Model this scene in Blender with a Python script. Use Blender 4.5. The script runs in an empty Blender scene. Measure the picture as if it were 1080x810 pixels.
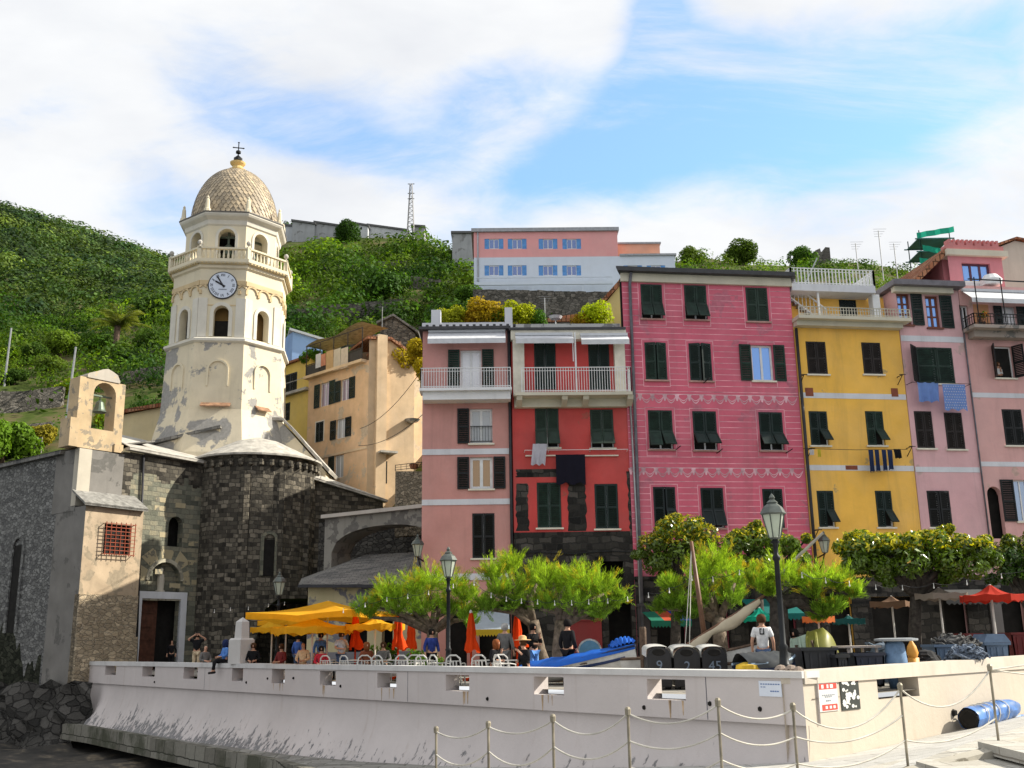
import bpy, math, random
import numpy as np
from mathutils import Vector, Matrix
R = math.radians
random.seed(7); rng = np.random.default_rng(7)
S = bpy.context.scene
col = S.collection

# ------------------------------------------------------------------ camera
F, TH, RO, EYE = 1100.0, R(14.0), 0.016, 1.2
cf = np.array([0, math.cos(TH), math.sin(TH)]); cu0 = np.array([0, -math.sin(TH), math.cos(TH)]); cr0 = np.array([1.0, 0, 0])
cr = math.cos(RO) * cr0 - math.sin(RO) * cu0; cu = math.sin(RO) * cr0 + math.cos(RO) * cu0
cam = bpy.data.cameras.new('camera'); camo = bpy.data.objects.new('camera', cam); col.objects.link(camo)
cam.sensor_width = 36.0; cam.lens = 36.0 * F / 1080.0; cam.clip_start = 0.1; cam.clip_end = 5000
m3 = Matrix((cr, cu, -cf)).transposed()
camo.matrix_world = Matrix.Translation((0, 0, EYE)) @ m3.to_4x4()
S.camera = camo

# ------------------------------------------------------------------ light
SUN_AZ, SUN_EL = R(8.5), R(35.0)           # azimuth measured from +X towards +Y
SKY_STR = 0.10
sd = Vector((math.cos(SUN_AZ) * math.cos(SUN_EL), math.sin(SUN_AZ) * math.cos(SUN_EL), math.sin(SUN_EL)))
sl = bpy.data.lights.new('sun', 'SUN'); sl.energy = 4.6; sl.angle = R(0.5); sl.color = (1.0, 0.93, 0.8)
so = bpy.data.objects.new('sun', sl); col.objects.link(so)
so.rotation_euler = sd.to_track_quat('Z', 'Y').to_euler()
S.view_settings.view_transform = 'Standard'; S.view_settings.look = 'None'
S.view_settings.exposure = 0.9; S.view_settings.gamma = 1.0; S.view_settings.use_curve_mapping = False
try:
    S.cycles.max_bounces = 6; S.cycles.diffuse_bounces = 3; S.cycles.glossy_bounces = 2; S.cycles.transparent_max_bounces = 4
    S.cycles.use_denoising = True
except Exception: pass

W = bpy.data.worlds.new('World'); S.world = W; W.use_nodes = True
nt = W.node_tree; nt.nodes.clear()
class NT:
    def __init__(s, t): s.t = t
    def n(s, ty, **kw):
        nd = s.t.nodes.new(ty)
        for k, v in kw.items():
            if k.startswith('i_'):
                key = k[2:]; key = int(key) if key.isdigit() else key.replace('_', ' ')
                nd.inputs[key].default_value = v
            else: setattr(nd, k, v)
        return nd
    def l(s, a, b): s.t.links.new(a, b)
    def math(s, op, a, b=None, c=None, clamp=False):
        nd = s.t.nodes.new('ShaderNodeMath'); nd.operation = op; nd.use_clamp = clamp
        for i, x in enumerate((a, b, c)):
            if x is None: continue
            if hasattr(x, 'is_output'): s.l(x, nd.inputs[i])
            else: nd.inputs[i].default_value = x
        return nd.outputs[0]
    def mix(s, fac, a, b, mode='MIX'):
        nd = s.t.nodes.new('ShaderNodeMix'); nd.data_type = 'RGBA'; nd.blend_type = mode; nd.clamp_factor = True
        for sock, x in ((nd.inputs[0], fac), (nd.inputs[6], a), (nd.inputs[7], b)):
            if hasattr(x, 'is_output'): s.l(x, sock)
            elif isinstance(x, (int, float)): sock.default_value = x
            else: sock.default_value = (*x[:3], 1)
        return nd.outputs[2]
    def ramp(s, fac, stops, interp='LINEAR'):
        nd = s.t.nodes.new('ShaderNodeValToRGB'); cr_ = nd.color_ramp; cr_.interpolation = interp
        while len(cr_.elements) > 1: cr_.elements.remove(cr_.elements[-1])
        for i, (p, c) in enumerate(stops):
            e = cr_.elements[0] if i == 0 else cr_.elements.new(p)
            e.position = p; e.color = (*c, 1) if len(c) == 3 else c
        s.l(fac, nd.inputs[0]); return nd.outputs[0]
    def noise(s, vec, scale, detail=4, rough=.55, dist=0.0, dim='3D'):
        nd = s.t.nodes.new('ShaderNodeTexNoise'); nd.noise_dimensions = dim
        nd.inputs['Scale'].default_value = scale; nd.inputs['Detail'].default_value = detail
        nd.inputs['Roughness'].default_value = rough; nd.inputs['Distortion'].default_value = dist
        if vec is not None: s.l(vec, nd.inputs['Vector'])
        return nd.outputs['Fac']
w = NT(nt)
sky = w.n('ShaderNodeTexSky', sky_type='NISHITA', sun_disc=False)
sky.sun_elevation = SUN_EL; sky.sun_rotation = math.pi / 2 - SUN_AZ
sky.air_density = 1.0; sky.dust_density = 0.6; sky.ozone_density = 1.6
tc = w.n('ShaderNodeTexCoord'); sep = w.n('ShaderNodeSeparateXYZ'); w.l(tc.outputs['Generated'], sep.inputs[0])
den = w.math('ADD', w.math('MAXIMUM', sep.outputs[2], 0.0), 0.28)
cx = w.math('DIVIDE', sep.outputs[0], den); cy = w.math('DIVIDE', sep.outputs[1], den)
cmb = w.n('ShaderNodeCombineXYZ'); w.l(cx, cmb.inputs[0]); w.l(cy, cmb.inputs[1])
mp = w.n('ShaderNodeMapping'); mp.inputs['Rotation'].default_value = (0, 0, R(-20)); mp.inputs['Scale'].default_value = (1.0, 1.5, 1)
w.l(cmb.outputs[0], mp.inputs[0])
n1 = w.noise(mp.outputs[0], 2.3, 8, .6, .35)
n2 = w.noise(mp.outputs[0], 6.5, 7, .62, .6)
def rayd(px, py):
    d = cf + cr * (px - 540) / F + cu * (405 - py) / F
    return d / np.linalg.norm(d)
hole = None                                   # clear patches between the clouds, as directions on the sky dome
def gap(px, py, ax, ay, rot, amp):
    """an elongated soft gap in the cloud deck round one direction of the sky"""
    global hole
    d0 = rayd(px, py); az = math.atan2(d0[0], d0[1]); el = math.asin(d0[2])
    a_ = w.math('SUBTRACT', w.math('ARCTAN2', sep.outputs[0], sep.outputs[1]), az)
    e_ = w.math('SUBTRACT', w.math('ARCSINE', sep.outputs[2]), el)
    c_, s_ = math.cos(rot), math.sin(rot)
    p = w.math('ADD', w.math('MULTIPLY', a_, c_ / ax), w.math('MULTIPLY', e_, s_ / ax))
    q = w.math('ADD', w.math('MULTIPLY', a_, -s_ / ay), w.math('MULTIPLY', e_, c_ / ay))
    g = w.math('MULTIPLY', w.math('EXPONENT', w.math('MULTIPLY', w.math('ADD', w.math('MULTIPLY', p, p), w.math('MULTIPLY', q, q)), -1.0)), amp)
    hole = g if hole is None else w.math('ADD', hole, g)
gap(330, 142, .13, .035, R(-8), .9); gap(520, 100, .10, .035, R(22), .75); gap(690, 125, .16, .06, R(18), .95)
gap(800, 110, .10, .05, R(15), .55); gap(690, 30, .04, .09, R(-10), .8); gap(190, 225, .07, .035, R(10), .55)
gap(990, 80, .14, .06, R(22), .75); gap(600, 175, .13, .035, R(20), .6); gap(900, 120, .12, .045, R(20), .5); gap(730, 60, .05, .08, R(-10), .4); gap(230, 50, .05, .025, 0, .35); gap(60, 100, .05, .03, 0, .25)
cov = w.math('ADD', w.math('ADD', w.math('MULTIPLY', n1, 1.5), w.math('MULTIPLY', n2, .75)), -0.44)
cov = w.math('SUBTRACT', cov, w.math('MULTIPLY', hole, .90))
mr = w.n('ShaderNodeMapRange', interpolation_type='SMOOTHSTEP'); w.l(cov, mr.inputs[0])
mr.inputs[1].default_value = -.22; mr.inputs[2].default_value = .60
shade = w.noise(mp.outputs[0], 4.0, 5, .55, .2)
cloud = w.ramp(shade, [(.3, (4.5, 4.62, 4.85)), (.62, (5.25, 5.32, 5.4))])
skyc = w.mix(.22, w.mix(1.0, sky.outputs[0], (.95, 1.45, 1.75), 'MULTIPLY'), (4.4, 4.9, 5.3))
mp3 = w.n('ShaderNodeMapping'); mp3.inputs['Rotation'].default_value = (0, 0, R(14)); mp3.inputs['Scale'].default_value = (.9, 3.4, 1); w.l(cmb.outputs[0], mp3.inputs[0])
n3 = w.noise(mp3.outputs[0], 1.7, 9, .66, .5); mr3 = w.n('ShaderNodeMapRange', interpolation_type='SMOOTHSTEP'); w.l(n3, mr3.inputs[0]); mr3.inputs[1].default_value = .42; mr3.inputs[2].default_value = .74; mr3.inputs[4].default_value = .8
mixc = w.mix(w.math('MAXIMUM', mr.outputs[0], mr3.outputs[0]), skyc, cloud)
bg = w.n('ShaderNodeBackground'); bg.inputs[1].default_value = SKY_STR
w.l(mixc, bg.inputs[0]); wo = w.n('ShaderNodeOutputWorld'); w.l(bg.outputs[0], wo.inputs[0])

# ------------------------------------------------------------------ placing helpers (a pixel's sight line meets a real plane)
OC = np.array([0, 0, EYE])
def ray(px, py): return cf + cr * (px - 540) / F + cu * (405 - py) / F
def atY(px, py, Y):
    d = ray(px, py); return OC + d * Y / d[1]
def atz(px, py, z):
    d = ray(px, py); return OC + d * (z - EYE) / d[2]
def onp(px, py, P, n):
    d = ray(px, py); n = np.array(n, float); return OC + d * ((np.array(P, float) - OC) @ n) / (d @ n)
def gX(px, Y, z=0.0):
    """x of the point at distance Y and height z that is seen at column px"""
    x = (px - 540) / F * Y
    for _ in range(4):
        q = np.array([x, Y, z - EYE]); x += ((px - 540) / F - (q @ cr) / (q @ cf)) * (q @ cf)
    return x

# ------------------------------------------------------------------ mesh builder
BASE = {}
class MB:
    def __init__(s): s.v = []; s.f = []; s.m = []; s.cur = 0; s.uv = {}
    def add(s, vs, fs):
        b = len(s.v); s.v.extend([tuple(map(float, p)) for p in vs])
        for q in fs: s.f.append(tuple(b + i for i in q)); s.m.append(s.cur)
    def quad(s, *p): s.add(p, [tuple(range(len(p)))])
    def obox(s, O, a, b, c):
        O, a, b, c = (np.array(x, float) for x in (O, a, b, c))
        if np.dot(np.cross(a, b), c) < 0: a, b = b, a
        P = [O, O + a, O + a + b, O + b]; P += [p + c for p in P]
        s.add(P, [(3, 2, 1, 0), (4, 5, 6, 7), (0, 1, 5, 4), (1, 2, 6, 5), (2, 3, 7, 6), (3, 0, 4, 7)])
    def box(s, x0, x1, y0, y1, z0, z1): s.obox((x0, y0, z0), (x1 - x0, 0, 0), (0, y1 - y0, 0), (0, 0, z1 - z0))
    def bar(s, p0, p1, w_, h_=None, up=(0, 0, 1)):
        p0, p1 = np.array(p0, float), np.array(p1, float); h_ = h_ or w_; d = p1 - p0
        side = np.cross(d, up)
        if np.linalg.norm(side) < 1e-6: side = np.cross(d, (1, 0, 0))
        side /= np.linalg.norm(side); u2 = np.cross(side, d); u2 /= np.linalg.norm(u2)
        s.obox(p0 - side * w_ / 2 - u2 * h_ / 2, side * w_, u2 * h_, d)
    def tube(s, pts, r, n=6, caps=True):
        pts = [np.array(p, float) for p in pts]; k = len(pts)
        rs = list(r) if hasattr(r, '__len__') else [r] * k
        vs = []; prev = None
        for i, p in enumerate(pts):
            d = pts[min(i + 1, k - 1)] - pts[max(i - 1, 0)]; d = d / (np.linalg.norm(d) + 1e-9)
            a = np.cross(d, (0, 0, 1)) if prev is None else prev - d * (prev @ d)
            if np.linalg.norm(a) < 1e-4: a = np.cross(d, (1, 0, 0))
            a = a / np.linalg.norm(a); prev = a; b = np.cross(d, a)
            for j in range(n):
                t = 2 * math.pi * j / n; vs.append(p + (a * math.cos(t) + b * math.sin(t)) * rs[i])
        fs = [(i * n + j, i * n + (j + 1) % n, (i + 1) * n + (j + 1) % n, (i + 1) * n + j) for i in range(k - 1) for j in range(n)]
        if caps: fs += [tuple(range(n))[::-1], tuple((k - 1) * n + j for j in range(n))]
        s.add(vs, fs)
    def lathe(s, c, prof, n=16, a0=0.0, caps=True, sx=1, sy=1):
        c = np.array(c, float); vs = []
        for r_, z in prof:
            for j in range(n):
                t = a0 + 2 * math.pi * j / n; vs.append(c + (r_ * math.cos(t) * sx, r_ * math.sin(t) * sy, z))
        k = len(prof)
        fs = [(i * n + j, i * n + (j + 1) % n, (i + 1) * n + (j + 1) % n, (i + 1) * n + j) for i in range(k - 1) for j in range(n)]
        if caps: fs += [tuple(range(n))[::-1], tuple((k - 1) * n + j for j in range(n))]
        s.add(vs, fs)
    def grid(s, P):
        """P[i][j] -> points"""
        ni, nj = len(P), len(P[0]); vs = [p for row in P for p in row]
        s.add(vs, [(i * nj + j, (i + 1) * nj + j, (i + 1) * nj + j + 1, i * nj + j + 1) for i in range(ni - 1) for j in range(nj - 1)])
    def prism(s, poly, ext):
        poly = [np.array(p, float) for p in poly]; e = np.array(ext, float); n = len(poly)
        s.add(poly + [p + e for p in poly], [tuple(range(n))[::-1], tuple(range(n, 2 * n))] + [(i, (i + 1) % n, n + (i + 1) % n, n + i) for i in range(n)])
    def build(s, name, mats, parent=None, smooth=False, uv=True, loc=None):
        me = bpy.data.meshes.new(name)
        base = np.array(BASE.get(parent.name, (0, 0, 0)) if parent else (loc if loc is not None else (0, 0, 0)), float)
        V = np.array(s.v, float).reshape(-1, 3)
        me.from_pydata((V - base).tolist(), [], s.f)
        if not isinstance(mats, (list, tuple)): mats = [mats]
        for m_ in mats: me.materials.append(m_)
        if len(mats) > 1: me.polygons.foreach_set('material_index', s.m)
        if smooth: me.polygons.foreach_set('use_smooth', [True] * len(s.f))
        if uv and len(s.f):
            nl = len(me.loops); vi = np.empty(nl, np.int32); me.loops.foreach_get('vertex_index', vi)
            nf = len(me.polygons); N = np.empty(nf * 3); me.polygons.foreach_get('normal', N); N = N.reshape(-1, 3)
            tot = np.empty(nf, np.int32); me.polygons.foreach_get('loop_total', tot); fi = np.repeat(np.arange(nf), tot)
            LN = N[fi]; P = V[vi]; h = np.hypot(LN[:, 0], LN[:, 1]) + 1e-9
            uu = (P[:, 0] * -LN[:, 1] + P[:, 1] * LN[:, 0]) / h; vv = P[:, 2] / np.maximum(h, .5)
            flat = np.abs(LN[:, 2]) > .9
            uu = np.where(flat, P[:, 0], uu); vv = np.where(flat, P[:, 1], vv)
            ul = me.uv_layers.new(name='UVMap'); ul.data.foreach_set('uv', np.stack([uu, vv], 1).ravel())
        me.update()
        o = bpy.data.objects.new(name, me); col.objects.link(o); BASE[o.name] = base
        if parent: o.parent = parent
        elif loc is not None: o.location = loc
        return o
def tag(o, label, cat, group=None, kind=None):
    if label: o['label'] = label
    if cat: o['category'] = cat
    if group: o['group'] = group
    if kind: o['kind'] = kind
    return o
def thing(name, loc, label, cat, group=None):
    o = bpy.data.objects.new(name, None); col.objects.link(o); o.location = tuple(map(float, loc)); o.empty_display_size = .2
    BASE[o.name] = np.array(loc, float); return tag(o, label, cat, group)
def copy_tree(o, parent=None, loc=None, rz=None, label=None, group=None, sc=None):
    c = o.copy(); col.objects.link(c); BASE[c.name] = BASE.get(o.name, np.zeros(3))
    if parent: c.parent = parent
    if loc is not None: c.location = tuple(map(float, loc))
    if rz is not None: c.rotation_euler = (0, 0, rz)
    if sc is not None: c.scale = (sc, sc, sc) if not hasattr(sc, '__len__') else sc
    if label: c['label'] = label
    if group: c['group'] = group
    for ch in list(o.children): copy_tree(ch, c)
    return c
def struct(o): o['kind'] = 'structure'; return o

# ------------------------------------------------------------------ materials
MC = {}
def newmat(name):
    m = bpy.data.materials.new(name); m.use_nodes = True; t = NT(m.node_tree)
    b = m.node_tree.nodes['Principled BSDF']; return m, t, b
def simple(name, c, rough=.6, metal=0.0, var=.15, scale=3.0, spec=.3, bump=0.0, bscale=30):
    if name in MC: return MC[name]
    m, t, b = newmat(name); tc = t.n('ShaderNodeTexCoord')
    f = t.noise(tc.outputs['Object'], scale, 5, .6)
    lo = tuple(x * (1 - var * 1.6) for x in c); hi = tuple(min(1, x * (1 + var * 1.2)) for x in c)
    t.l(t.ramp(f, [(.3, lo), (.7, hi)]), b.inputs['Base Color'])
    b.inputs['Roughness'].default_value = rough; b.inputs['Metallic'].default_value = metal; b.inputs['Specular IOR Level'].default_value = spec
    if bump:
        bp = t.n('ShaderNodeBump'); bp.inputs['Strength'].default_value = bump; bp.inputs['Distance'].default_value = .02
        t.l(t.noise(tc.outputs['Object'], bscale, 3), bp.inputs['Height']); t.l(bp.outputs[0], b.inputs['Normal'])
    MC[name] = m; return m
def plaster(name, c, c2=None, amt=.5, pscale=.5, streak=.25, var=.09, grime=(.10, .09, .08)):
    """painted render: broad mottling, peeled patches of c2 (amt: higher = fewer), faint vertical rain streaks"""
    if name in MC: return MC[name]
    m, t, b = newmat(name); tc = t.n('ShaderNodeTexCoord'); P = tc.outputs['Object']
    f = t.noise(P, .7, 6, .6); base = t.ramp(f, [(.3, tuple(x * (1 - var * 1.6) for x in c)), (.72, tuple(min(1, x * (1 + var)) for x in c))])
    fade = t.n('ShaderNodeMapRange'); t.l(t.noise(P, .22, 5, .62, .4), fade.inputs[0]); fade.inputs[1].default_value = .42; fade.inputs[2].default_value = .68; fade.inputs[4].default_value = .22; base = t.mix(fade.outputs[0], base, tuple(.35 * x + .65 * (sum(c) / 3 * .75 + .1) for x in c))
    fine = t.noise(P, 9, 4, .65); base = t.mix(t.math('MULTIPLY', fine, .22), base, tuple(x * .72 for x in c))
    mp = t.n('ShaderNodeMapping'); mp.inputs['Scale'].default_value = (1.3, 1.3, .13); t.l(P, mp.inputs[0])
    st = t.noise(mp.outputs[0], 1.0, 7, .68, .5); sm = t.n('ShaderNodeMapRange'); t.l(st, sm.inputs[0])
    sm.inputs[1].default_value = .52; sm.inputs[2].default_value = .82; sm.inputs[3].default_value = 0; sm.inputs[4].default_value = streak
    base = t.mix(sm.outputs[0], base, grime)
    if c2:
        pn = t.noise(P, pscale, 7, .62, .3); pm = t.n('ShaderNodeMapRange'); t.l(pn, pm.inputs[0])
        pm.inputs[1].default_value = amt; pm.inputs[2].default_value = amt + .025
        base = t.mix(pm.outputs[0], base, t.ramp(t.noise(P, 5, 4), [(.3, tuple(x * .75 for x in c2)), (.7, c2)]))
    t.l(base, b.inputs['Base Color']); b.inputs['Roughness'].default_value = .9; b.inputs['Specular IOR Level'].default_value = .15
    bp = t.n('ShaderNodeBump'); bp.inputs['Strength'].default_value = .35; bp.inputs['Distance'].default_value = .015
    t.l(fine, bp.inputs['Height']); t.l(bp.outputs[0], b.inputs['Normal'])
    MC[name] = m; return m
def masonry(name, cols, mortar, bw=.5, bh=.22, msize=.02, wob=.12, blot=None, blot_amt=.6, bump=.7, bscale=.35):
    """coursed stone: random tones per block, wobbling joints, weather blotches"""
    if name in MC: return MC[name]
    m, t, b = newmat(name); tc = t.n('ShaderNodeTexCoord'); uv = tc.outputs['UV']; P = tc.outputs['Object']
    nz = t.n('ShaderNodeTexNoise'); nz.inputs['Scale'].default_value = 1.7; nz.inputs['Detail'].default_value = 4; t.l(P, nz.inputs['Vector'])
    vm = t.n('ShaderNodeVectorMath', operation='MULTIPLY_ADD'); t.l(nz.outputs['Color'], vm.inputs[0]); vm.inputs[1].default_value = (wob * 1.7, wob * 1.5, 0); t.l(uv, vm.inputs[2])
    def brick(w_, h_, off):
        br = t.n('ShaderNodeTexBrick'); br.offset = off; br.squash = 1.0
        t.l(vm.outputs[0], br.inputs['Vector']); br.inputs['Scale'].default_value = 1.0
        br.inputs['Color1'].default_value = (0, 0, 0, 1); br.inputs['Color2'].default_value = (1, 1, 1, 1); br.inputs['Mortar'].default_value = (.5, .5, .5, 1)
        br.inputs['Mortar Size'].default_value = msize; br.inputs['Mortar Smooth'].default_value = .35; br.inputs['Bias'].default_value = 0
        br.inputs['Brick Width'].default_value = w_; br.inputs['Row Height'].default_value = h_; return br
    b1 = brick(bw, bh, .5); b2 = brick(bw * 1.9, bh * 1.0, .37)
    val = t.math('MULTIPLY_ADD', b2.outputs['Color'], .45, t.math('MULTIPLY', b1.outputs['Color'], .55))
    n = len(cols); c = t.ramp(val, [((i + .3) / n, cc) for i, cc in enumerate(cols)])
    c = t.mix(t.math('MULTIPLY', t.noise(P, 7, 5, .65), .5), c, tuple(x * .35 for x in cols[0]))
    c = t.mix(b1.outputs['Fac'], c, mortar)
    if blot:
        bm = t.n('ShaderNodeMapRange'); t.l(t.noise(P, bscale, 6, .65, .2), bm.inputs[0]); bm.inputs[1].default_value = blot_amt; bm.inputs[2].default_value = blot_amt + .12; bm.inputs[4].default_value = .8
        c = t.mix(bm.outputs[0], c, blot)
    t.l(c, b.inputs['Base Color']); b.inputs['Roughness'].default_value = .92; b.inputs['Specular IOR Level'].default_value = .15
    h = t.math('MULTIPLY_ADD', b1.outputs['Fac'], -1.0, t.math('MULTIPLY', t.noise(P, 6, 5, .65), 1.2))
    bp = t.n('ShaderNodeBump'); bp.inputs['Strength'].default_value = bump; bp.inputs['Distance'].default_value = .05
    t.l(h, bp.inputs['Height']); t.l(bp.outputs[0], b.inputs['Normal'])
    MC[name] = m; return m
def rubble(name, c1, c2, mortar, scale=2.5, bump=.9):
    if name in MC: return MC[name]
    m, t, b = newmat(name); tc = t.n('ShaderNodeTexCoord'); P = tc.outputs['Object']
    mp = t.n('ShaderNodeMapping'); mp.inputs['Scale'].default_value = (1, 1, 1.7)
    dn = t.n('ShaderNodeTexNoise'); dn.inputs['Scale'].default_value = scale * .9; dn.inputs['Detail'].default_value = 4; t.l(P, dn.inputs['Vector']); dv = t.n('ShaderNodeVectorMath', operation='MULTIPLY_ADD'); t.l(dn.outputs['Color'], dv.inputs[0]); dv.inputs[1].default_value = (.6 / scale,) * 3; t.l(P, dv.inputs[2]); t.l(dv.outputs[0], mp.inputs[0])
    v1 = t.n('ShaderNodeTexVoronoi', feature='F1'); v1.inputs['Scale'].default_value = scale; t.l(mp.outputs[0], v1.inputs['Vector'])
    v2 = t.n('ShaderNodeTexVoronoi', feature='DISTANCE_TO_EDGE'); v2.inputs['Scale'].default_value = scale; t.l(mp.outputs[0], v2.inputs['Vector'])
    sp = t.n('ShaderNodeSeparateXYZ'); t.l(v1.outputs['Color'], sp.inputs[0])
    c = t.ramp(sp.outputs[0], [(0, c1), (.55, c2), (1, tuple(min(1, x * 1.5) for x in c2))])
    c = t.mix(t.math('MULTIPLY', t.noise(P, 1.1, 6, .65), .7), c, tuple(x * .4 for x in c1))
    e = t.n('ShaderNodeMapRange'); t.l(v2.outputs['Distance'], e.inputs[0]); e.inputs[1].default_value = .0; e.inputs[2].default_value = .07
    c = t.mix(t.math('MULTIPLY_ADD', e.outputs[0], .75, t.math('MULTIPLY', t.noise(P, scale * 2, 4), .45)), mortar, c); t.l(c, b.inputs['Base Color']); b.inputs['Roughness'].default_value = .95; b.inputs['Specular IOR Level'].default_value = .1
    bp = t.n('ShaderNodeBump'); bp.inputs['Strength'].default_value = bump; bp.inputs['Distance'].default_value = .08
    t.l(t.math('ADD', e.outputs[0], t.noise(P, 8, 4)), bp.inputs['Height']); t.l(bp.outputs[0], b.inputs['Normal'])
    MC[name] = m; return m
def leafmat(name, c, trans=.35, rough=.45, spec=.3):
    if name in MC: return MC[name]
    m, t, b = newmat(name); at = t.n('ShaderNodeAttribute', attribute_name='tint')
    cc = t.mix(1.0, at.outputs['Color'], c, 'MULTIPLY'); t.l(cc, b.inputs['Base Color'])
    b.inputs['Roughness'].default_value = rough; b.inputs['Specular IOR Level'].default_value = spec
    tr = t.n('ShaderNodeBsdfTranslucent'); t.l(t.mix(1.0, cc, (1.3, 1.35, .6), 'MULTIPLY'), tr.inputs[0])
    mx = t.n('ShaderNodeMixShader'); mx.inputs[0].default_value = trans; t.l(b.outputs[0], mx.inputs[1]); t.l(tr.outputs[0], mx.inputs[2])
    t.l(mx.outputs[0], m.node_tree.nodes['Material Output'].inputs[0]); MC[name] = m; return m
def cloth(name, c, trans=.3, rough=.85):
    if name in MC: return MC[name]
    m, t, b = newmat(name); tc = t.n('ShaderNodeTexCoord'); f = t.noise(tc.outputs['Object'], 4, 4)
    cc = t.ramp(f, [(.3, tuple(x * .86 for x in c)), (.7, c)]); t.l(cc, b.inputs['Base Color']); b.inputs['Roughness'].default_value = rough; b.inputs['Specular IOR Level'].default_value = .1
    if trans:
        tr = t.n('ShaderNodeBsdfTranslucent'); t.l(cc, tr.inputs[0]); mx = t.n('ShaderNodeMixShader'); mx.inputs[0].default_value = trans
        t.l(b.outputs[0], mx.inputs[1]); t.l(tr.outputs[0], mx.inputs[2]); t.l(mx.outputs[0], m.node_tree.nodes['Material Output'].inputs[0])
    MC[name] = m; return m
def glass(name, c, metal=.55, rough=.06):
    if name in MC: return MC[name]
    m, t, b = newmat(name); b.inputs['Base Color'].default_value = (*c, 1); b.inputs['Metallic'].default_value = metal; b.inputs['Roughness'].default_value = rough
    MC[name] = m; return m

SHUT = simple('dark green shutter paint', (.006, .018, .016), .5, var=.2)
SHUTV = [SHUT, simple('worn green shutter paint', (.012, .030, .022), .6, var=.35), simple('deep green shutter paint', (.004, .011, .012), .45, var=.2)]
SHUTK = simple('black shutter paint', (.006, .007, .008), .5, var=.2)
SHUTG = simple('faded green shutter paint', (.020, .038, .028), .6, var=.2)
SHUTB = simple('brown black shutter paint', (.016, .011, .010), .6, var=.25)
DARK = simple('dark interior', (.012, .011, .010), .9, var=.3)
WHITE = simple('white paint', (.72, .73, .74), .55, var=.07)
WARMW = simple('warm white paint', (.70, .66, .56), .6, var=.1)
GLASS = glass('window glass', (.34, .42, .55)); GLASSB = glass('sky tinted window glass', (.22, .40, .80))  # blue base colours stand in for reflected sky
IRON = simple('dark iron', (.022, .024, .026), .45, .6, var=.25)
GREYM = simple('grey metal', (.34, .35, .36), .4, .5, var=.15)
PIPE = simple('grey drain pipe', (.13, .13, .15), .5, .3, var=.2)
COPPER = simple('dark drain pipe', (.035, .035, .04), .5, .3, var=.2)
SLATE = masonry('slate roof', [(.12, .12, .12), (.2, .195, .18), (.27, .26, .24)], (.05, .05, .05), .45, .3, .015, .06, bump=.5)
TERRA = masonry('terracotta roof', [(.28, .10, .05), (.4, .17, .09), (.46, .24, .14)], (.1, .05, .03), .25, .4, .03, .04, bump=.8)
WOODB = simple('weathered brown wood', (.10, .065, .045), .8, var=.35, scale=6, bump=.4)
# ------------------------------------------------------------------ facades
class Fac:
    """a vertical facade plane: d runs along it, n looks out of it"""
    def __init__(s, O, yaw=None, d=None):
        s.O = np.array([O[0], O[1], 0.0])
        if d is None: d = (math.cos(yaw), math.sin(yaw))
        d = np.array([d[0], d[1], 0.0]); s.d = d / np.linalg.norm(d); s.n = np.array([s.d[1], -s.d[0], 0.0])
    def uz(s, px, py, off=0.0):
        p = onp(px, py, s.O + s.n * off, s.n); return (p - s.O) @ s.d, p[2]
    def P(s, u, z, off=0.0): return s.O + s.d * u + s.n * off + np.array([0, 0, z])
    def rect(s, x0, y0, x1, y1, off=0.0):
        a = s.uz(x0, y0, off); b = s.uz(x1, y1, off); return (a[0], b[1], b[0], a[1])      # u0,z0,u1,z1
    def obox(s, mb, u0, u1, z0, z1, o0, o1):
        mb.obox(s.P(u0, z0, o0), s.d * (u1 - u0), s.n * (o1 - o0), (0, 0, z1 - z0))
def holed(mb, fac, u0, u1, z0, z1, holes, depth=.25, off=0.0, back=False):
    """front skin of a wall with real openings and reveals"""
    us = sorted({u0, u1, *[min(max(h[i], u0), u1) for h in holes for i in (0, 2)]})
    zs = sorted({z0, z1, *[min(max(h[i], z0), z1) for h in holes for i in (1, 3)]})
    for o in ((off, off - depth) if back else (off,)):
        for i in range(len(us) - 1):
            for j in range(len(zs) - 1):
                um, zm = (us[i] + us[i + 1]) / 2, (zs[j] + zs[j + 1]) / 2
                if any(h[0] < um < h[2] and h[1] < zm < h[3] for h in holes): continue
                q = [fac.P(us[i], zs[j], o), fac.P(us[i + 1], zs[j], o), fac.P(us[i + 1], zs[j + 1], o), fac.P(us[i], zs[j + 1], o)]
                mb.quad(*(q if o == off else q[::-1]))
    for h in holes:
        a, b = off, off - depth
        mb.quad(fac.P(h[0], h[1], a), fac.P(h[0], h[3], a), fac.P(h[0], h[3], b), fac.P(h[0], h[1], b))
        mb.quad(fac.P(h[2], h[3], a), fac.P(h[2], h[1], a), fac.P(h[2], h[1], b), fac.P(h[2], h[3], b))
        mb.quad(fac.P(h[0], h[3], a), fac.P(h[2], h[3], a), fac.P(h[2], h[3], b), fac.P(h[0], h[3], b))
        mb.quad(fac.P(h[2], h[1], a), fac.P(h[0], h[1], a), fac.P(h[0], h[1], b), fac.P(h[2], h[1], b))
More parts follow.
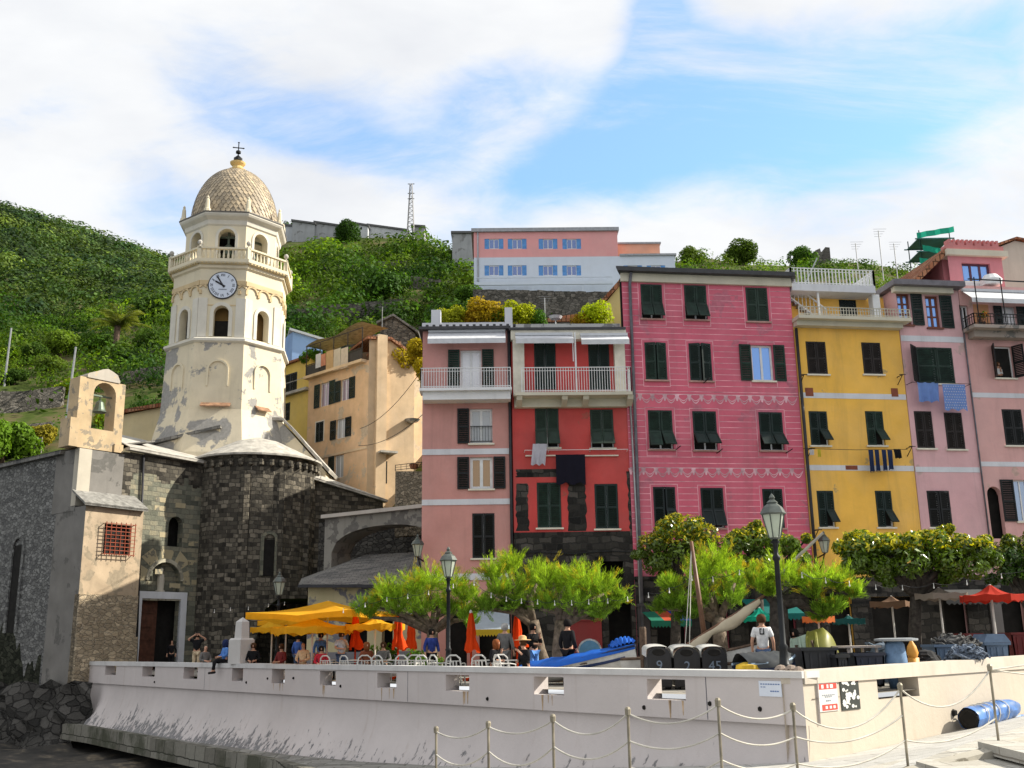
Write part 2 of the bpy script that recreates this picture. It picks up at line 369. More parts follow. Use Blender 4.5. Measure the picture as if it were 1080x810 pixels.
def leaf_shutter(mb, O, ax, up, nr, w_, h_, mid=True):
    """one louvred leaf: stiles, rails and tilted slats; O is its bottom corner"""
    O, ax, up, nr = (np.array(x, float) for x in (O, ax, up, nr)); t = .045; st = min(.07, w_ * .18)
    mb.obox(O, ax * st, up * h_, nr * t); mb.obox(O + ax * (w_ - st), ax * st, up * h_, nr * t)
    rails = [0, h_ - .08] + ([h_ * .46] if mid else [])
    for r_ in rails: mb.obox(O + ax * st + up * r_, ax * (w_ - 2 * st), up * .08, nr * t)
    k = max(3, int(h_ / .085))
    for i in range(k):
        z = .08 + (h_ - .16) * i / k
        mb.obox(O + ax * st + up * z + nr * .012, ax * (w_ - 2 * st), up * .06 + nr * .022, (nr * 1.0 - up * .35) * .008)
def win(house, fac, r, style='closed', sm=None, frame=WHITE, pane=None, flap=0.0, flap2=None, jut=0.0, sill=WARMW, open_w=None, left=True, right=True, leaf_split=.5, bars=1, sash=.06, inner=True, surround=None):
    """window: part 'window' (frame) with children shutter / pane / sill; fac.rect r is the opening"""
    sm = sm or SHUT; sm = random.choice(SHUTV) if sm is SHUT else sm; jut += random.uniform(0, .05); u0, z0, u1, z1 = r; wd, ht = u1 - u0, z1 - z0
    f = MB(); e = sash
    for a, b, c, d in ((u0, u0 + e, z0, z1), (u1 - e, u1, z0, z1), (u0 + e, u1 - e, z1 - e, z1), (u0 + e, u1 - e, z0, z0 + e)): fac.obox(f, a, b, c, d, -.2, -.13)
    for i in range(bars):
        um = u0 + wd * (i + 1) / (bars + 1); fac.obox(f, um - e * .55, um + e * .55, z0 + e, z1 - e, -.2, -.135)
    if surround:
        g = .09
        for a, b, c, d in ((u0 - g, u0, z0, z1 + g), (u1, u1 + g, z0, z1 + g), (u0, u1, z1, z1 + g)): fac.obox(f, a, b, c, d, -.05, .025)
    wo_ = f.build('window', surround or frame, house)
    p = MB(); fac.obox(p, u0 + e * .5, u1 - e * .5, z0 + e * .5, z1 - e * .5, -.19, -.165); p.build('pane', pane or DARK, wo_)
    if sill:
        s_ = MB(); fac.obox(s_, u0 - .08, u1 + .08, z0 - .07, z0, -.1, .09); s_.build('sill', sill, wo_)
    um = u0 + wd * leaf_split
    if style == 'closed':
        for k, (a, b, fl) in enumerate(((u0 + .01, um - .008, flap), (um + .008, u1 - .01, flap if flap2 is None else flap2))):
            m_ = MB(); aj = jut * (1 if k == 0 else -1)
            # a leaf left slightly ajar swings round its outer hinge
            if k == 0: O = fac.P(a, z0 + .01, -.03); ax = fac.d * math.cos(aj) + fac.n * math.sin(aj)
            else:
                ax = fac.d * math.cos(aj) + fac.n * math.sin(aj); O = fac.P(b, z0 + .01, -.03) - ax * (b - a)
            nr = np.cross(ax, (0, 0, 1)); wv = b - a; h = ht - .02
            if fl > 0:
                hb = h * .44
                leaf_shutter(m_, O + np.array([0, 0, hb]), ax, np.array([0, 0, 1.0]), nr, wv, h - hb, mid=False)
                so_ = m_.build('shutter', sm, wo_)
                m2 = MB(); dn = np.array([0, 0, -math.cos(fl)]) + nr * math.sin(fl)
                top = O + np.array([0, 0, hb]) + nr * .03
                leaf_shutter(m2, top + dn * hb, ax, -dn, np.cross(ax, -dn), wv, hb, mid=False); m2.build('shutter_flap', sm, wo_)
            else:
                leaf_shutter(m_, O, ax, np.array([0, 0, 1.0]), nr, wv, h); m_.build('shutter', sm, wo_)
    elif style == 'open':
        ow = open_w or wd / 2
        for k, on in ((0, left), (1, right)):
            if not on: continue
            m_ = MB(); O = fac.P(u0 - ow - .03, z0, .02) if k == 0 else fac.P(u1 + .03, z0, .02)
            leaf_shutter(m_, O, fac.d, (0, 0, 1), fac.n, ow, ht); m_.build('shutter', sm, wo_)
    elif style == 'ajar':
        ow = open_w or wd / 2
        for k, on in ((0, left), (1, right)):
            if not on: continue
            m_ = MB(); a = R(115); ax = (fac.d * (-1 if k == 0 else 1)) * -math.cos(a) + fac.n * math.sin(a)
            leaf_shutter(m_, fac.P(u0 if k == 0 else u1, z0, .02), ax, (0, 0, 1), np.cross(ax, (0, 0, 1)), ow, ht); m_.build('shutter', sm, wo_)
    return wo_
def body(name, house, fac, u0, u1, z0, z1, holes, mat, depth=10.0, reveal=.25, skew=0.0):
    mb = MB(); holed(mb, fac, u0, u1, z0, z1, holes, reveal)
    A = [fac.P(u + (skew if o else 0), z, o) for o in (0, -depth) for z in (z0, z1) for u in (u0, u1)]
    mb.quad(A[4], A[0], A[2], A[6]); mb.quad(A[1], A[5], A[7], A[3]); mb.quad(A[5], A[4], A[6], A[7]); mb.quad(A[2], A[3], A[7], A[6])
    w_ = mb.build(name, mat, house)
    dk = MB(); fac.obox(dk, u0 + .05, u1 - .05, z0, z1 - .05, -.6, -.45); dk.build('dark_interior', DARK, house)
    return w_
def strip(name, house, fac, u0, u1, z0, z1, mat, o=.03, ob=0.0):
    m_ = MB(); fac.obox(m_, u0, u1, z0, z1, ob, o); return m_.build(name, mat, house)
def railing(name, house, pts, z0, z1, mat, pitch=.11, r=.011, lower=True):
    mb = MB()
    for a, b in zip(pts[:-1], pts[1:]):
        a, b = np.array(a, float), np.array(b, float); L = np.linalg.norm(b - a); k = max(2, int(L / pitch))
        A = lambda p, z: np.array([p[0], p[1], z])
        mb.bar(A(a, z1), A(b, z1), .045, .03); mb.bar(A(a, z0 + .06), A(b, z0 + .06), .03, .03)
        if lower: mb.bar(A(a, z1 - .14), A(b, z1 - .14), .02, .02)
        for i in range(k + 1):
            p = a + (b - a) * i / k; rr = r * (1.7 if i in (0, k) else 1); mb.obox(A(p, z0) - [rr, rr, 0], (2 * rr, 0, 0), (0, 2 * rr, 0), (0, 0, z1 - z0))
    return mb.build(name, mat, house)
def drain(name, house, pts, r=.05, mat=None):
    m_ = MB(); m_.tube(pts, r, 8); return m_.build(name, mat or PIPE, house, smooth=True)
def awning(house, fac, u0, u1, z1, z0, out, mat, o=.1):
    """a rolled-out sun awning with its front valance"""
    m_ = MB(); t = .03
    m_.grid([[fac.P(u0 + (u1 - u0) * i / 8, z1, o) , fac.P(u0 + (u1 - u0) * i / 8, z0 + .22, o + out), fac.P(u0 + (u1 - u0) * i / 8, z0, o + out + .01)] for i in range(9)])
    fac.obox(m_, u0, u1, z1 - .02, z1 + .1, o - .05, o + .1); return m_.build('awning', mat, house)

# ------------------------------------------------------------------ the harbour houses
P540 = gX(540, 43.5)
FS = Fac((P540, 43.5), R(1.0)); FR = Fac((P540, 43.5), R(2.0))
PINK0 = np.array([gX(740, 44), 44.0]); FP = Fac(PINK0, R(8))
SALM = plaster('salmon render', (.60, .295, .265), streak=.34, var=.10)
REDM = plaster('coral red render', (.58, .078, .072), (.44, .11, .09), .66, 1.2, streak=.15, var=.12)
PINKM = plaster('raspberry pink render', (.66, .14, .21), (.54, .17, .23), .60, .8, streak=.32, var=.11)
YELM = plaster('yellow ochre render', (.90, .52, .10), (.58, .40, .17), .66, 1.0, streak=.34, var=.09)
LPINK = plaster('pale pink render', (.70, .42, .44), (.60, .42, .40), .62, .9, streak=.3)
FPINK = plaster('dusty pink render', (.68, .39, .37), (.58, .40, .35), .62, .9, streak=.3)
BAND = plaster('white painted band', (.66, .67, .72), streak=.35)
CREAMW = plaster('cream moulding', (.62, .58, .47), streak=.2)
DSTONE = masonry('dark sooty stone and shade', [(.016, .016, .016), (.032, .03, .028), (.06, .056, .05), (.11, .10, .09)], (.03, .029, .027), .5, .27, .025, .24, blot=(.16, .145, .125), blot_amt=.66)  # stone of the coral house, reused as painted shade under the trees
SHOPM = plaster('shop front render', (.22, .12, .11), (.1, .09, .085), .5, .8)
AWNW = cloth('white awning cloth', (.68, .70, .74), .15)

def house_root(label, fac, u, name='row_house'):
    return thing(name, fac.P(u, 0), label, 'house')
def shop_holes(fac, spans, z1=2.9):
    return [(fac.uz(a, 600)[0], .02, fac.uz(b, 600)[0], z1) for a, b in spans]
def ground_floor(house, fac, u0, u1, spans, z1, mat):  # added dark band, standing in for the shade beneath the terrace trees
    m_ = MB(); holed(m_, fac, u0, u1, 0, z1, shop_holes(fac, spans), .2, .035); fac.obox(m_, u0, u1, z1, z1 + .12, 0, .09); m_.build('ground_floor_shade_band', mat, house)

# --- salmon house
H = house_root('narrow salmon pink house at the left end of the row, with a white railed balcony', FS, -2)
ul = FS.uz(445, 520)[0]; ur = FS.uz(540.5, 520)[0]; zt = FS.uz(500, 349)[1]
sh = [FS.rect(485.5, 369, 508, 410), FS.rect(495.5, 431, 519.5, 467.5), FS.rect(495.5, 482, 520, 515.5), FS.rect(498, 541.5, 522, 588.5)]
body('wall', H, FS, ul, ur, 0, zt, sh + shop_holes(FS, [(470, 492), (505, 538)]), SALM, 12)
win(H, FS, sh[0], 'open', pane=glass('white curtained glass', (.75, .76, .8), .1, .3), sill=None, open_w=.5, sash=.09)
w1 = win(H, FS, sh[1], 'open', SHUTK, pane=glass('curtain glass', (.42, .44, .46), .15, .2), open_w=.5, right=False, sash=.1)
win(H, FS, sh[2], 'open', SHUTK, pane=glass('warm reflecting glass', (.33, .22, .13), .5, .08), open_w=.5, sash=.12)
win(H, FS, sh[3], 'closed', SHUTK)
m_ = MB(); u0, z0, u1, z1 = sh[1]
for z in (z0 + .1, z0 + .75): m_.bar(FS.P(u0, z, -.05), FS.P(u1, z, -.05), .03)
for i in range(8): m_.bar(FS.P(u0 + (u1 - u0) * (i + .5) / 8, z0 + .1, -.05), FS.P(u0 + (u1 - u0) * (i + .5) / 8, z0 + .75, -.05), .018)
m_.build('window_railing', IRON, H)
for ya, yb in ((473.5, 479.5), (526.5, 532.5), (605, 612)):
    strip('painted_band', H, FS, ul, ur - .1, FS.uz(490, yb)[1], FS.uz(490, ya)[1], BAND, .035)
zb0, zb1 = FS.uz(490, 423)[1], FS.uz(490, 410.5)[1]; ub0 = FS.uz(444, 415)[0]; ub1 = FS.uz(539.5, 415)[0]
zb1 -= .15; zb0 -= .1
m_ = MB(); FS.obox(m_, ub0, ub1, zb0 + .35, zb1, 0, .95); FS.obox(m_, ub0 + .12, ub1 - .05, zb0, zb0 + .35, 0, .75); m_.build('balcony_slab', plaster('white balcony paint', (.80, .80, .82), streak=.2), H)
railing('balcony_railing', H, [FS.P(ub0 + .05, 0, .02), FS.P(ub0 + .05, 0, .9), FS.P(ub1 - .05, 0, .9)], zb1, FS.uz(490, 388, .9)[1], WHITE)
za1, za0 = FS.uz(490, 351)[1], FS.uz(490, 363, .5)[1]
awning(H, FS, FS.uz(452, 360)[0] , FS.uz(533, 360)[0], za1, za0, .55, AWNW)
m_ = MB(); FS.obox(m_, ul - .15, ur + .02, zt, zt + .12, -12, .35); 
for i in range(14): FS.obox(m_, ul + .15 + i * .29, ul + .27 + i * .29, zt + .12, zt + .2, .1, .34)
m_.build('roof', simple('dark roof edge', (.06, .06, .065), .7), H)
m_ = MB(); zp = FS.uz(490, 340.5, -.3)[1]; FS.obox(m_, ul - .05, ur, zt + .12, zp, -.5, -.25); m_.build('roof_parapet', BAND, H)
for xa, xb, ya in ((454.5, 464.5, 327.5), (532.5, 540.5, 325)):
    m_ = MB(); FS.obox(m_, FS.uz(xa, 335)[0], FS.uz(xb, 335)[0], zt + .12, FS.uz(xa, ya, -.3)[1], -.62, -.2); m_.build('parapet_pillar', BAND, H)
drain('drain_pipe', H, [FS.P(ur - .06, zt, .12), FS.P(ur - .06, .2, .12)], .06, COPPER)

# --- coral red house
H = house_root('coral red house with a stone ground floor and a cream columned balcony', FR, 2)
ul = FR.uz(541.5, 520)[0]; ur = FR.uz(671, 520)[0]; zt = FR.uz(600, 350.5)[1]
rh = [FR.rect(563, 361, 587, 411), FR.rect(620, 361, 644, 411), FR.rect(564, 431, 590, 472), FR.rect(622, 432, 648, 472.5), FR.rect(566, 509, 592.5, 556.5), FR.rect(626.7, 510.5, 653, 557.5)]
zst = FR.uz(600, 561)[1]
body('wall', H, FR, ul, ur, zst, zt, rh, REDM, 12)
m_ = MB(); gh = [FR.rect(577, 593, 589, 606), FR.rect(634, 592, 658, 612)] + shop_holes(FR, [(548, 560), (596, 606), (640, 664)], 2.8)
holed(m_, FR, ul, ur, 0, zst, gh, .35, .02); m_.build('stone_ground_floor', DSTONE, H)
m_ = MB(); FR.obox(m_, ul + .1, ur - .1, 0, zst, -1.2, -.9); m_.build('shop_interior', DARK, H)
win(H, FR, rh[0], 'closed', sill=None); win(H, FR, rh[1], 'closed', sill=None)
win(H, FR, rh[2], 'closed', SHUTG, flap=.5, jut=.06); win(H, FR, rh[3], 'closed', SHUTG, flap=.55)
win(H, FR, rh[4], 'closed'); win(H, FR, rh[5], 'closed')
# bare stone patches where the render has fallen off round the lower windows
for rc in ((543, 510, 559, 560), (597, 500, 620, 560), (660, 497, 671, 560), (543, 495, 590, 503)):
    m_ = MB(); u0, z0, u1, z1 = FR.rect(*rc); k = 15
    L_ = [(u0 + random.uniform(0, .10), z0 + (z1 - z0) * i / k) for i in range(k + 1)]; Rr = [(u1 - random.uniform(0, .10), z0 + (z1 - z0) * i / k) for i in range(k + 1)]
    for i in range(k): m_.quad(FR.P(*L_[i], .006), FR.P(*Rr[i], .006), FR.P(*Rr[i + 1], .006), FR.P(*L_[i + 1], .006))
    m_.build('bare_stone_patch', DSTONE, H)
zb1 = FR.uz(600, 414, .8)[1]
ub0, ub1 = FR.uz(543, 414, .9)[0], FR.uz(667, 414, .9)[0]
m_ = MB(); FR.obox(m_, ub0, ub1, zb1 - .14, zb1, 0, .95); FR.obox(m_, ub0, ub1 - .1, zb1 - .5, zb1 - .142, 0, .3)
m_.build('balcony_slab', CREAMW, H)
for x in (547, 594, 616, 662):
    m_ = MB(); u = FR.uz(x, 420)[0]; m_.prism([FR.P(u - .12, zb1 - .142, .3), FR.P(u - .12, zb1 - .142, .88), FR.P(u - .12, zb1 - .3, .8), FR.P(u - .12, zb1 - .5, .3)], FR.d * .24); m_.build('balcony_bracket', CREAMW, H)
railing('balcony_railing', H, [FR.P(ub0 + .3, 0, .9), FR.P(ub1 - .04, 0, .9), FR.P(ub1 - .04, 0, .02)], zb1, FR.uz(600, 387.5, .9)[1], WHITE)
m_ = MB(); ul2 = FR.uz(586, 400, .9)[0]
for i in range(40):
    u = ub0 + .5 + i * (ub1 - ub0 - .7) / 40; m_.lathe(FR.P(u, zb1 + .5, .905), [(.035, -.01), (.035, .01)], 6)
for xa, xb in ((541, 553), (648, 659)):
    m_ = MB(); FR.obox(m_, FR.uz(xa, 400)[0], FR.uz(xb, 400)[0], zb1, zt, 0, .35); m_.build('white_column', WARMW, H)
m_ = MB(); FR.obox(m_, ul - .02, FR.uz(659, 350)[0], zt - .42, zt, 0, .36); m_.build('lintel', WARMW, H)
awning(H, FR, FR.uz(543, 358)[0], FR.uz(603, 358)[0], FR.uz(570, 353.5, .4)[1], FR.uz(570, 362.5, .8)[1], .5, AWNW, .37)
awning(H, FR, FR.uz(611, 358)[0], FR.uz(660.5, 358)[0], FR.uz(630, 354, .4)[1], FR.uz(630, 363.5, .8)[1], .5, AWNW, .37)
m_ = MB(); m_.tube([FR.P(FR.uz(605, 360)[0], zb1, .7), FR.P(FR.uz(605, 360)[0], zt - .2, .6)], .04, 8); m_.tube([FR.P(FR.uz(602.5, 360)[0], zt - 1.5, .7), FR.P(FR.uz(602.5, 360)[0], zt - .2, .6)], .02, 6); m_.build('awning_post', WHITE, H)
m_ = MB(); FR.obox(m_, ul - .1, ur - .2, zt, zt + .1, -12, .45); m_.build('roof', simple('dark roof edge', (.06, .06, .065)), H)
m_ = MB(); FR.obox(m_, ul, FR.uz(655, 345)[0], zt + .1, FR.uz(600, 341.5, -.2)[1], -.5, -.2); m_.build('roof_parapet', plaster('stained parapet', (.5, .5, .49), (.25, .25, .25), .55, 1.5, streak=.5), H)
for x in (572, 630):
    m_ = MB(); a = FR.rect(x - 18, 479, x + 22, 480); FR.obox(m_, a[0], a[2], a[1] - .05, a[1], .0, .1); m_.build('painted_ledge', WARMW, H)
m_ = MB()
for z, xa, xb in ((FR.uz(600, 476)[1], 553, 661),): m_.tube([FR.P(FR.uz(xa, 476)[0], z, .35), FR.P(FR.uz(xb, 476)[0], z, .35)], .012, 6)
for x in (553, 578, 622, 661): m_.tube([FR.P(FR.uz(x, 476)[0], FR.uz(600, 476)[1], .35), FR.P(FR.uz(x, 476)[0], FR.uz(600, 477)[1], 0)], .014, 6)
m_.build('clothes_rail', WHITE, H)
m_ = MB(); u0 = FR.uz(543, 585)[0]; m_.tube([FR.P(u0 + i * .5, FR.uz(600, 583)[1] + .04 * math.sin(i), .05) for i in range(11)], .02, 6); m_.build('wall_cable', IRON, H)
drain('drain_pipe', H, [FR.P(ur - .1, zb1, .1), FR.P(ur - .05, zst + .5, .1), FR.P(ur - .05, .2, .1)], .045, GREYM)

# --- raspberry pink house
H = house_root('tall raspberry pink house with white painted lines and swag friezes', FP, 0)
ul = FP.uz(661, 425)[0]; ur = FP.uz(843, 425)[0]; zt = FP.uz(740, 291.5)[1]
ph = [FP.rect(675.2, 299.5, 699.7, 336.5), FP.rect(721, 300.5, 746.7, 337.5), FP.rect(785.8, 303, 811.5, 339.5),
      FP.rect(679.5, 361, 704, 401), FP.rect(726, 362, 751.6, 402), FP.rect(791.5, 363.5, 817, 402),
      FP.rect(683, 432.5, 710.7, 474), FP.rect(730, 433.5, 757.5, 475), FP.rect(799.6, 434.5, 827.7, 475.3),
      FP.rect(688.5, 513.5, 714, 557), FP.rect(738.5, 514.5, 765, 557), FP.rect(803.6, 515.5, 828, 557)]
body('wall', H, FP, ul, ur, 0, zt, ph + shop_holes(FP, [(690, 720), (745, 765), (785, 835)]), PINKM, 11, skew=5.0)
ground_floor(H, FP, ul, ur, [(690, 720), (745, 765), (785, 835)], 3.7, DSTONE)
st_ = [dict(flap=.42, jut=.03), dict(flap=.45), dict(sm=SHUTG, flap=.0), dict(jut=.22), dict(jut=.3, leaf_split=.5), None,
       dict(flap=.5, flap2=.6, jut=.05), dict(flap=.75), dict(flap=.7), dict(jut=.2, flap2=.3), dict(flap=.4), dict(flap=.0)]
for r_, s_ in zip(ph, st_):
    if s_ is None: win(H, FP, r_, 'open', pane=GLASSB, open_w=.52, sash=.09)
    else: win(H, FP, r_, 'closed', s_.pop('sm', SHUT), sill=simple('pinkish stone sill', (.42, .25, .22)), **s_)
# painted lines: courses stop at the window surrounds
PLINE = simple('pale pink painted line', (.76, .36, .42), .8, var=.3, scale=1.5)
zf = [FP.uz(740, y)[1] for y in (421.5, 499)]; m_ = MB(); z = zt - .62
while z > 3.9:
    if not any(abs(z - q) < .32 for q in zf):
        segs = [(ul + .02, ur - .02)]
        for (a, b, c, d) in ph:
            if b - .32 < z < d + .12:
                ns = []
                for s0, s1 in segs:
                    if a - .12 > s0 and c + .12 < s1: ns += [(s0, a - .12), (c + .12, s1)]
                    else: ns.append((s0, s1))
                segs = ns
        for s0, s1 in segs: FP.obox(m_, s0, s1, z, z + .028, .0, .004)
    z -= .262
for (a, b, c, d) in ph:
    g = .13
    for q in ((a - g, a - g + .03, b - .3, d + g), (c + g - .03, c + g, b - .3, d + g), (a - g + .03, c + g - .03, d + g - .03, d + g), (a - g + .03, c + g - .03, b - .3, b - .27)): FP.obox(m_, *q, 0, .005)
m_.build('painted_lines', PLINE, H)
m_ = MB()
for q in zf:
    FP.obox(m_, ul + .02, ur - .02, q + .2, q + .235, 0, .006)
    k = 14; sp = (ur - ul - .1) / k
    for i in range(k):
        for amp, th in ((.30, .05), (.2, .035)):
            arc = [(ul + .05 + sp * (i + .06 + .88 * j / 8), q + .16 - amp * math.sin(math.pi * j / 8)) for j in range(9)]
            for j in range(8):
                m_.quad(FP.P(arc[j][0], arc[j][1] - th, .006), FP.P(arc[j + 1][0], arc[j + 1][1] - th, .006), FP.P(arc[j + 1][0], arc[j + 1][1], .006), FP.P(arc[j][0], arc[j][1], .006))
        uc = ul + .05 + sp * i; m_.quad(FP.P(uc - .1, q + .2, .006), FP.P(uc - .03, q - .08, .006), FP.P(uc + .03, q - .08, .006), FP.P(uc + .1, q + .2, .006))
m_.build('painted_frieze', simple('white painted frieze', (.70, .42, .48), .8, var=.3, scale=2), H)
strip('cornice', H, FP, ul - .05, ur + .05, zt - .38, zt, CREAMW, .14)
m_ = MB(); sk = FP.d * 5.2 - FP.n * 11.6; m_.prism([FP.P(ul - .3, zt, .45), FP.P(ur + .12, zt, .45), FP.P(ur + .12, zt, .45) + sk, FP.P(ul - .3, zt, .45) + sk], (0, 0, .13)); m_.prism([FP.P(ul - .32, zt + .132, .38), FP.P(ur + .14, zt + .132, .38), FP.P(ur + .14, zt + .132, .38) + sk, FP.P(ul - .32, zt + .132, .38) + sk], (0, 0, .09)); m_.build('roof', simple('dark roof edge', (.06, .06, .065)), H)
drain('drain_pipe', H, [FP.P(ul + .38, zt - .02, .3), FP.P(ul + .34, zt - .5, .12), FP.P(ul + .3, 8, .1), FP.P(ul + .22, .3, .1)], .07)
for px, py in ((742, 404), (712, 475), (829, 478), (756, 478)):
    m_ = MB(); u, z = FP.uz(px, py); m_.bar(FP.P(u, z, 0), FP.P(u + .1, z + .1, .5), .03); m_.build('line_bracket', IRON, H)

# --- ochre yellow house
Y0 = FP.P(ur + .03, 0); FY = Fac(Y0, R(8.5))
H = house_root('ochre yellow house with two white railed terraces at its top', FY, 2.5)
ul = 0.0; ur = FY.uz(956, 420)[0]; zt = FY.uz(890, 347)[1]
yh = [FY.rect(849.4, 360, 873.4, 395), FY.rect(908, 361, 931.5, 395), FY.rect(852.5, 433.5, 875, 470), FY.rect(912, 433.5, 934.3, 470), FY.rect(861, 517.5, 882, 556), FY.rect(922.5, 517.5, 943.5, 556)]
zfl = FY.uz(890, 342)[1]; ztop = FY.uz(890, 306)[1]
body('wall', H, FY, ul, ur, 0, zfl, yh + shop_holes(FY, [(870, 895), (915, 960)]), YELM, 11)
ground_floor(H, FY, ul, ur, [(870, 895), (915, 960)], 3.6, DSTONE)
for i, r_ in enumerate(yh): win(H, FY, r_, 'closed', SHUTB if i < 2 else SHUT, flap=0 if i < 2 else .0 , flap2=0 if i < 2 else .7)
for ya in (415, 490.8): strip('painted_band', H, FY, ul + .02, ur - .02, FY.uz(900, ya + 5.6)[1], FY.uz(900, ya)[1], BAND, .012)
for x, y, w_, h_ in ((849, 409, 9, 9), (939.5, 409.5, 8, 9), (891.5, 491, 13, 4.5)):
    m_ = MB(); a = FY.rect(x, y, x + w_, y + h_); FY.obox(m_, a[0], a[2], a[1], a[3], 0, .02); m_.build('vent_grille', simple('rusty red vent', (.22, .06, .03)), H)
# set back upper floor behind the lower terrace, white posts, upper terrace
FY2 = Fac(FY.P(0, 0, -.9), R(8.5)); dh = [FY2.rect(884.5, 316, 905, 342)]
d_ = dh[0]; dh = [(d_[0], zfl + .05, d_[2], d_[3])]
mm = MB(); holed(mm, FY2, 0.1, FY2.uz(932, 320)[0], zfl, ztop, dh, .25); FY2.obox(mm, .1, 4.6, zfl, ztop - .12, -6, -.26); mm.build('upper_wall', YELM, H)
win(H, FY2, dh[0], 'closed', SHUT, sill=None)
m_ = MB(); FY.obox(m_, ul - .05, ur + .25, zfl, zfl + .16, -2.4, .75); FY.obox(m_, ul, ur, zfl - .22, zfl - .002, 0, .4); m_.build('terrace_slab', CREAMW, H)
railing('terrace_railing', H, [FY.P(0, 0, .7), FY.P(ur + .2, 0, .7)], zfl + .16, FY.uz(890, 324.5, .7)[1], simple('cream railing', (.5, .48, .40), .5), .13, .014)
u_a, u_b = FY.uz(835.5, 302, .1)[0], FY.uz(923, 302, .1)[0]
m_ = MB(); FY.obox(m_, u_a, u_b, ztop - .12, ztop + .22, -8, .1); m_.build('upper_terrace_slab', BAND, H)
railing('upper_railing', H, [FY.P(u_a, 0, -6), FY.P(u_a, 0, .05), FY.P(u_b, 0, .05), FY.P(u_b, 0, -6)], ztop + .22, FY.uz(880, 284, .05)[1], WHITE, .16, .022)
for x in (925.5,):
    m_ = MB(); FY.obox(m_, FY.uz(922, 320)[0], FY.uz(929.5, 320)[0], zfl + .16, ztop - .12, -.5, -.1); m_.build('white_post', WHITE, H)
m_ = MB(); m_.bar(FY.P(FY.uz(866, 340)[0], zfl + .16, -.1), FY.P(FY.uz(863, 306)[0], ztop - .1, -.1), .09); m_.build('white_post', WHITE, H)
# outside stair with white balustrade at the left of the terraces
m_ = MB()
for i in range(12):
    u = -.25 + i * .17; z = ztop + .1 - i * (ztop - zfl) / 12; FY.obox(m_, u, u + .2, z - .1, z, -1.6, -.6)
m_.build('stair', GREYM, H)
m_ = MB(); A_ = FY.P(-.3, ztop + 1.0, -.6); B_ = FY.P(1.9, zfl + .9, -.6); m_.bar(A_, B_, .06); m_.bar(A_ - [0, 0, .8], B_ - [0, 0, .8], .06)
for i in range(13):
    p = A_ + (B_ - A_) * i / 12; m_.bar(p, p - [0, 0, .9], .03)
m_.build('stair_railing', WHITE, H)
m_ = MB(); m_.bar(FY.P(1.0, ztop + .22, -1), FY.P(1.9, ztop + 1.9, -1), .05); m_.build('mast_pole', GREYM, H)
m_ = MB(); FY.obox(m_, FY.uz(929, 320)[0], ur + .3, zfl + .16, ztop + .35, -4, -1.2); m_.build('side_wall', plaster('pale yellow render', (.66, .58, .30)), H)
drain('drain_pipe', H, [FY.P(.06, zfl - .3, .12), FY.P(.06, .3, .12)], .07, COPPER)
for px, py in ((843, 398), (946, 398), (851, 475), (956, 473), (858, 560)):
    m_ = MB(); u, z = FY.uz(px, py); m_.bar(FY.P(u, z, 0), FY.P(u, z, .55), .03); m_.bar(FY.P(u, z - .35, 0), FY.P(u, z, .5), .025); m_.bar(FY.P(u - .15, z, .5), FY.P(u + .15, z, .5), .03); m_.build('line_bracket', IRON, H)
YUR = ur
# --- pale pink narrow house
L0 = FY.P(ur + .03, 0); FL = Fac(L0, R(8.5))
H = house_root('narrow pale pink house with a boxy attic of brown framed windows', FL, 1.5)
ur = FL.uz(1028, 450)[0]; zt = FL.uz(970, 305)[1]
lh = [FL.rect(945, 309, 962.5, 343), FL.rect(975, 311.5, 993, 346), FL.rect(965, 366, 1008, 405), FL.rect(963.5, 433.5, 986.5, 473), FL.rect(995, 435, 1018.5, 474), FL.rect(977, 517.5, 1005, 556)]
body('wall', H, FL, 0, ur, 0, zt, lh + shop_holes(FL, [(990, 1015)]), LPINK, 10)
ground_floor(H, FL, 0, ur, [(990, 1015)], 3.6, DSTONE)
BRW = simple('brown window frame', (.17, .055, .035), .5)
win(H, FL, lh[0], 'open', SHUT, frame=BRW, pane=GLASSB, left=False, open_w=.55, sill=BRW, sash=.1)
win(H, FL, lh[1], 'open', SHUT, frame=BRW, pane=GLASSB, left=False, open_w=.6, sill=BRW, sash=.1)
for r_ in lh[:2]:
    m_ = MB()
    for t_ in (.36, .68): FL.obox(m_, r_[0] + .05, r_[2] - .05, r_[1] + (r_[3] - r_[1]) * t_ - .03, r_[1] + (r_[3] - r_[1]) * t_ + .03, -.165, -.12)
    m_.build('glazing_bar', BRW, H)
win(H, FL, lh[2], 'closed', SHUT, jut=0, leaf_split=.55)
m_ = MB(); leaf_shutter(m_, FL.P(lh[2][0] - .02, lh[2][1], .03), -FL.d * .75 + FL.n * .66, (0, 0, 1), FL.n * .75 + FL.d * .66, .62, lh[2][3] - lh[2][1]); m_.build('shutter', SHUTK, H)
win(H, FL, lh[3], 'closed', SHUTB); win(H, FL, lh[4], 'closed', SHUTB); win(H, FL, lh[5], 'closed', SHUTK, jut=.12)
strip('painted_band', H, FL, .02, ur - .02, FL.uz(980, 360.5)[1], FL.uz(980, 354.5)[1], BAND, .015); strip('painted_band', H, FL, .02, ur - .02, FL.uz(990, 498)[1], FL.uz(990, 492.5)[1], BAND, .015)
m_ = MB(); FL.obox(m_, -.35, FL.uz(1010, 300)[0], zt, FL.uz(970, 295.5, .5)[1], -8, .6); m_.build('roof', simple('grey attic roof', (.16, .15, .17)), H)
strip('cornice', H, FL, -.2, ur - .4, zt - .25, zt, CREAMW, .3)
drain('drain_pipe', H, [FL.P(ur, zt - 1, .08), FL.P(ur, 4, .08)], .035)
LUR = ur
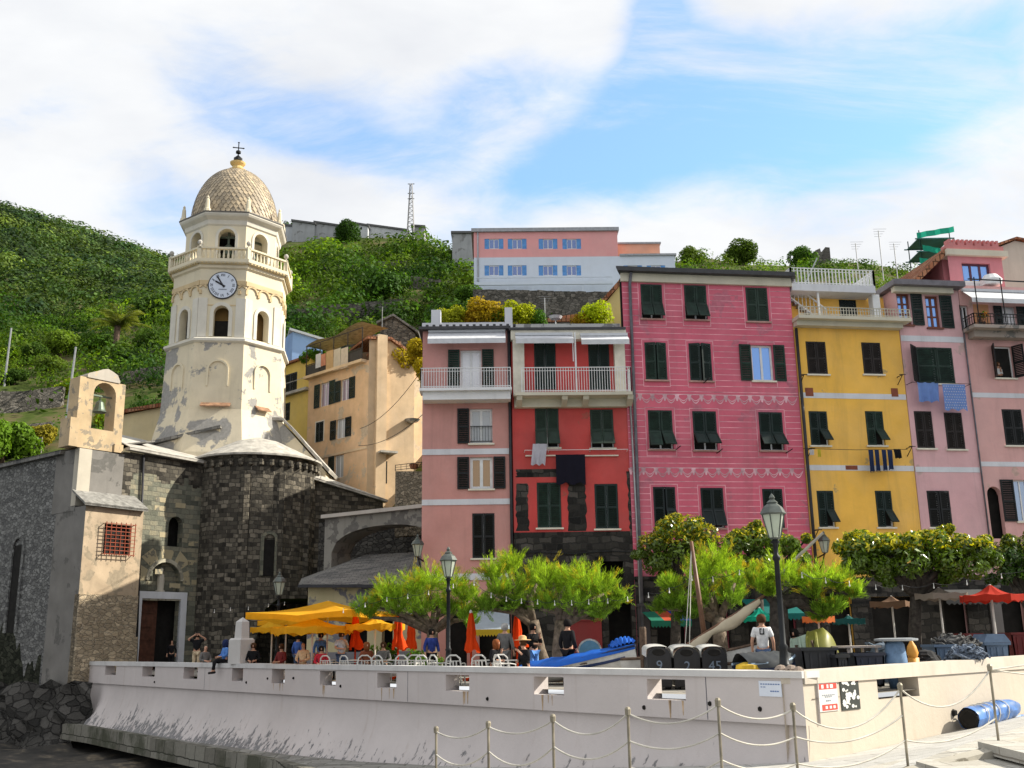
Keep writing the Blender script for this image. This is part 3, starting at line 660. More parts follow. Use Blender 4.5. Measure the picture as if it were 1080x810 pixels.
# --- far right dusty pink house with crenellated penthouse
D0 = FL.P(ur + .03, 0); FD = Fac(D0, R(8.5))
H = house_root('dusty pink house at the right end with an arched doorway and a battlemented penthouse', FD, 3)
zt = FD.uz(1045, 302)[1]; zbal = FD.uz(1050, 349)[1]; ur = 8.0
dh_ = [FD.rect(1046, 365, 1071, 399), FD.rect(1056, 431.5, 1082, 470), FD.rect(1068, 506, 1090, 550), FD.rect(1012, 322, 1024, 349), FD.rect(1056, 323, 1074, 349)]
ar = FD.rect(1040, 513, 1062, 568)
body('wall', H, FD, 0, ur, 0, zt, dh_ + [ar] + shop_holes(FD, [(1050, 1075)]), FPINK, 10)
ground_floor(H, FD, 0, ur, [(1050, 1075)], 3.6, DSTONE)
win(H, FD, dh_[0], 'ajar', SHUTK, open_w=.55, pane=DARK, bars=0); win(H, FD, dh_[1], 'closed', SHUTK); win(H, FD, dh_[2], 'open', SHUTK, right=False, pane=GLASS, open_w=.62)
win(H, FD, dh_[3], 'open', SHUT, right=False, pane=DARK, sill=None, open_w=.01) ; win(H, FD, dh_[4], 'open', SHUT, pane=glass('white curtained glass', (.75, .76, .8), .1, .3), sill=None, open_w=.4)
m_ = MB(); n_ = 10; uc = (ar[0] + ar[2]) / 2; rr = (ar[2] - ar[0]) / 2
for j in range(n_):      # spandrels that round the doorway's head
    a0, a1 = math.pi * j / n_, math.pi * (j + 1) / n_
    m_.prism([FD.P(uc + rr * math.cos(a0), ar[3] - rr + rr * math.sin(a0), .004), FD.P(uc + rr * math.cos(a1), ar[3] - rr + rr * math.sin(a1), .004), FD.P(uc + rr * math.cos(a1), ar[3] + .01, .004), FD.P(uc + rr * math.cos(a0), ar[3] + .01, .004)], -FD.n * .3)
m_.build('arch_head', FPINK, H)
strip('painted_band', H, FD, .02, ur, FD.uz(1050, 419.5)[1], FD.uz(1050, 414.5)[1], BAND, .015); strip('painted_band', H, FD, .02, ur, FD.uz(1050, 492)[1], FD.uz(1050, 487)[1], BAND, .015)
strip('recess_panel', H, FD, FD.uz(1027, 330)[0], FD.uz(1043, 330)[0], zbal, FD.uz(1030, 321)[1], plaster('orange render', (.62, .30, .15)), .01)
m_ = MB(); FD.obox(m_, -.05, ur, zbal - .15, zbal, 0, .95); FD.obox(m_, .2, ur, zbal - .45, zbal - .152, 0, .5); m_.build('balcony_slab', plaster('weathered concrete', (.40, .34, .30), (.2, .19, .18), .55, 2), H)
railing('balcony_railing', H, [FD.P(.02, 0, .02), FD.P(.02, 0, .9), FD.P(ur, 0, .9)], zbal, FD.uz(1050, 331, .9)[1], IRON, .16, .012)
awning(H, FD, .1, ur, FD.uz(1050, 308, .1)[1], FD.uz(1050, 320, .7)[1], .7, AWNW)
m_ = MB()
for u in (.3, 1.6, 3.2, 4.8): m_.bar(FD.P(u, zbal, .85), FD.P(u, zt + .1, .85), .04)
m_.bar(FD.P(0, zt, .85), FD.P(ur, zt - .1, .85), .05); m_.build('awning_frame', IRON, H)
FT = Fac(FD.P(0, 0, -1.5), R(8.5)); zc = FT.uz(1030, 271)[1]; pu0, pu1 = FT.uz(1001, 285)[0], FT.uz(1058, 285)[0]
tr_ = FT.rect(1014, 277, 1046.5, 298)
mb = MB(); holed(mb, FT, pu0, pu1, zt, zc, [tr_], .2); FT.obox(mb, pu0, pu1, zt, zc, -6, -.5); mb.build('penthouse_wall', plaster('rose render', (.60, .24, .27)), H)
win(H, FT, tr_, 'none', frame=simple('plum window frame', (.09, .035, .06)), pane=GLASSB, bars=2, sash=.1)
m_ = MB(); FT.obox(m_, pu0 - .1, pu1 + .25, zc, zc + .3, -6.2, .2); m_.build('penthouse_cornice', CREAMW, H)
m_ = MB(); FT.obox(m_, pu0 - .05, pu1 + .1, zc + .3, zc + .55, -.4, .1)
for i in range(6):
    u = pu0 + .12 + i * (pu1 - pu0 - .4) / 5.4; FT.obox(m_, u, u + .12, zc + .55, zc + .85, -.35, .08); FT.obox(m_, u + .22, u + .34, zc + .55, zc + .85, -.35, .08); FT.obox(m_, u + .12, u + .22, zc + .55, zc + .68, -.35, .08)
m_.build('battlements', plaster('rose merlons', (.58, .22, .22)), H)
# sloping tiled side roof of the penthouse and the beige house behind
m_ = MB(); a = FT.P(pu0, zc + .45, 0); m_.prism([a, FT.P(pu0 - 2.6, zc - 2.0, 0), FT.P(pu0 - 2.6, zc - 2.25, 0), a - [0, 0, .35]], -FT.n * 5); m_.build('side_roof', TERRA, H)
m_ = MB(); FT.obox(m_, pu0 + .3, pu0 + 1.6, zt, zt + .5, .2, .7); m_.lathe(FT.P(pu0 + 1.3, zt + .1, 1.2), [(0, 0), (.45, .05), (.5, .3), (.3, .55), (0, .6)], 12); m_.build('rooftop_planter', WHITE, H, smooth=False)
m_ = MB(); FT.obox(m_, pu0 - 2.1, pu0 - .9, zt - .4, zt + .5, .1, .6); m_.lathe(FT.P(pu0 - 1.3, zt + .05, .61), [(.36, 0), (.36, .0)], 10); m_.build('air_conditioner', WHITE, H)
HB = house_root('beige plastered house rising behind the battlemented penthouse', FD, 9, 'background_house')
FB2 = Fac(FD.P(0, 0, -7), R(8.5)); a = FB2.rect(1055, 255, 1085, 300); m_ = MB(); uu = FB2.uz(1050, 258)[0]
m_.prism([FB2.P(uu, 8, 0), FB2.P(uu + 7, 8, 0), FB2.P(uu + 7, a[3] - .9, 0), FB2.P(uu + 1.2, a[3] + .1, 0), FB2.P(uu, a[3] - .4, 0)], -FB2.n * 6); m_.build('wall', plaster('beige render', (.55, .50, .42)), HB)
m_ = MB(); m_.prism([FB2.P(uu - .1, a[3] - .35, .2), FB2.P(uu + 1.2, a[3] + .15, .2), FB2.P(uu + 7.2, a[3] - .85, .2), FB2.P(uu + 7.2, a[3] - .75, .2), FB2.P(uu + 1.2, a[3] + .27, .2), FB2.P(uu - .1, a[3] - .2, .2)], -FB2.n * 6.4); m_.build('roof', TERRA, HB)
w_ = FB2.rect(1063, 284, 1068, 296); win(HB, FB2, (w_[0], w_[1], w_[2], w_[3]), 'none', pane=DARK, sill=None)
HB = house_root('small yellow house with a sloping tiled roof edge wedged behind the raspberry house', FP, -2, 'background_house')
a, b, c_ = atY(630, 330, 51), atY(658, 296, 51), atY(670, 330, 51); m_ = MB(); m_.prism([a - [0, 0, 3], (c_[0], 51, a[2] - 3), (c_[0], 51, b[2]), b, a], (0, 4, 0)); m_.build('wall', plaster('primrose render', (.66, .52, .22)), HB); m_ = MB(); m_.prism([a + [-.2, -.2, -.1], b + [0, -.2, 0], b + [0, -.2, .28], a + [-.2, -.2, .16]], (0, 4.4, 0)); m_.build('roof', TERRA, HB)
# unseen house added behind the row to cast the shadow on the church wall
HSHADE = thing('background_house', (3, 60, 0), 'unseen ochre house added behind the coral red house to shade the church', 'house')
m_ = MB(); m_.box(-3.4, 8.5, 57, 74, 0, 18.4); m_.build('wall', plaster('ochre render', (.55, .38, .2)), HSHADE)
m_ = MB(); m_.prism([(-3.7, 56.8, 18.4), (8.8, 56.8, 18.4), (3.5, 56.8, 19.4)], (0, 17.4, 0)); m_.build('roof', TERRA, HSHADE)
# ------------------------------------------------------------------ church and bell tower
def arch_fill(mb, fac, r, depth, off=0.0, n=10, rise=None):
    """rounds off the head of a rectangular opening r"""
    u0, z0, u1, z1 = r; uc = (u0 + u1) / 2; rr = (u1 - u0) / 2; rs = rise or rr
    for j in range(n):
        a0, a1 = math.pi * j / n, math.pi * (j + 1) / n
        p = [(uc + rr * math.cos(a), z1 - rs + rs * math.sin(a)) for a in (a0, a1)]
        mb.prism([fac.P(*p[0], off), fac.P(*p[1], off), fac.P(p[1][0], z1 + .005, off), fac.P(p[0][0], z1 + .005, off)], -fac.n * depth)
def arch_band(mb, fac, r, w_, off, th, n=12, legs=True, z0=None):
    """raised surround of an arched opening"""
    u0, zb, u1, z1 = r; uc = (u0 + u1) / 2; rr = (u1 - u0) / 2; zs = z1 - rr
    for j in range(n):
        a0, a1 = math.pi * j / n, math.pi * (j + 1) / n
        q = [fac.P(uc + k * math.cos(a), zs + k * math.sin(a), off) for a, k in ((a0, rr), (a0, rr + w_), (a1, rr + w_), (a1, rr))]
        mb.prism(q, fac.n * th)
    if legs:
        fac.obox(mb, u0 - w_, u0, zb, zs, off, off + th); fac.obox(mb, u1, u1 + w_, zb, zs, off, off + th)
E1 = np.array([.61, .79, 0]); E1 /= np.linalg.norm(E1); N1 = np.array([E1[1], -E1[0], 0])
CHY = 59.5
A0 = np.array([gX(76, CHY), CHY, 0]); FA = Fac(A0, d=E1[:2]); FW = Fac(A0 - N1 * 1.2, d=E1[:2])
CH_ST = masonry('grey green church stone', [(.10, .105, .085), (.17, .175, .135), (.24, .24, .185), (.34, .31, .22)], (.13, .13, .11), .62, .3, .014, .1, blot=(.05, .05, .045), blot_amt=.60, bscale=.3)
CH_DK = masonry('dark and shaded church stone', [(.036, .033, .028), (.075, .068, .056), (.14, .126, .10), (.27, .24, .19)], (.05, .046, .04), .46, .27, .022, .2, blot=(.13, .115, .09), blot_amt=.60, bscale=.6)  # apse and aisle tones darkened for the shadow they stand in
CH_RB = rubble('grey rubble wall', (.14, .14, .14), (.26, .26, .25), (.16, .16, .155), 3.2)
TAN = plaster('tan render', (.46, .36, .25), (.34, .28, .2), .52, 1.2, streak=.35, var=.2)
GREYPL = plaster('grey cement render', (.21, .20, .185), (.15, .145, .135), .55, .6, streak=.3, var=.15)
GABLE = plaster('warm stained render', (.54, .41, .25), (.32, .27, .2), .55, 1.6, streak=.3, var=.18)
CREAM = plaster('pale cream render', (.70, .625, .46), (.36, .35, .32), .665, .33, streak=.16, var=.06)
CREAMP = plaster('peeling cream render', (.69, .61, .45), (.34, .33, .31), .505, .42, streak=.25, var=.08)
CRW = plaster('cream white trim', (.66, .63, .55), streak=.2)
SLABM = simple('pale slate slabs', (.40, .38, .34), .85, var=.25, scale=2, bump=.4, bscale=6)
CHU = thing('stone_church', FW.P(5, 0), 'dark stone harbour church with a rounded apse and a white framed doorway', 'church')
uL = FW.uz(128, 600)[0]; uR = FW.uz(254, 560)[0]; zT1 = FW.uz(147, 478)[1]; zT2 = FW.uz(253, 497)[1]
dr = FW.rect(149, 631, 186, 700); dr = (dr[0], .0, dr[2], dr[3]); wr = FW.rect(178.5, 544, 191.5, 577); nr_ = FW.rect(158, 592, 189, 626)
m_ = MB(); zT = max(zT1, zT2); holed(m_, FW, uL, uR, 0, zT2 - .05, [dr, wr, nr_], .5)
arch_fill(m_, FW, wr, .5); arch_fill(m_, FW, nr_, .5)
FW.obox(m_, nr_[0], nr_[2], nr_[1], nr_[3], -.5, -.4)
m_.quad(FW.P(uL, zT2 - .05), FW.P(uR, zT2 - .05), FW.P(uR, zT2, 0), FW.P(uL, zT1, 0))
m_.quad(FW.P(uR, 0), FW.P(uR, 0, -9), FW.P(uR, zT2, -9), FW.P(uR, zT2))
m_.build('wall', CH_ST, CHU)
m_ = MB(); zd = FW.uz(200, 503)[1]            # bare darker masonry under the eave, ragged below
k = 26
for i in range(k):
    a, b = uL + (uR - uL) * i / k, uL + (uR - uL) * (i + 1) / k; zt_ = lambda u: zT1 + (zT2 - zT1) * (u - uL) / (uR - uL)
    lo = zt_(a) - random.uniform(1.0, 1.7); m_.quad(FW.P(a, lo, .012), FW.P(b, lo, .012), FW.P(b, zt_(b), .012), FW.P(a, zt_(a), .012))
m_.build('upper_masonry', CH_DK, CHU)
m_ = MB(); FW.obox(m_, uL, uR, .05, zT2 - .4, -1.2, -.9); m_.build('dark_interior', DARK, CHU)
m_ = MB(); e = .42
FW.obox(m_, dr[0] - e, dr[0], 0, dr[3] + e, -.1, .12); FW.obox(m_, dr[2], dr[2] + e, 0, dr[3] + e, -.1, .12); FW.obox(m_, dr[0], dr[2], dr[3], dr[3] + e, -.1, .12)
dfr = m_.build('door_frame', plaster('white marble', (.66, .68, .72)), CHU)
m_ = MB(); dw = (dr[2] - dr[0]) * .5; FW.obox(m_, dr[0] + .02, dr[0] + dw, .02, dr[3] - .02, -.42, -.34)
for i in range(5):
    z = .2 + i * (dr[3] - .3) / 5; FW.obox(m_, dr[0] + .2, dr[0] + dw - .15, z, z + (dr[3] - .3) / 5 - .16, -.34, -.30)
m_.build('door', simple('dark brown door', (.085, .035, .022), .6, var=.3), CHU)
m_ = MB(); arch_band(m_, FW, nr_, .22, .0, .1, legs=False); FW.obox(m_, nr_[0] - .6, nr_[2] + .3, nr_[1] - .45, nr_[1] - .02, -.2, .06); m_.build('niche_arch', plaster('carved stone', (.46, .43, .33), (.3, .28, .22), .5, 2), CHU)
m_ = MB()
rr = (nr_[2] - nr_[0]) / 2; uc = (nr_[0] + nr_[2]) / 2; zs = nr_[3] - rr
for j in range(9):
    if j % 2: continue
    a = math.pi * (j + .5) / 9; b = math.pi * (j - .35) / 9; c_ = math.pi * (j + 1.1) / 9
    m_.prism([FW.P(uc + (rr + .24) * math.cos(b), zs + (rr + .24) * math.sin(b), .0), FW.P(uc + (rr + (.75 + .12 * j % .4)) * math.cos(b), zs + (rr + (.75 + .12 * j % .4)) * math.sin(b), .0), FW.P(uc + (rr + (.75 + .12 * j % .4)) * math.cos(c_), zs + (rr + (.75 + .12 * j % .4)) * math.sin(c_), .0), FW.P(uc + (rr + .24) * math.cos(c_), zs + (rr + .24) * math.sin(c_), .0)], FW.n * .012)
for _ in range(10):
    mb2 = MB(); u = random.uniform(uL + 1.2, uR - 2.2); z = random.uniform(4, zT2 - 2); FW.obox(mb2, u, u + random.uniform(.4, .8), z, z + .3, 0, .012); mb2.build('pale_block', plaster('tan stone blocks', (.42, .36, .23), (.2, .19, .15), .55, 2.0, streak=.3), CHU)
m_.build('voussoirs', plaster('tan stone blocks', (.42, .36, .23), (.2, .19, .15), .55, 2.0, streak=.3), CHU)
m_ = MB(); m_.lathe(FW.P(uc - .1, nr_[1] + .02, -.25), [(.28, 0), (.3, .12), (.2, .2), (.24, .7), (.2, 1.1), (.09, 1.2), (.14, 1.32), (.13, 1.45), (0, 1.55)], 10); m_.build('niche_statue', plaster('worn marble', (.5, .46, .38)), CHU, smooth=True)
m_ = MB(); m_.prism([FW.P(uL - .3, zT1 + .05, .45), FW.P(uR + .2, zT2 - .02, .45), FW.P(uR + .2, zT2 + .16, .45), FW.P(uL - .3, zT1 + .22, .45)], -N1 * .5)
m_.prism([FW.P(uL - .3, zT1 + .22, .45), FW.P(uR + .2, zT2 + .16, .45), FW.P(uR - 2, zT2 + 3.1, -9), FW.P(uL + 3, zT1 + 3.1, -9)], (0, 0, -.05)); m_.build('roof', SLABM, CHU)
drain('drain_pipe', CHU, [FW.P(FW.uz(149, 500)[0], zT1 - .1, .12), FW.P(FW.uz(149, 600)[0], .5, .12)], .07, COPPER)
# apse
AC = np.array([gX(267, 70, 8), 70, 0]); ar_ = 4.05; za = atY(285, 479, 66)[2]
m_ = MB(); m_.lathe(AC, [(ar_, 0), (ar_, za)], 36); m_.build('apse_wall', CH_DK, CHU)
m_ = MB()
for a in np.linspace(-150, -20, 5):
    c_ = AC + np.array([math.cos(R(a)), math.sin(R(a)), 0]) * (ar_ - .12); m_.tube([c_, c_ + [0, 0, za - 1.1]], .34, 6)
m_.build('apse_pilaster', CH_DK, CHU)
m_ = MB()
for j in range(40):
    a = 2 * math.pi * j / 40; c_ = AC + np.array([math.cos(a), math.sin(a), 0]) * (ar_ + .1); m_.lathe(c_ + [0, 0, za - .75], [(.0, 0), (.17, .1), (.17, .45), (.0, .5)], 6)
m_.build('apse_corbel', CH_DK, CHU)
m_ = MB(); m_.lathe(AC, [(ar_ + .35, za - .02), (ar_ + .35, za + .1), (ar_ + .1, za + .2), (1.5, za + 1.5), (0, za + 1.9)], 30); m_.build('apse_roof', SLABM, CHU)
m_ = MB(); aw = np.array([math.cos(R(-62)), math.sin(R(-62)), 0]); FWn = Fac(AC + aw * (ar_ + .02), d=(-aw[1], aw[0])); r_ = (-.35, 5.6, .35, 8.2)
FWn.obox(m_, -.35, .35, 5.6, 7.85, -.2, .03); m_.build('apse_window', DARK, CHU)
m_ = MB(); arch_band(m_, FWn, r_, .2, 0, .1); m_.build('window_surround', CH_ST, CHU)
# aisle running back on the right of the apse
Q0 = atY(318, 505, 69.5); Q1 = atY(404, 530, 72.5); FI = Fac(Q0, d=(Q1 - Q0)[:2]); L = np.linalg.norm((Q1 - Q0)[:2])
m_ = MB(); m_.prism([FI.P(-2, 0), FI.P(L, 0), FI.P(L, Q1[2]), FI.P(-2, Q0[2] + .6)], -FI.n * 2.5); m_.build('aisle_wall', CH_DK, CHU)
m_ = MB(); m_.prism([FI.P(-2, Q0[2] + .6, .35), FI.P(L + .2, Q1[2], .35), FI.P(L + .2, Q1[2] + .16, .35), FI.P(-2, Q0[2] + .76, .35)], -FI.n * .6)
m_.prism([FI.P(-2, Q0[2] + .76, .35), FI.P(L + .2, Q1[2] + .16, .35), FI.P(L + .2, Q1[2] + .7, -2.4), FI.P(-2, Q0[2] + 1.9, -2.4)], (0, 0, -.06)); m_.build('aisle_roof', SLABM, CHU)
# annex with its own roof slab, iron grille and bell gable
uA1 = FA.uz(146, 620)[0]; zA = FA.uz(100, 534)[1]; zlow = FA.uz(100, 627)[1]
gr = FA.rect(110.5, 552, 137, 586)
m_ = MB(); holed(m_, FA, 0, uA1, zlow, zA, [gr], .35); m_.build('annex_wall', TAN, CHU)
m_ = MB(); FA.obox(m_, -.0, uA1 - .02, -4, zlow - .0, -.4, .10); FA.obox(m_, -.05, uA1, -4, FA.uz(100, 672)[1], .10, .3)
m_.build('annex_base', rubble('tan rubble', (.36, .29, .20), (.48, .39, .27), (.44, .38, .30), 2.8), CHU)
m_ = MB(); FA.obox(m_, gr[0], gr[2], gr[1], gr[3], -.34, -.3); m_.build('dark_window', DARK, CHU)
m_ = MB()
for i in range(7): u = gr[0] - .05 + (gr[2] - gr[0] + .1) * i / 6; m_.bar(FA.P(u, gr[1] - .1, .3), FA.P(u, gr[3] + .1, .3), .04)
for i in range(9): z = gr[1] + (gr[3] - gr[1]) * i / 8; m_.bar(FA.P(gr[0] - .1, z, .3), FA.P(gr[2] + .1, z, .3), .035)
for u in (gr[0] - .08, gr[2] + .08):
    for z in (gr[1], gr[3]): m_.bar(FA.P(u, z, 0), FA.P(u, z, .3), .035)
m_.build('window_grille', simple('rusty red iron', (.30, .07, .035), .7, var=.25), CHU)
FLs = Fac(A0, d=(N1[0], N1[1]))                # left wall: u negative runs back along the nave
FLs.n = -E1 * 1.0
m_ = MB(); m_.quad(FLs.P(-3.2, -4), FLs.P(0, -4), FLs.P(0, zA), FLs.P(-3.2, zA)); m_.quad(FLs.P(-3.2, zA), FLs.P(-1.2, zA), FLs.P(-1.2, zA + 3.2), FLs.P(-3.2, zA + 3.2)); m_.build('annex_side_wall', GREYPL, CHU)
m_ = MB(); m_.prism([FA.P(-.25, zA, .3), FA.P(uA1 + .1, zA - .05, .3), FA.P(uA1 + .1, zA + .1, .3), FA.P(-.25, zA + .15, .3)], -N1 * .02)
m_.prism([FA.P(-.25, zA + .02, .3), FA.P(uA1 + .1, zA + .0, .3), FA.P(uA1 + .1, zA + .9, -1.2), FA.P(-.25, zA + .9, -1.2)], (0, 0, .13)); m_.build('annex_roof', simple('grey slab roof', (.22, .215, .2), .85, var=.3), CHU)
# wall above the annex carrying the bell gable
FG = Fac(A0 - N1 * 1.2, d=E1[:2]); zg = FG.uz(100, 474)[1]; ug0 = FG.uz(71, 470)[0]; ug1 = FG.uz(133, 470)[0]
m_ = MB(); FG.obox(m_, -.02, 2.9, zA - .2, zg - .05, -2.5, 0.02); m_.build('upper_wall', GREYPL, CHU)
m_ = MB(); FG.obox(m_, 2.9, uL + .2, zA - .2, zT1 - .05, -2.5, .015); m_.build('corner_masonry', CH_DK, CHU)
m_ = MB(); FG.obox(m_, -.05, .75, zA + .1, zg - .05, -.4, .08); m_.build('corner_block', plaster('pale quoin', (.50, .46, .38)), CHU)
BG = thing('bell_gable', FG.P((ug0 + ug1) / 2, zg, -.6), 'tan arched bell gable standing on the church corner', 'bell gable')
zt = FG.uz(118, 392)[1]; g0, g1 = FG.uz(82, 430)[0], FG.uz(131, 430)[0]
ao = FG.rect(100, 401.5, 118, 455); ao = (ao[0], ao[1], ao[2] + .1, ao[3])
m_ = MB(); holed(m_, FG, g0, g1, zg, ao[3] + .12, [ao], 1.1, .0, back=True); arch_fill(m_, FG, ao, 1.1)
for u in (g0, g1): m_.quad(FG.P(u, zg, 0), FG.P(u, zg, -1.1), FG.P(u, ao[3] + .12, -1.1), FG.P(u, ao[3] + .12, 0))
zm = ao[3] + .12; FG.obox(m_, ug0, ug0 + .55, zg, zg + 1.7, -1.0, .12); FG.obox(m_, g1 - .5, g1 + .08, zg, zg + .5, -1.0, .1)
m_.build('wall', GABLE, BG)
m_ = MB(); um = (ao[0] + ao[2]) / 2
prof = [(g0 + .45, zm), (g0 + .42, zm + .15), (g0 + .52, zm + .28), (um - .62, zm + .5), (um - .3, zm + .66), (um + .05, zm + .76), (um + .4, zm + .64), (um + .72, zm + .48), (g1 - .5, zm + .25), (g1 - .42, zm + .12), (g1 - .45, zm)]
m_.prism([FG.P(u, z, .06) for u, z in prof], -FG.n * 1.2); m_.build('curved_top', plaster('grey weathered cap', (.46, .42, .36), (.6, .46, .28), .55, 1.5), BG)
m_ = MB(); m_.lathe(FG.P(um, ao[3] - 1.75, -.5), [(.44, 0), (.36, .12), (.27, .4), (.22, .6), (.1, .72), (0, .74)], 14); m_.bar(FG.P(um, ao[3] - 1.03, -.5), FG.P(um, ao[3] - .75, -.5), .08); m_.bar(FG.P(ao[0], ao[3] - .75, -.5), FG.P(ao[2], ao[3] - .75, -.5), .09); m_.build('bell', simple('green bronze', (.12, .15, .12), .5, .5), BG, smooth=False)
m_ = MB(); FG.obox(m_, ao[0], ao[2], zg + .02, ao[1], -.9, -.35); m_.build('sill_wall', GABLE, BG)
# long nave wall to the left
m_ = MB(); z0_ = zA + 2.3; zn = onp(30, 488, FLs.P(0, 0), FLs.n)[2]
un0, un1 = -22.0, -3.2
m_.quad(FLs.P(un0, -4), FLs.P(un1, -4), FLs.P(un1, zn), FLs.P(un0, zn)); m_.build('nave_wall', CH_RB, CHU)
m_ = MB(); m_.prism([FLs.P(un0, zn, .3), FLs.P(un1 + .4, zn, .3), FLs.P(un1 + .4, zn + .25, .3), FLs.P(un0, zn + .25, .3)], -FLs.n * .5)
m_.prism([FLs.P(un0, zn + .25, .3), FLs.P(un1 + .4, zn + .25, .3), FLs.P(un1 + .4, zn + 1.7, -6), FLs.P(un0, zn + 1.7, -6)], (0, 0, -.08)); m_.build('nave_roof', SLATE, CHU)
m_ = MB(); k = 240
for i in range(k):
    a, b = -21.8 + 18.4 * i / k, -21.8 + 18.4 * (i + 1) / k; hf = lambda u: 1.6 + 1.3 * math.sin(u * .5) + .6 * math.sin(u * 1.7 + 1) + .35 * math.sin(u * 5.1) + .2 * math.sin(u * 11.3); m_.quad(FLs.P(a, -3.9, .012), FLs.P(b, -3.9, .012), FLs.P(b, hf(b), .012), FLs.P(a, hf(a), .012))
m_.build('damp_moss', rubble('damp mossy stone', (.02, .024, .016), (.055, .058, .042), (.02, .02, .018), 2.2), CHU)
lw = onp(17, 610, FLs.P(0, 0), FLs.n); ul_ = (lw - FLs.O) @ FLs.d
m_ = MB(); FLs.obox(m_, ul_ - .55, ul_ + .55, lw[2] - 3.2, lw[2] + 2, -.3, .02); m_.build('lancet_window', DARK, CHU)
m_ = MB(); arch_band(m_, FLs, (ul_ - .55, lw[2] - 3.2, ul_ + .55, lw[2] + 2.4), .25, 0, .12); m_.build('window_surround', CH_RB, CHU)
# the rock it stands on
m_ = MB(); pr = [(-40, -6), (-40, -.5)]
G_ = []
for i in range(26):
    u = 2.2 - i * 1.1; row = []
    for j in range(7):
        z = -4.2 + j * .62; o = (1.5 - j * .2) * (1.0 if u < .5 else .45) + random.uniform(-.4, .5); row.append(FLs.P(u + random.uniform(-.45, .45), z + random.uniform(-.2, .2), max(.05, o)))
    G_.append(row)
m_.grid(G_); struct(m_.build('rock_outcrop', rubble('dark sea rock', (.035, .034, .032), (.09, .085, .078), (.025, .025, .024), 1.3, 1.0)))

# --- the tower
TY = 74.0; TC = np.array([gX(243, TY, 26), TY, 0.0]); A8 = R(-83)
def tz(py, px=235, dy=3.8): return atY(px, py, TY - dy)[2]
TW = thing('bell_tower', TC + [0, 0, 12], 'cream octagonal bell tower with a clock, a balcony and a scaly dome', 'bell tower')
def oct_(mb, prof, caps=True): mb.lathe(TC, [(r_ / math.cos(math.pi / 8), z) for r_, z in prof], 8, A8 - math.pi / 8, caps)
def face(k, ap):
    a = A8 + k * math.pi / 4; n = np.array([math.cos(a), math.sin(a), 0]); return Fac(TC + n * ap, d=(-n[1], n[0]))
ap1, ap2, ap3, ap4 = 4.05, 3.86, 4.3, 3.24
z_base, z_str, z_led, z_fr, z_cor0, z_bal, z_rail, z_bc, z_top = tz(428), tz(360), tz(319.5), tz(309), tz(283), tz(271.5, dy=4.4), tz(259.5, dy=4.4), tz(236, dy=3.4), tz(224.5, dy=3.6)
m_ = MB(); oct_(m_, [(ap1 + .2, z_base - 2), (ap1 - .02, z_str)]); m_.build('lower_shaft', CREAMP, TW)
m_ = MB(); oct_(m_, [(5.2, z_base - 8), (4.9, z_base - 3.4), (4.5, z_base - 1.6), (ap1 + .15, z_base - .3)]); m_.build('flared_base', CREAMP, TW)
for k, du in ((0, 1.0), (1, .6)):
    m_ = MB(); f_ = face(k, 4.35); m_.prism([f_.P(-du, z_base - .2, .2), f_.P(du, z_base - .2 , .2), f_.P(du, z_base + .35, -.5), f_.P(-du, z_base + .35, -.5)], (0, 0, .07))
    m_.build('tiled_ledge', simple('dull tile', (.30, .17, .10), .9, var=.3), TW)
m_ = MB(); oct_(m_, [(ap1 + .02, z_str - .15), (ap1 + .2, z_str - .05), (ap1 + .2, z_str + .12), (ap2, z_str + .3)]); m_.build('string_course', CRW, TW)
# middle shaft: one real arched window in each face
m_ = MB(); hw = ap2 * math.tan(math.pi / 8); wz0, wz1 = z_str + .35, tz(322.5)
for k in range(8):
    f_ = face(k, ap2); r_ = (-.52, wz0, .52, wz1); holed(m_, f_, -hw, hw, z_str, z_cor0, [r_], .55); arch_fill(m_, f_, r_, .55)
m_.build('middle_shaft', CREAM, TW)
m_ = MB(); oct_(m_, [(ap2 - 1.1, z_str), (ap2 - 1.1, z_cor0)]); m_.build('dark_core', plaster('ochre interior', (.36, .22, .08)), TW)
for k in range(8):
    f_ = face(k, ap2); m_ = MB(); arch_band(m_, f_, (-.52, wz0, .52, wz1), .26, 0, .07)
    if k in (7, 0, 1, 2): m_.build('window_surround', CRW, TW)
    m_ = MB(); f_.obox(m_, -.5, .5, wz0 + .1, wz1 - .95, -.75, -.6)
    if k != 1: m_.build('louvre', DARK, TW)
    # corner pilaster strips and the little hanging arches above them
    for s in (-1, 1): m_ = MB(); f_.obox(m_, s * hw - (.62 if s > 0 else 0), s * hw + (0 if s > 0 else .62), z_str + .3, z_fr - .4, 0, .07); m_.build('corner_pilaster', CRW, TW)
    m_ = MB(); f_.obox(m_, -hw, hw, z_fr + .62, z_fr + .9, 0, .09)
    if k == 0: spans = [(-hw, -hw + .5), (hw - .5, hw)]
    else: spans = [(-hw + i * 2 * hw / 3, -hw + (i + 1) * 2 * hw / 3) for i in range(3)]
    for a, b in spans:
        r_ = (a + .12, z_fr - .1, b - .12, z_fr + .5); f_.obox(m_, a, b, z_fr + .55, z_fr + .62, 0, .09)
        arch_band(m_, f_, r_, .13, 0, .09, 8, legs=False); f_.obox(m_, a - .02, a + .16, z_fr - .1, z_fr + .2, 0, .1)
    m_.build('hanging_arches', plaster('ochre trim', (.62, .48, .28)), TW)
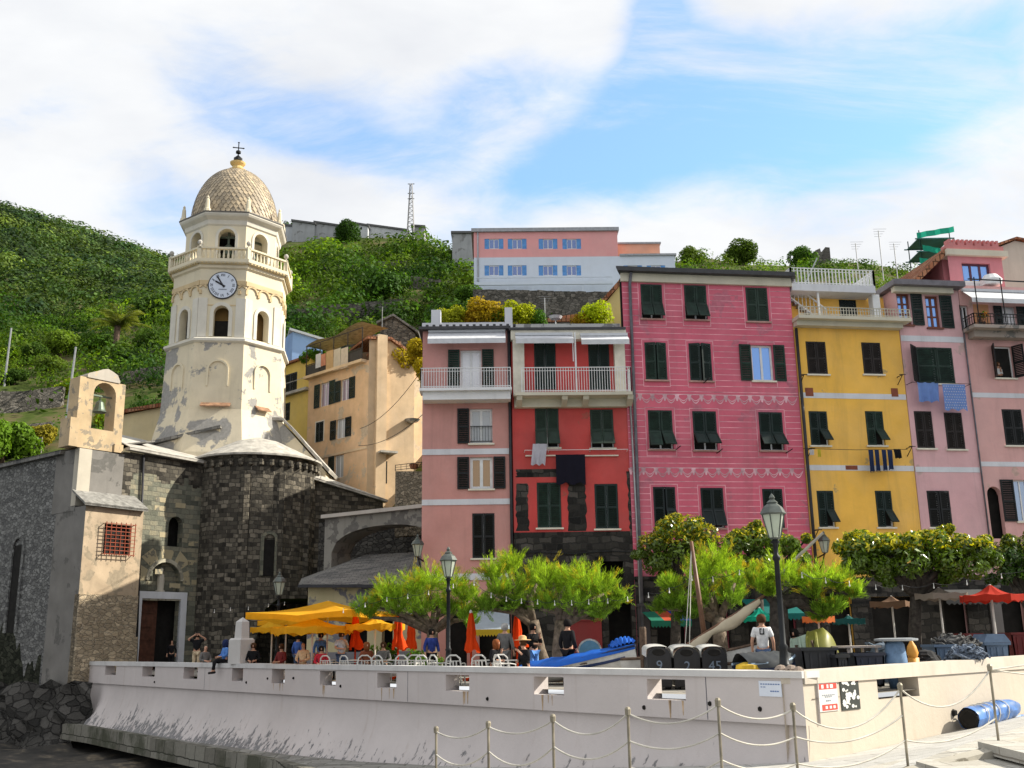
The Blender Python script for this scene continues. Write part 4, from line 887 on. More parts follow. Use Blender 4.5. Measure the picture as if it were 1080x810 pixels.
# clock
f_ = face(0, ap2); zc = tz(300.5, 231, 4.0); uc = 0.0; cr_ = .95
m_ = MB()
def disc(mb, fac, u, z, r, o0, o1, n=40):
    mb.prism([fac.P(u + r * math.cos(2 * math.pi * j / n), z + r * math.sin(2 * math.pi * j / n), o0) for j in range(n)], fac.n * (o1 - o0))
disc(m_, f_, uc, zc, cr_ + .07, 0, .1); ck = m_.build('clock', simple('black clock rim', (.03, .03, .035)), TW)
m_ = MB(); disc(m_, f_, uc, zc, cr_, .1, .12); m_.build('clock_dial', simple('white clock dial', (.60, .66, .76), .5, var=.04), ck)
NUM = ['XII', 'I', 'II', 'III', 'IIII', 'V', 'VI', 'VII', 'VIII', 'IX', 'X', 'XI']
for h, s in enumerate(NUM):
    m_ = MB(); a = -2 * math.pi * h / 12 + math.pi / 2; rad = np.array([math.cos(a), math.sin(a)]); tan = np.array([math.sin(a), -math.cos(a)])
    wch = {'I': .085, 'V': .15, 'X': .15}; tot = sum(wch[c] for c in s); x = -tot / 2; q = lambda tt, rr: f_.P(uc + rad[0] * rr + tan[0] * tt, zc + rad[1] * rr + tan[1] * tt, .122)
    def stroke(t0, r0, t1, r1, w_=.022):
        p0, p1 = np.array([t0, r0]), np.array([t1, r1]); d = p1 - p0; nn = np.array([-d[1], d[0]]) / np.linalg.norm(d) * w_
        m_.quad(*[q(*p) for p in (p0 - nn, p0 + nn, p1 + nn, p1 - nn)])
    for c in s:
        xm = x + wch[c] / 2; ro, ri = .86, .66
        if c == 'I': stroke(xm, ri, xm, ro)
        elif c == 'V': stroke(xm, ri, xm - .06, ro); stroke(xm, ri, xm + .06, ro, .015)
        else: stroke(xm - .06, ri, xm + .06, ro); stroke(xm + .06, ri, xm - .06, ro, .015)
        x += wch[c]
    m_.build('clock_numeral', simple('blue black paint', (.03, .035, .06)), ck)
for nm, ang, ln, wd in (('hour_hand', 150, .66, .06), ('minute_hand', 121, .84, .05)):
    m_ = MB(); a = R(ang); p = np.array([math.cos(a), math.sin(a)]); nn = np.array([-p[1], p[0]]) * wd
    m_.prism([f_.P(uc + x_, zc + z_, .13) for x_, z_ in (p * -.2 - nn, p * ln * .8 - nn, p * ln, p * ln * .8 + nn, p * -.2 + nn)], f_.n * .02); m_.build(nm, simple('black clock rim', (.03, .03, .035)), ck)
m_ = MB(); f_.obox(m_, -.28, .3, zc - .36, zc - .28, .12, .124); m_.build('dial_lettering', simple('grey dial lettering', (.25, .28, .34)), ck)
m_ = MB(); f_.obox(m_, -1.1, 1.2, zc - 1.5, zc - 1.42, 0, .03); m_.build('ochre_ledge', plaster('ochre trim', (.62, .48, .28)), TW)
# balcony
m_ = MB(); oct_(m_, [(ap2, z_cor0 - .1), (ap2 + .15, z_cor0), (ap2 + .2, z_cor0 + .35), (ap3 - .1, z_bal - .35), (ap3, z_bal - .25), (ap3, z_bal)]); m_.build('balcony_cornice', CREAM, TW)
for k in range(8):
    m_ = MB(); f_ = face(k, ap2 + .2); hk = ap2 * math.tan(math.pi / 8)
    for i in range(11): u = -hk + (i + .5) * 2 * hk / 11; f_.obox(m_, u - .07, u + .07, z_cor0 + .25, z_cor0 + .55, 0, .22)
    f_.obox(m_, -hk, hk, z_cor0 + .2, z_cor0 + .27, .0, .1); m_.build('dentil_course', plaster('ochre cream', (.62, .50, .28)), TW)
m_ = MB(); oct_(m_, [(ap3 - .32, z_rail - .13), (ap3 - .05, z_rail - .13), (ap3 - .05, z_rail), (ap3 - .32, z_rail)], caps=False)
b_ = m_.build('balustrade', CREAM, TW)
m_ = MB(); h_ = z_rail - .13 - z_bal
for k in range(8):
    f_ = face(k, ap3 - .18); hk = (ap3 - .18) * math.tan(math.pi / 8)
    for i in range(11):
        u = -hk + (i + .5) * 2 * hk / 11; m_.lathe(f_.P(u, z_bal), [(.06, 0), (.09, h_ * .3), (.045, h_ * .75), (.07, h_)], 6)
    f_.obox(m_, -hk - .14, -hk + .14, z_bal, z_rail + .05, -.15, .13)
m_.build('balusters', CREAM, b_)
m_ = MB()
for k in range(8):
    f_ = face(k, ap3 - .18); hk = (ap3 - .18) * math.tan(math.pi / 8); m_.lathe(f_.P(-hk, z_rail + .05), [(.07, 0), (.05, .1), (.16, .22), (.18, .34), (.1, .47), (0, .5)], 8)
m_.build('ball_finials', plaster('grey stone balls', (.46, .44, .4)), b_)
# belfry
m_ = MB(); hw = ap4 * math.tan(math.pi / 8); az1 = tz(240.5, 238, 3.4)
for k in range(8):
    f_ = face(k, ap4); r_ = (-.6, z_bal + .02, .6, az1); holed(m_, f_, -hw, hw, z_bal, z_bc, [r_], .6, back=True); arch_fill(m_, f_, r_, .6)
m_.build('belfry_wall', CREAM, TW)
for k in range(8): m_ = MB(); arch_band(m_, face(k, ap4), (-.6, z_bal, .6, az1), .2, 0, .06); m_.build('belfry_arch', CRW, TW)
for k in (0, 1, 7):
    f_ = face(k, ap4); m_ = MB(); zb = az1 - 1.75; m_.lathe(f_.P(0, zb, -.95), [(.5, 0), (.42, .14), (.34, .45), (.28, .75), (.14, .9), (0, .93)], 14); m_.bar(f_.P(0, zb + .9, -.95), f_.P(0, az1 + .1, -.95), .14); m_.bar(f_.P(-1, az1 - .3, -.95), f_.P(1, az1 - .3, -.95), .14); m_.build('bell', simple('green bronze', (.12, .15, .12), .5, .5), TW)
m_ = MB(); oct_(m_, [(1.2, z_bal), (1.2, z_bc)]); m_.build('inner_core', DARK, TW)
m_ = MB(); oct_(m_, [(ap4, z_bc - .1), (ap4 + .1, z_bc), (ap4 + .15, z_bc + .3), (ap4 + .42, z_top - .25), (ap4 + .5, z_top - .12), (ap4 + .5, z_top)]); m_.build('cornice', CRW, TW)
m_ = MB(); oct_(m_, [(ap4 + .55, z_top), (ap4 + .55, z_top + .08), (3.3, z_top + .3)]); m_.build('cornice_cap', simple('dark lead cap', (.12, .11, .1)), TW)
zapex = atY(255, 181, TY)[2]; dr_ = 3.16; dh_t = zapex - z_top - .2
m_ = MB(); rows, cols_ = 22, 56
pf = lambda t: (dr_ * math.cos(t * math.pi / 2) ** .92 + .02, z_top + .2 + dh_t * math.sin(t * math.pi / 2))
m_.lathe(TC, [pf(t / 24) for t in range(25)], 40, 0)
tl = [MB(), MB()]
for i in range(rows):          # overlapping scale tiles
    t0, t1 = i / rows * .97, (i + 1.75) / rows * .97; r0, za_ = pf(t0); r1, zb_ = pf(min(t1, .999))
    for j in range(cols_):
        a = 2 * math.pi * (j + .5 * (i % 2)) / cols_; da = math.pi / cols_ * .96
        P_ = lambda rr, aa, z, o: TC + np.array([(rr + o) * math.cos(aa), (rr + o) * math.sin(aa), z])
        random.choice(tl).quad(P_(r0, a, za_ - .03, .085), P_(r0 * .62 + r1 * .38, a + da, za_ * .62 + zb_ * .38, .06), P_(r1, a + da * .6, zb_, .012), P_(r1, a - da * .6, zb_, .012), P_(r0 * .62 + r1 * .38, a - da, za_ * .62 + zb_ * .38, .06))
dm = m_.build('dome', simple('grey brown dome', (.10, .08, .06), .8), TW); tl[0].build('scale_tiles', simple('pale tan dome tiles', (.46, .37, .25), .6, var=.25, scale=2.2, spec=.35), dm); tl[1].build('scale_tiles', simple('grey tan dome tiles', (.34, .28, .20), .6, var=.3, scale=2.2, spec=.35), dm)
m_ = MB(); m_.lathe(TC, [(.7, zapex - .15), (.74, zapex + .05), (.46, zapex + .12), (.38, zapex + .4), (.56, zapex + .6), (.6, zapex + .72), (.4, zapex + .78), (.2, zapex + .8)], 14); m_.build('dome_lantern', plaster('golden render', (.66, .48, .2)), TW)
m_ = MB(); zz = zapex + .8; zz -= .1; m_.lathe(TC + [0, 0, zz], [(.12, 0), (.34, .2), (.34, .4), (.1, .62), (.04, .7)], 10)
m_.tube([TC + [0, 0, zz + .6], TC + [0, 0, zz + 1.75]], .04, 6); m_.bar(TC + [-.36, -.1, zz + 1.3], TC + [.36, .1, zz + 1.3], .06); m_.lathe(TC + [0, 0, zz + .75], [(0, 0), (.2, .1), (.2, .25), (0, .4)], 8)
for p in ((-.36, -.1, 1.3), (.36, .1, 1.3), (0, 0, 1.75)): m_.lathe(TC + [p[0], p[1], zz + p[2] - .07], [(0, 0), (.09, .07), (0, .14)], 6)
m_.build('cross', IRON, TW)
for k in range(8):
    m_ = MB(); a = A8 + math.pi / 8 + k * math.pi / 4; c_ = TC + np.array([math.cos(a), math.sin(a), 0]) * (ap4 + .25) / math.cos(math.pi / 8); m_.lathe(c_ + [0, 0, z_top + .05], [(.28, 0), (.26, .25), (.19, .3), (.14, .95), (.08, 1.08), (.11, 1.16), (0, 1.35)], 8); m_.build('pinnacle', CREAM, TW)
# blind arches on the lower shaft
for k in (7, 0, 1): m_ = MB(); arch_band(m_, face(k, ap1 + .12), (-.62, tz(408), .62, tz(382)), .12, -.08, .12); m_.build('blind_arch', CREAM, TW)
WG = thing('church_wing', TC + [5, -3, 8], 'cream plastered transept sloping down right of the bell tower', 'outbuilding')
m_ = MB(); m_.prism([atY(250, 520, 72.4), atY(345, 520, 72.4), atY(343, 497, 72.4), atY(297, 445, 72.4), atY(250, 441, 72.4)], (0, 4, 0)); m_.build('wall', CREAMP, WG); m_ = MB(); a, b, c_ = atY(346, 498, 72.1), atY(298, 443, 72.1), atY(284, 443, 72.1); m_.prism([a, b, b + [0, 0, .2], a + [.1, 0, .2]], (0, 4.4, 0)); m_.prism([b, c_, c_ + [0, 0, .2], b + [0, 0, .2]], (0, .6, 0)); m_.build('roof', SLABM, WG)
# transept wing between the tower and the door wall
WG = thing('church_wing', TC + [-4, -4, 8], 'low cream wing with a tiled roof at the foot of the bell tower', 'outbuilding')
a = atY(152, 472, 69.5); b = atY(232, 452, 69.5)
m_ = MB(); m_.prism([atY(152, 500, 69.5), atY(232, 500, 69.5), b, a], (0, 5, 0)); m_.build('wall', CREAMP, WG)
m_ = MB(); m_.prism([a + [-.3, -.3, 0], b + [.1, -.3, 0], b + [.1, -.3, .2], a + [-.3, -.3, .2]], (0, 5.4, 0)); m_.build('roof', SLATE, WG)
WG = thing('church_wing', atY(150, 480, 80), 'small yellow house with a red tiled roof edge between bell gable and tower', 'outbuilding')
a = atY(128, 438, 80); b = atY(178, 428, 80); m_ = MB(); m_.prism([atY(128, 490, 80), atY(178, 490, 80), b, a], (0, 5, 0)); m_.build('wall', plaster('butter render', (.70, .58, .34)), WG)
m_ = MB(); m_.prism([a + [-.4, -.4, 0], b + [.4, -.4, 0], b + [.4, -.4, .3], a + [-.4, -.4, .3]], (0, 5.6, .5)); m_.build('roof', TERRA, WG)
# ------------------------------------------------------------------ houses on the slope between church and row
OX = np.array([gX(386, 76, 10), 76, 0]); dL = np.array([.72, -.69]); FO = Fac(OX, d=dL)      # left facade, u<0
ORM = plaster('apricot render', (.70, .47, .28), (.55, .44, .32), .54, .5, streak=.25, var=.15); ORG = plaster('pale apricot gable render', (.66, .49, .31), (.50, .40, .30), .58, .35, streak=.25, var=.14)
H = thing('hillside_house', OX, 'apricot house with dark green shutters and washing hung on its roof terrace', 'house')
zt = FO.uz(380, 361)[1]; u0 = FO.uz(325, 420)[0]; zter = FO.uz(350, 392)[1]
oh = [FO.rect(338, 405, 347, 427), FO.rect(360, 401, 368, 421), FO.rect(333.5, 446, 341, 465), FO.rect(355, 443, 364, 461), FO.rect(353, 481, 362, 503)]
body('wall', H, FO, u0, 0, 4, zter, oh, ORM, 7, .2)
for i, r_ in enumerate(oh):
    if i == 2: win(H, FO, r_, 'closed', SHUT, sill=None, surround=CRW)
    else: win(H, FO, r_, 'open', SHUT, pane=glass('lilac curtained glass', (.35, .28, .33), .3, .2) if i < 2 else glass('curtain glass', (.42, .44, .46), .15, .2), sill=None, surround=None, open_w=.72, right=i != 4)
strip('string_course', H, FO, u0, 0, FO.uz(360, 479)[1], FO.uz(360, 476.5)[1], ORG, .06)
FGb = Fac(OX, d=(.88, .47)); ug = FGb.uz(437, 400)[0]; zr = FGb.uz(412, 362)[1]; ze = FGb.uz(437, 379)[1]
m_ = MB(); m_.quad(FGb.P(0, 4), FGb.P(ug, 4), FGb.P(ug, ze), FGb.P(0, zt)); m_.prism([FGb.P(0, zt), FGb.P(ug, ze), FGb.P(ug * .45, zr + .2)], -FGb.n * .2)
m_.quad(FGb.P(ug, 4), FGb.P(ug, 4, -7), FGb.P(ug, ze, -7), FGb.P(ug, ze)); FGb.obox(m_, .55, 1.35, 4, zt + .4, 0, .35); m_.build('gable_wall', ORG, H)
gw = FGb.rect(400, 369, 406.5, 384); m_ = MB(); leaf_shutter(m_, FGb.P(gw[0], gw[1], .02), FGb.d, (0, 0, 1), FGb.n, gw[2] - gw[0], gw[3] - gw[1]); m_.build('shutter', simple('teal shutter paint', (.02, .16, .12), .5), H)
m_ = MB(); ap_ = FGb.P(ug * .45, zr + .2); rgt = FGb.P(ug + .3, ze - .1); lft = FGb.P(-.3, zt - .05)
m_.prism([ap_ + FGb.n * .3, rgt + FGb.n * .3, rgt + FGb.n * .3 + [0, 0, .22], ap_ + FGb.n * .3 + [0, 0, .22]], -FGb.n * 7); m_.prism([lft + FGb.n * .3, ap_ + FGb.n * .3, ap_ + FGb.n * .3 + [0, 0, .22], lft + FGb.n * .3 + [0, 0, .22]], -FGb.n * 4); m_.build('roof', TERRA, H)
m_ = MB(); FO.obox(m_, u0 - .05, -.3, zter - .12, zter + .1, -5, .5); m_.build('terrace_slab', ORG, H)
m_ = MB()
for i in range(5): u = u0 + .1 + i * (-.5 - u0) / 4; m_.bar(FO.P(u, zter, .35), FO.P(u, zter + 2.6, .35), .07)
m_.bar(FO.P(u0, zter + 1.0, .35), FO.P(-.4, zter + 1.0, .35), .06); m_.bar(FO.P(u0, zter + 2.6, .35), FO.P(-.4, zter + 2.6, .35), .06); FO.obox(m_, u0, -.4, zter + .1, zter + .95, .30, .33); m_.build('terrace_frame', simple('dark terrace screen', (.05, .045, .04), .8), H)
m_ = MB(); FO.obox(m_, u0, -.3, zter, zter + 2.2, -3.4, -3.2); m_.build('terrace_back_wall', plaster('dark brown render', (.16, .10, .06)), H)
m_ = MB(); m_.grid([[FO.P(u0 + (-.4 - u0) * i / 10, zter + 2.65 + .15 * math.sin(i * .9) + .35 * i / 10, .4 - 2.6 * j / 4) for j in range(5)] for i in range(11)]); m_.build('terrace_canopy', simple('reed canopy', (.36, .34, .2), .9, var=.3), H)
dd_ = FGb.rect(401, 486, 408, 510); m_ = MB(); FGb.obox(m_, dd_[0], dd_[2], dd_[1], dd_[3], -.05, .03); m_.build('doorway', DARK, H)
m_ = MB(); FGb.obox(m_, dd_[0] - .3, dd_[2] + .5, dd_[3] + .5, dd_[3] + .65, 0, .9); m_.build('door_canopy', SLABM, H)
m_ = MB(); m_.lathe(FGb.P(ug - .3, zr - 6.2, .35), [(0, 0), (.45, .12), (.6, .3)], 14, caps=False); m_.build('satellite_dish', GREYM, H)
for i, (x0, x1, ya, yb, c, lb) in enumerate(((333, 338, 374, 387, (.7, .7, .72), 'white towel on the apricot house terrace line'), (338.5, 343, 374, 385, (.62, .28, .18), 'small orange cloth drying on the apricot house terrace'), (344, 351, 371, 390, (.62, .42, .22), 'tan towel drying on the apricot house terrace'), (352, 358.5, 369, 389, (.70, .62, .50), 'cream towel, left of two on the apricot house terrace'), (359.5, 366.5, 368, 387, (.72, .62, .50), 'cream towel nearest the chimney corner on the apricot house terrace'))):
    a = FO.rect(x0, ya, x1, yb, .45); m_ = MB(); m_.grid([[FO.P(a[0] + (a[2] - a[0]) * s / 6, a[1] + (a[3] - a[1]) * t / 5, .44 + .04 * math.sin(s * 1.9) * (1 - t / 5)) for t in range(6)] for s in range(7)])
    tag(m_.build('towel', cloth('towel cloth %d' % i, c, .25)), lb, 'laundry', 'washing on the apricot house')
# yellow house left of it
H = thing('hillside_house', FO.P(u0 - 2, 4, 0), 'lemon yellow house between the bell tower and the apricot house', 'house')
FYH = Fac(FO.P(0, 0, -.15), d=dL); y0 = FYH.uz(285, 420)[0]; zt = FYH.uz(310, 383)[1]; yw = [FYH.rect(300.5, 396, 313, 411), FYH.rect(296, 427, 305.5, 443)]
body('wall', H, FYH, y0, u0 - .02, 4, zt, yw, plaster('lemon render', (.72, .52, .13), streak=.2), 6, .15)
win(H, FYH, yw[0], 'closed', SHUTK, sill=None); win(H, FYH, yw[1], 'closed', SHUTK, sill=None)
m_ = MB(); a = FYH.uz(310, 415)[1]; FYH.obox(m_, y0, u0 - .05, a - .1, a + .12, 0, .4); m_.bar(FYH.P(y0, a + .9, .38), FYH.P(u0 - .1, a + .9, .38), .04); m_.build('balcony', SLABM, H)
m_ = MB(); FYH.obox(m_, y0, u0 - .05, zt, zt + .18, -6, .3); m_.build('roof', TERRA, H)
# blue house
H = thing('hillside_house', atY(312, 380, 84), 'sky blue house with a pale roof edge behind the yellow one', 'house')
FB = Fac(atY(309, 348, 84), d=(.96, .28)); b1 = FB.uz(340, 370)[0]; zt = FB.uz(309, 349)[1]; zt2 = FB.uz(340, 360)[1]
m_ = MB(); m_.prism([FB.P(0, 10), FB.P(b1, 10), FB.P(b1, zt2), FB.P(0, zt)], -FB.n * 5); m_.build('wall', plaster('sky blue render', (.30, .50, .86), streak=.1, var=.05), H)
FB_ = Fac(atY(309, 348, 84) - FB.n * .05, d=(.55, -.83)); m_ = MB(); m_.prism([FB_.P(-6, 10), FB_.P(0, 10), FB_.P(0, zt), FB_.P(-6, zt - .7)], -FB_.n * .3); m_.build('side_wall', plaster('deeper blue render', (.26, .42, .74)), H)
a = FB_.rect(296.5, 356, 299, 366); m_ = MB(); FB_.obox(m_, a[0], a[2] + .3, a[1], a[3], 0, .04); m_.build('window', SHUTK, H)
m_ = MB(); m_.prism([FB.P(-.3, zt, .25), FB.P(b1 + .2, zt2, .25), FB.P(b1 + .2, zt2 + .2, .25), FB.P(-.3, zt + .2, .25)], -FB.n * 5.5); m_.build('roof', plaster('pale roof edge', (.5, .55, .6)), H)
# arched bridge passage, the rubble walls behind it, and the slate roofed low building
BR = thing('arched_bridge', atY(400, 560, 58), 'grey rendered arched passage bridging from the church to the salmon house', 'bridge')
p0, p1 = atY(343, 541, 60), atY(446, 536, 56); Fb = Fac(p0, d=(p1 - p0)[:2]); L = np.linalg.norm((p1 - p0)[:2]); zt0, zt1 = p0[2], p1[2]; ztb = min(zt0, zt1)
zs = Fb.uz(347, 583)[1]; N = 22; m_ = MB(); un = Fb.uz(350, 570)[0]; ux = L + 1
for i in range(N):
    def pt(t): u = un + (ux - un) * t; x = (t - .5) * 2; return u, zs + (ztb - .7 - zs) * math.sqrt(max(0, 1 - abs(x) ** 2.3))
    a, b = pt(i / N), pt((i + 1) / N); m_.prism([Fb.P(*a), Fb.P(*b), Fb.P(b[0], ztb), Fb.P(a[0], ztb)], -Fb.n * 1.6)
m_.prism([Fb.P(0, 0), Fb.P(un, 0), Fb.P(un, ztb), Fb.P(0, ztb)], -Fb.n * 1.6); m_.build('arch', plaster('grey cream render', (.27, .255, .22), (.17, .16, .145), .52, 1, streak=.4), BR)
m_ = MB(); Fb.obox(m_, -.1, L + .4, ztb, ztb + .2, -1.8, .25); m_.build('coping', plaster('pale coping', (.55, .5, .44)), BR)
RW = thing('rubble_wall', atY(400, 560, 64), 'dark rubble wall seen through the arched passage', 'wall')
m_ = MB(); a, b = atY(335, 600, 66), atY(447, 540, 63); m_.prism([(a[0], 66, 0), (b[0], 63, 0), (b[0], 63, ztb + .5), (a[0], 66, ztb + .5)], (0, .6, 0)); m_.build('wall', rubble('dark rubble', (.045, .042, .04), (.10, .095, .085), (.03, .03, .028), 2.6), RW)
RW = thing('rubble_wall', atY(430, 510, 62), 'small tan rubble terrace wall with an iron rail and a pot of red flowers', 'wall')
m_ = MB(); a, b = atY(417, 497, 61), atY(447, 497, 60); m_.prism([(a[0], 61, ztb - 1), (b[0], 60, ztb - 1), (b[0], 60, b[2]), (a[0], 61, a[2])], (0, .5, 0)); m_.build('wall', rubble('tan rubble small', (.20, .17, .12), (.36, .30, .22), (.2, .18, .15), 3.5), RW)
railing('railing', RW, [(a[0], 60.95, 0), (b[0], 59.95, 0)], a[2], a[2] + .35, IRON, .4)
m_ = MB(); m_.lathe((b[0] - .6, 60.2, a[2]), [(.2, 0), (.28, .25), (.1, .3)], 10); m_.build('flower_pot', TERRA, RW)
LB = thing('low_building', atY(380, 640, 54), 'low building with a broad slate roof and peeling cream walls under the bridge', 'outbuilding')
e0, e1 = atY(315, 616, 53), atY(447, 616, 50.5); t0, t1 = atY(386, 585, 60), atY(447, 582, 57.5); e0b = atY(318, 610, 60)
m_ = MB(); m_.prism([e0, e1, t1, t0], (0, 0, -.14)); m_.prism([e0, t0, e0b], (0, 0, -.14)); m_.build('roof', SLATE, LB)
m_ = MB(); m_.bar(e0 - [0, 0, .1], e1 - [0, 0, .1], .14); m_.build('gutter', COPPER, LB)
m_ = MB(); Fl = Fac(e0 + [.4, .5, 0], d=(e1 - e0)[:2]); L = np.linalg.norm((e1 - e0)[:2]); holed(m_, Fl, 0, L, 0, e0[2] - .15, [(2.2, .05, 3.4, 2.4), (4.2, .05, 4.8, 2.4)], .3); m_.prism([Fl.P(0, 0), Fl.P(0, e0[2] - .15), e0b + [.4, 0, -.2], (e0b[0] + .4, e0b[1], 0)], (.2, 0, 0)); m_.build('wall', plaster('peeling cream and grey wall', (.52, .46, .27), (.20, .20, .22), .5, .45, streak=.3), LB)
m_ = MB(); Fl.obox(m_, .1, L, 0, 2.9, -1.2, -.9); m_.build('dark_interior', DARK, LB)
m_ = MB(); Fl.obox(m_, -.05, L, 0, .95, .0, .03); m_.build('grey_dado', plaster('grey dado', (.2, .2, .22)), LB)

# ------------------------------------------------------------------ terrain: the hillside
HT = {-500: [(84, -8, 'z'), (88, .5, 'z'), (97, 500), (118, 440), (152, 380), (200, 350), (290, 265), (430, 175), (700, 190)],
      -200: [(84, -8, 'z'), (88, .5, 'z'), (97, 498), (118, 438), (152, 378), (200, 346), (290, 275), (430, 190), (700, 205)],
      0: [(84, -8, 'z'), (88, .5, 'z'), (95, 486), (117, 428), (150, 370), (200, 338), (290, 278), (430, 219), (700, 230)],
      100: [(84, -8, 'z'), (88, .5, 'z'), (95, 478), (117, 418), (150, 360), (200, 333), (290, 290), (430, 249), (700, 262)],
      175: [(84, -8, 'z'), (88, .5, 'z'), (95, 468), (117, 408), (150, 348), (200, 325), (290, 300), (430, 276), (700, 290)],
      240: [(82, -8, 'z'), (86, .5, 'z'), (95, 450), (117, 395), (150, 335), (200, 312), (290, 304), (430, 296), (700, 310)],
      300: [(78, 4, 'z'), (92, 405), (117, 355), (150, 300), (176, 256), (215, 262), (430, 315), (700, 330)],
      350: [(76, 4, 'z'), (92, 400), (117, 350), (150, 292), (176, 248), (215, 256), (430, 315), (700, 330)],
      435: [(70, 5, 'z'), (92, 392), (117, 345), (150, 288), (176, 250), (215, 258), (430, 315), (700, 330)],
      470: [(66, 6, 'z'), (92, 390), (117, 342), (150, 296), (176, 264), (215, 270), (430, 320), (700, 330)],
      500: [(66, 6, 'z'), (88, 394), (108, 350), (118, 312), (138, 309), (176, 282), (430, 330), (700, 330)],
      700: [(66, 6, 'z'), (88, 394), (108, 350), (118, 312), (138, 309), (176, 284), (430, 330), (700, 330)],
      740: [(66, 6, 'z'), (88, 384), (117, 325), (150, 290), (176, 276), (215, 284), (430, 330), (700, 330)],
      870: [(66, 6, 'z'), (88, 384), (117, 330), (150, 296), (176, 281), (215, 288), (430, 330), (700, 330)],
      1100: [(68, 6, 'z'), (88, 390), (117, 345), (150, 318), (176, 303), (215, 308), (430, 340), (700, 340)],
      1700: [(72, 6, 'z'), (88, 400), (117, 365), (150, 345), (176, 335), (215, 336), (430, 360), (700, 360)]}
hk = sorted(HT)
def prof_z(px):
    out = []
    for e in HT[px]:
        if len(e) == 3: out.append((e[0], e[1])); continue
        d = ray(max(-250, min(1400, px)), e[1]); k = e[0] / math.hypot(d[0], d[1]); out.append((e[0], EYE + d[2] * k))
    return out
HP = {k: prof_z(k) for k in hk}
def col_z(px, r):
    i = max(0, min(len(hk) - 2, int(np.searchsorted(hk, px)) - 1)); a, b = hk[i], hk[i + 1]; t = min(1, max(0, (px - a) / (b - a))); t = t * t * (3 - 2 * t)
    za = np.interp(r, *zip(*HP[a])); zb = np.interp(r, *zip(*HP[b])); return za * (1 - t) + zb * t
pxs = np.concatenate([np.arange(-500, 1701, 12)]); rs = np.concatenate([np.arange(64, 180, 2.0), np.arange(180, 460, 7.0), np.arange(460, 701, 30.0)])
ZG = np.array([[col_z(p, r) for r in rs] for p in pxs])
# smooth along distance a little, then terrace the near slopes
ZS = ZG.copy(); ZS[:, 1:-1] = (ZG[:, :-2] + 2 * ZG[:, 1:-1] + ZG[:, 2:]) / 4
from mathutils import noise as mnoise
AZ = np.arctan((pxs - 540) / (F * .96))
for i in range(len(pxs)):
    for j in range(len(rs)):
        x, y = rs[j] * math.sin(AZ[i]), rs[j] * math.cos(AZ[i])
        if rs[j] > 90: ZS[i, j] += mnoise.noise((x * .06, y * .06, 0)) * (.5 if rs[j] < 180 else 3.0) + (mnoise.noise((x * .015, y * .015, 3)) * 7 if rs[j] > 230 else 0)
ZS -= 5.0 * np.clip((rs - 240) / 120, 0, 1)[None, :]
def hill_z(px, r):
    fi = np.clip((px - pxs[0]) / 12, 0, len(pxs) - 1.001); i = int(fi); t = fi - i
    return (1 - t) * np.interp(r, rs, ZS[i]) + t * np.interp(r, rs, ZS[i + 1])
def hill_pt(px, r):
    a = math.atan((px - 540) / (F * .96)); return np.array([r * math.sin(a), r * math.cos(a), hill_z(px, r)])
m_ = MB(); m_.grid([[(rs[j] * math.sin(AZ[i]), rs[j] * math.cos(AZ[i]), ZS[i, j]) for j in range(len(rs))] for i in range(len(pxs))][::-1])
gm, t, b = newmat('hillside soil and grass'); tc = t.n('ShaderNodeTexCoord')
c = t.ramp(t.noise(tc.outputs['Object'], .25, 8, .65), [(.34, (.035, .05, .014)), (.48, (.06, .085, .02)), (.58, (.11, .09, .05)), (.7, (.13, .12, .04))])
t.l(c, b.inputs['Base Color']); b.inputs['Roughness'].default_value = 1; b.inputs['Specular IOR Level'].default_value = .05
struct(m_.build('hillside', gm, smooth=True))

# ------------------------------------------------------------------ foliage
def leaves(name, C, N, L_, Wd, T, mat, parent=None, up=0.0, loc=None, droop=None):
    """many leaf-sized faces. C centres, N facing normals, L_ lengths, Wd widths, T tint rgb"""
    C, N = np.asarray(C, float), np.asarray(N, float); n = len(C)
    rv = rng.normal(size=(n, 3)); rv[:, 2] += up
    N = N / (np.linalg.norm(N, axis=1, keepdims=True) + 1e-9)
    ax = rv - N * np.sum(rv * N, 1, keepdims=True); ax /= np.linalg.norm(ax, axis=1, keepdims=True) + 1e-9
    if droop is not None: ax = droop / (np.linalg.norm(droop, axis=1, keepdims=True) + 1e-9)
    side = np.cross(N, ax); side /= np.linalg.norm(side, axis=1, keepdims=True) + 1e-9
    L_ = np.broadcast_to(np.asarray(L_, float), (n,))[:, None]; Wd = np.broadcast_to(np.asarray(Wd, float), (n,))[:, None]
    V = np.stack([C - ax * L_ / 2, C + side * Wd / 2 - ax * L_ * .05, C + ax * L_ / 2, C - side * Wd / 2 - ax * L_ * .05], 1).reshape(-1, 3)
    base = BASE.get(parent.name, np.zeros(3)) if parent else (np.array(loc, float) if loc is not None else np.zeros(3))
    me = bpy.data.meshes.new(name); me.vertices.add(4 * n); me.vertices.foreach_set('co', (V - base).ravel().astype(np.float32))
    me.loops.add(4 * n); me.loops.foreach_set('vertex_index', np.arange(4 * n, dtype=np.int32))
    me.polygons.add(n); me.polygons.foreach_set('loop_start', np.arange(0, 4 * n, 4, dtype=np.int32))
    ca = me.color_attributes.new('tint', 'FLOAT_COLOR', 'POINT')
    tt = np.ones((4 * n, 4), np.float32); tt[:, :3] = np.repeat(np.asarray(T, float), 4, 0); ca.data.foreach_set('color', tt.ravel())
    me.materials.append(mat); me.update(calc_edges=True)
    o = bpy.data.objects.new(name, me); col.objects.link(o); BASE[o.name] = base
    if parent: o.parent = parent
    elif loc is not None: o.location = tuple(base)
    return o
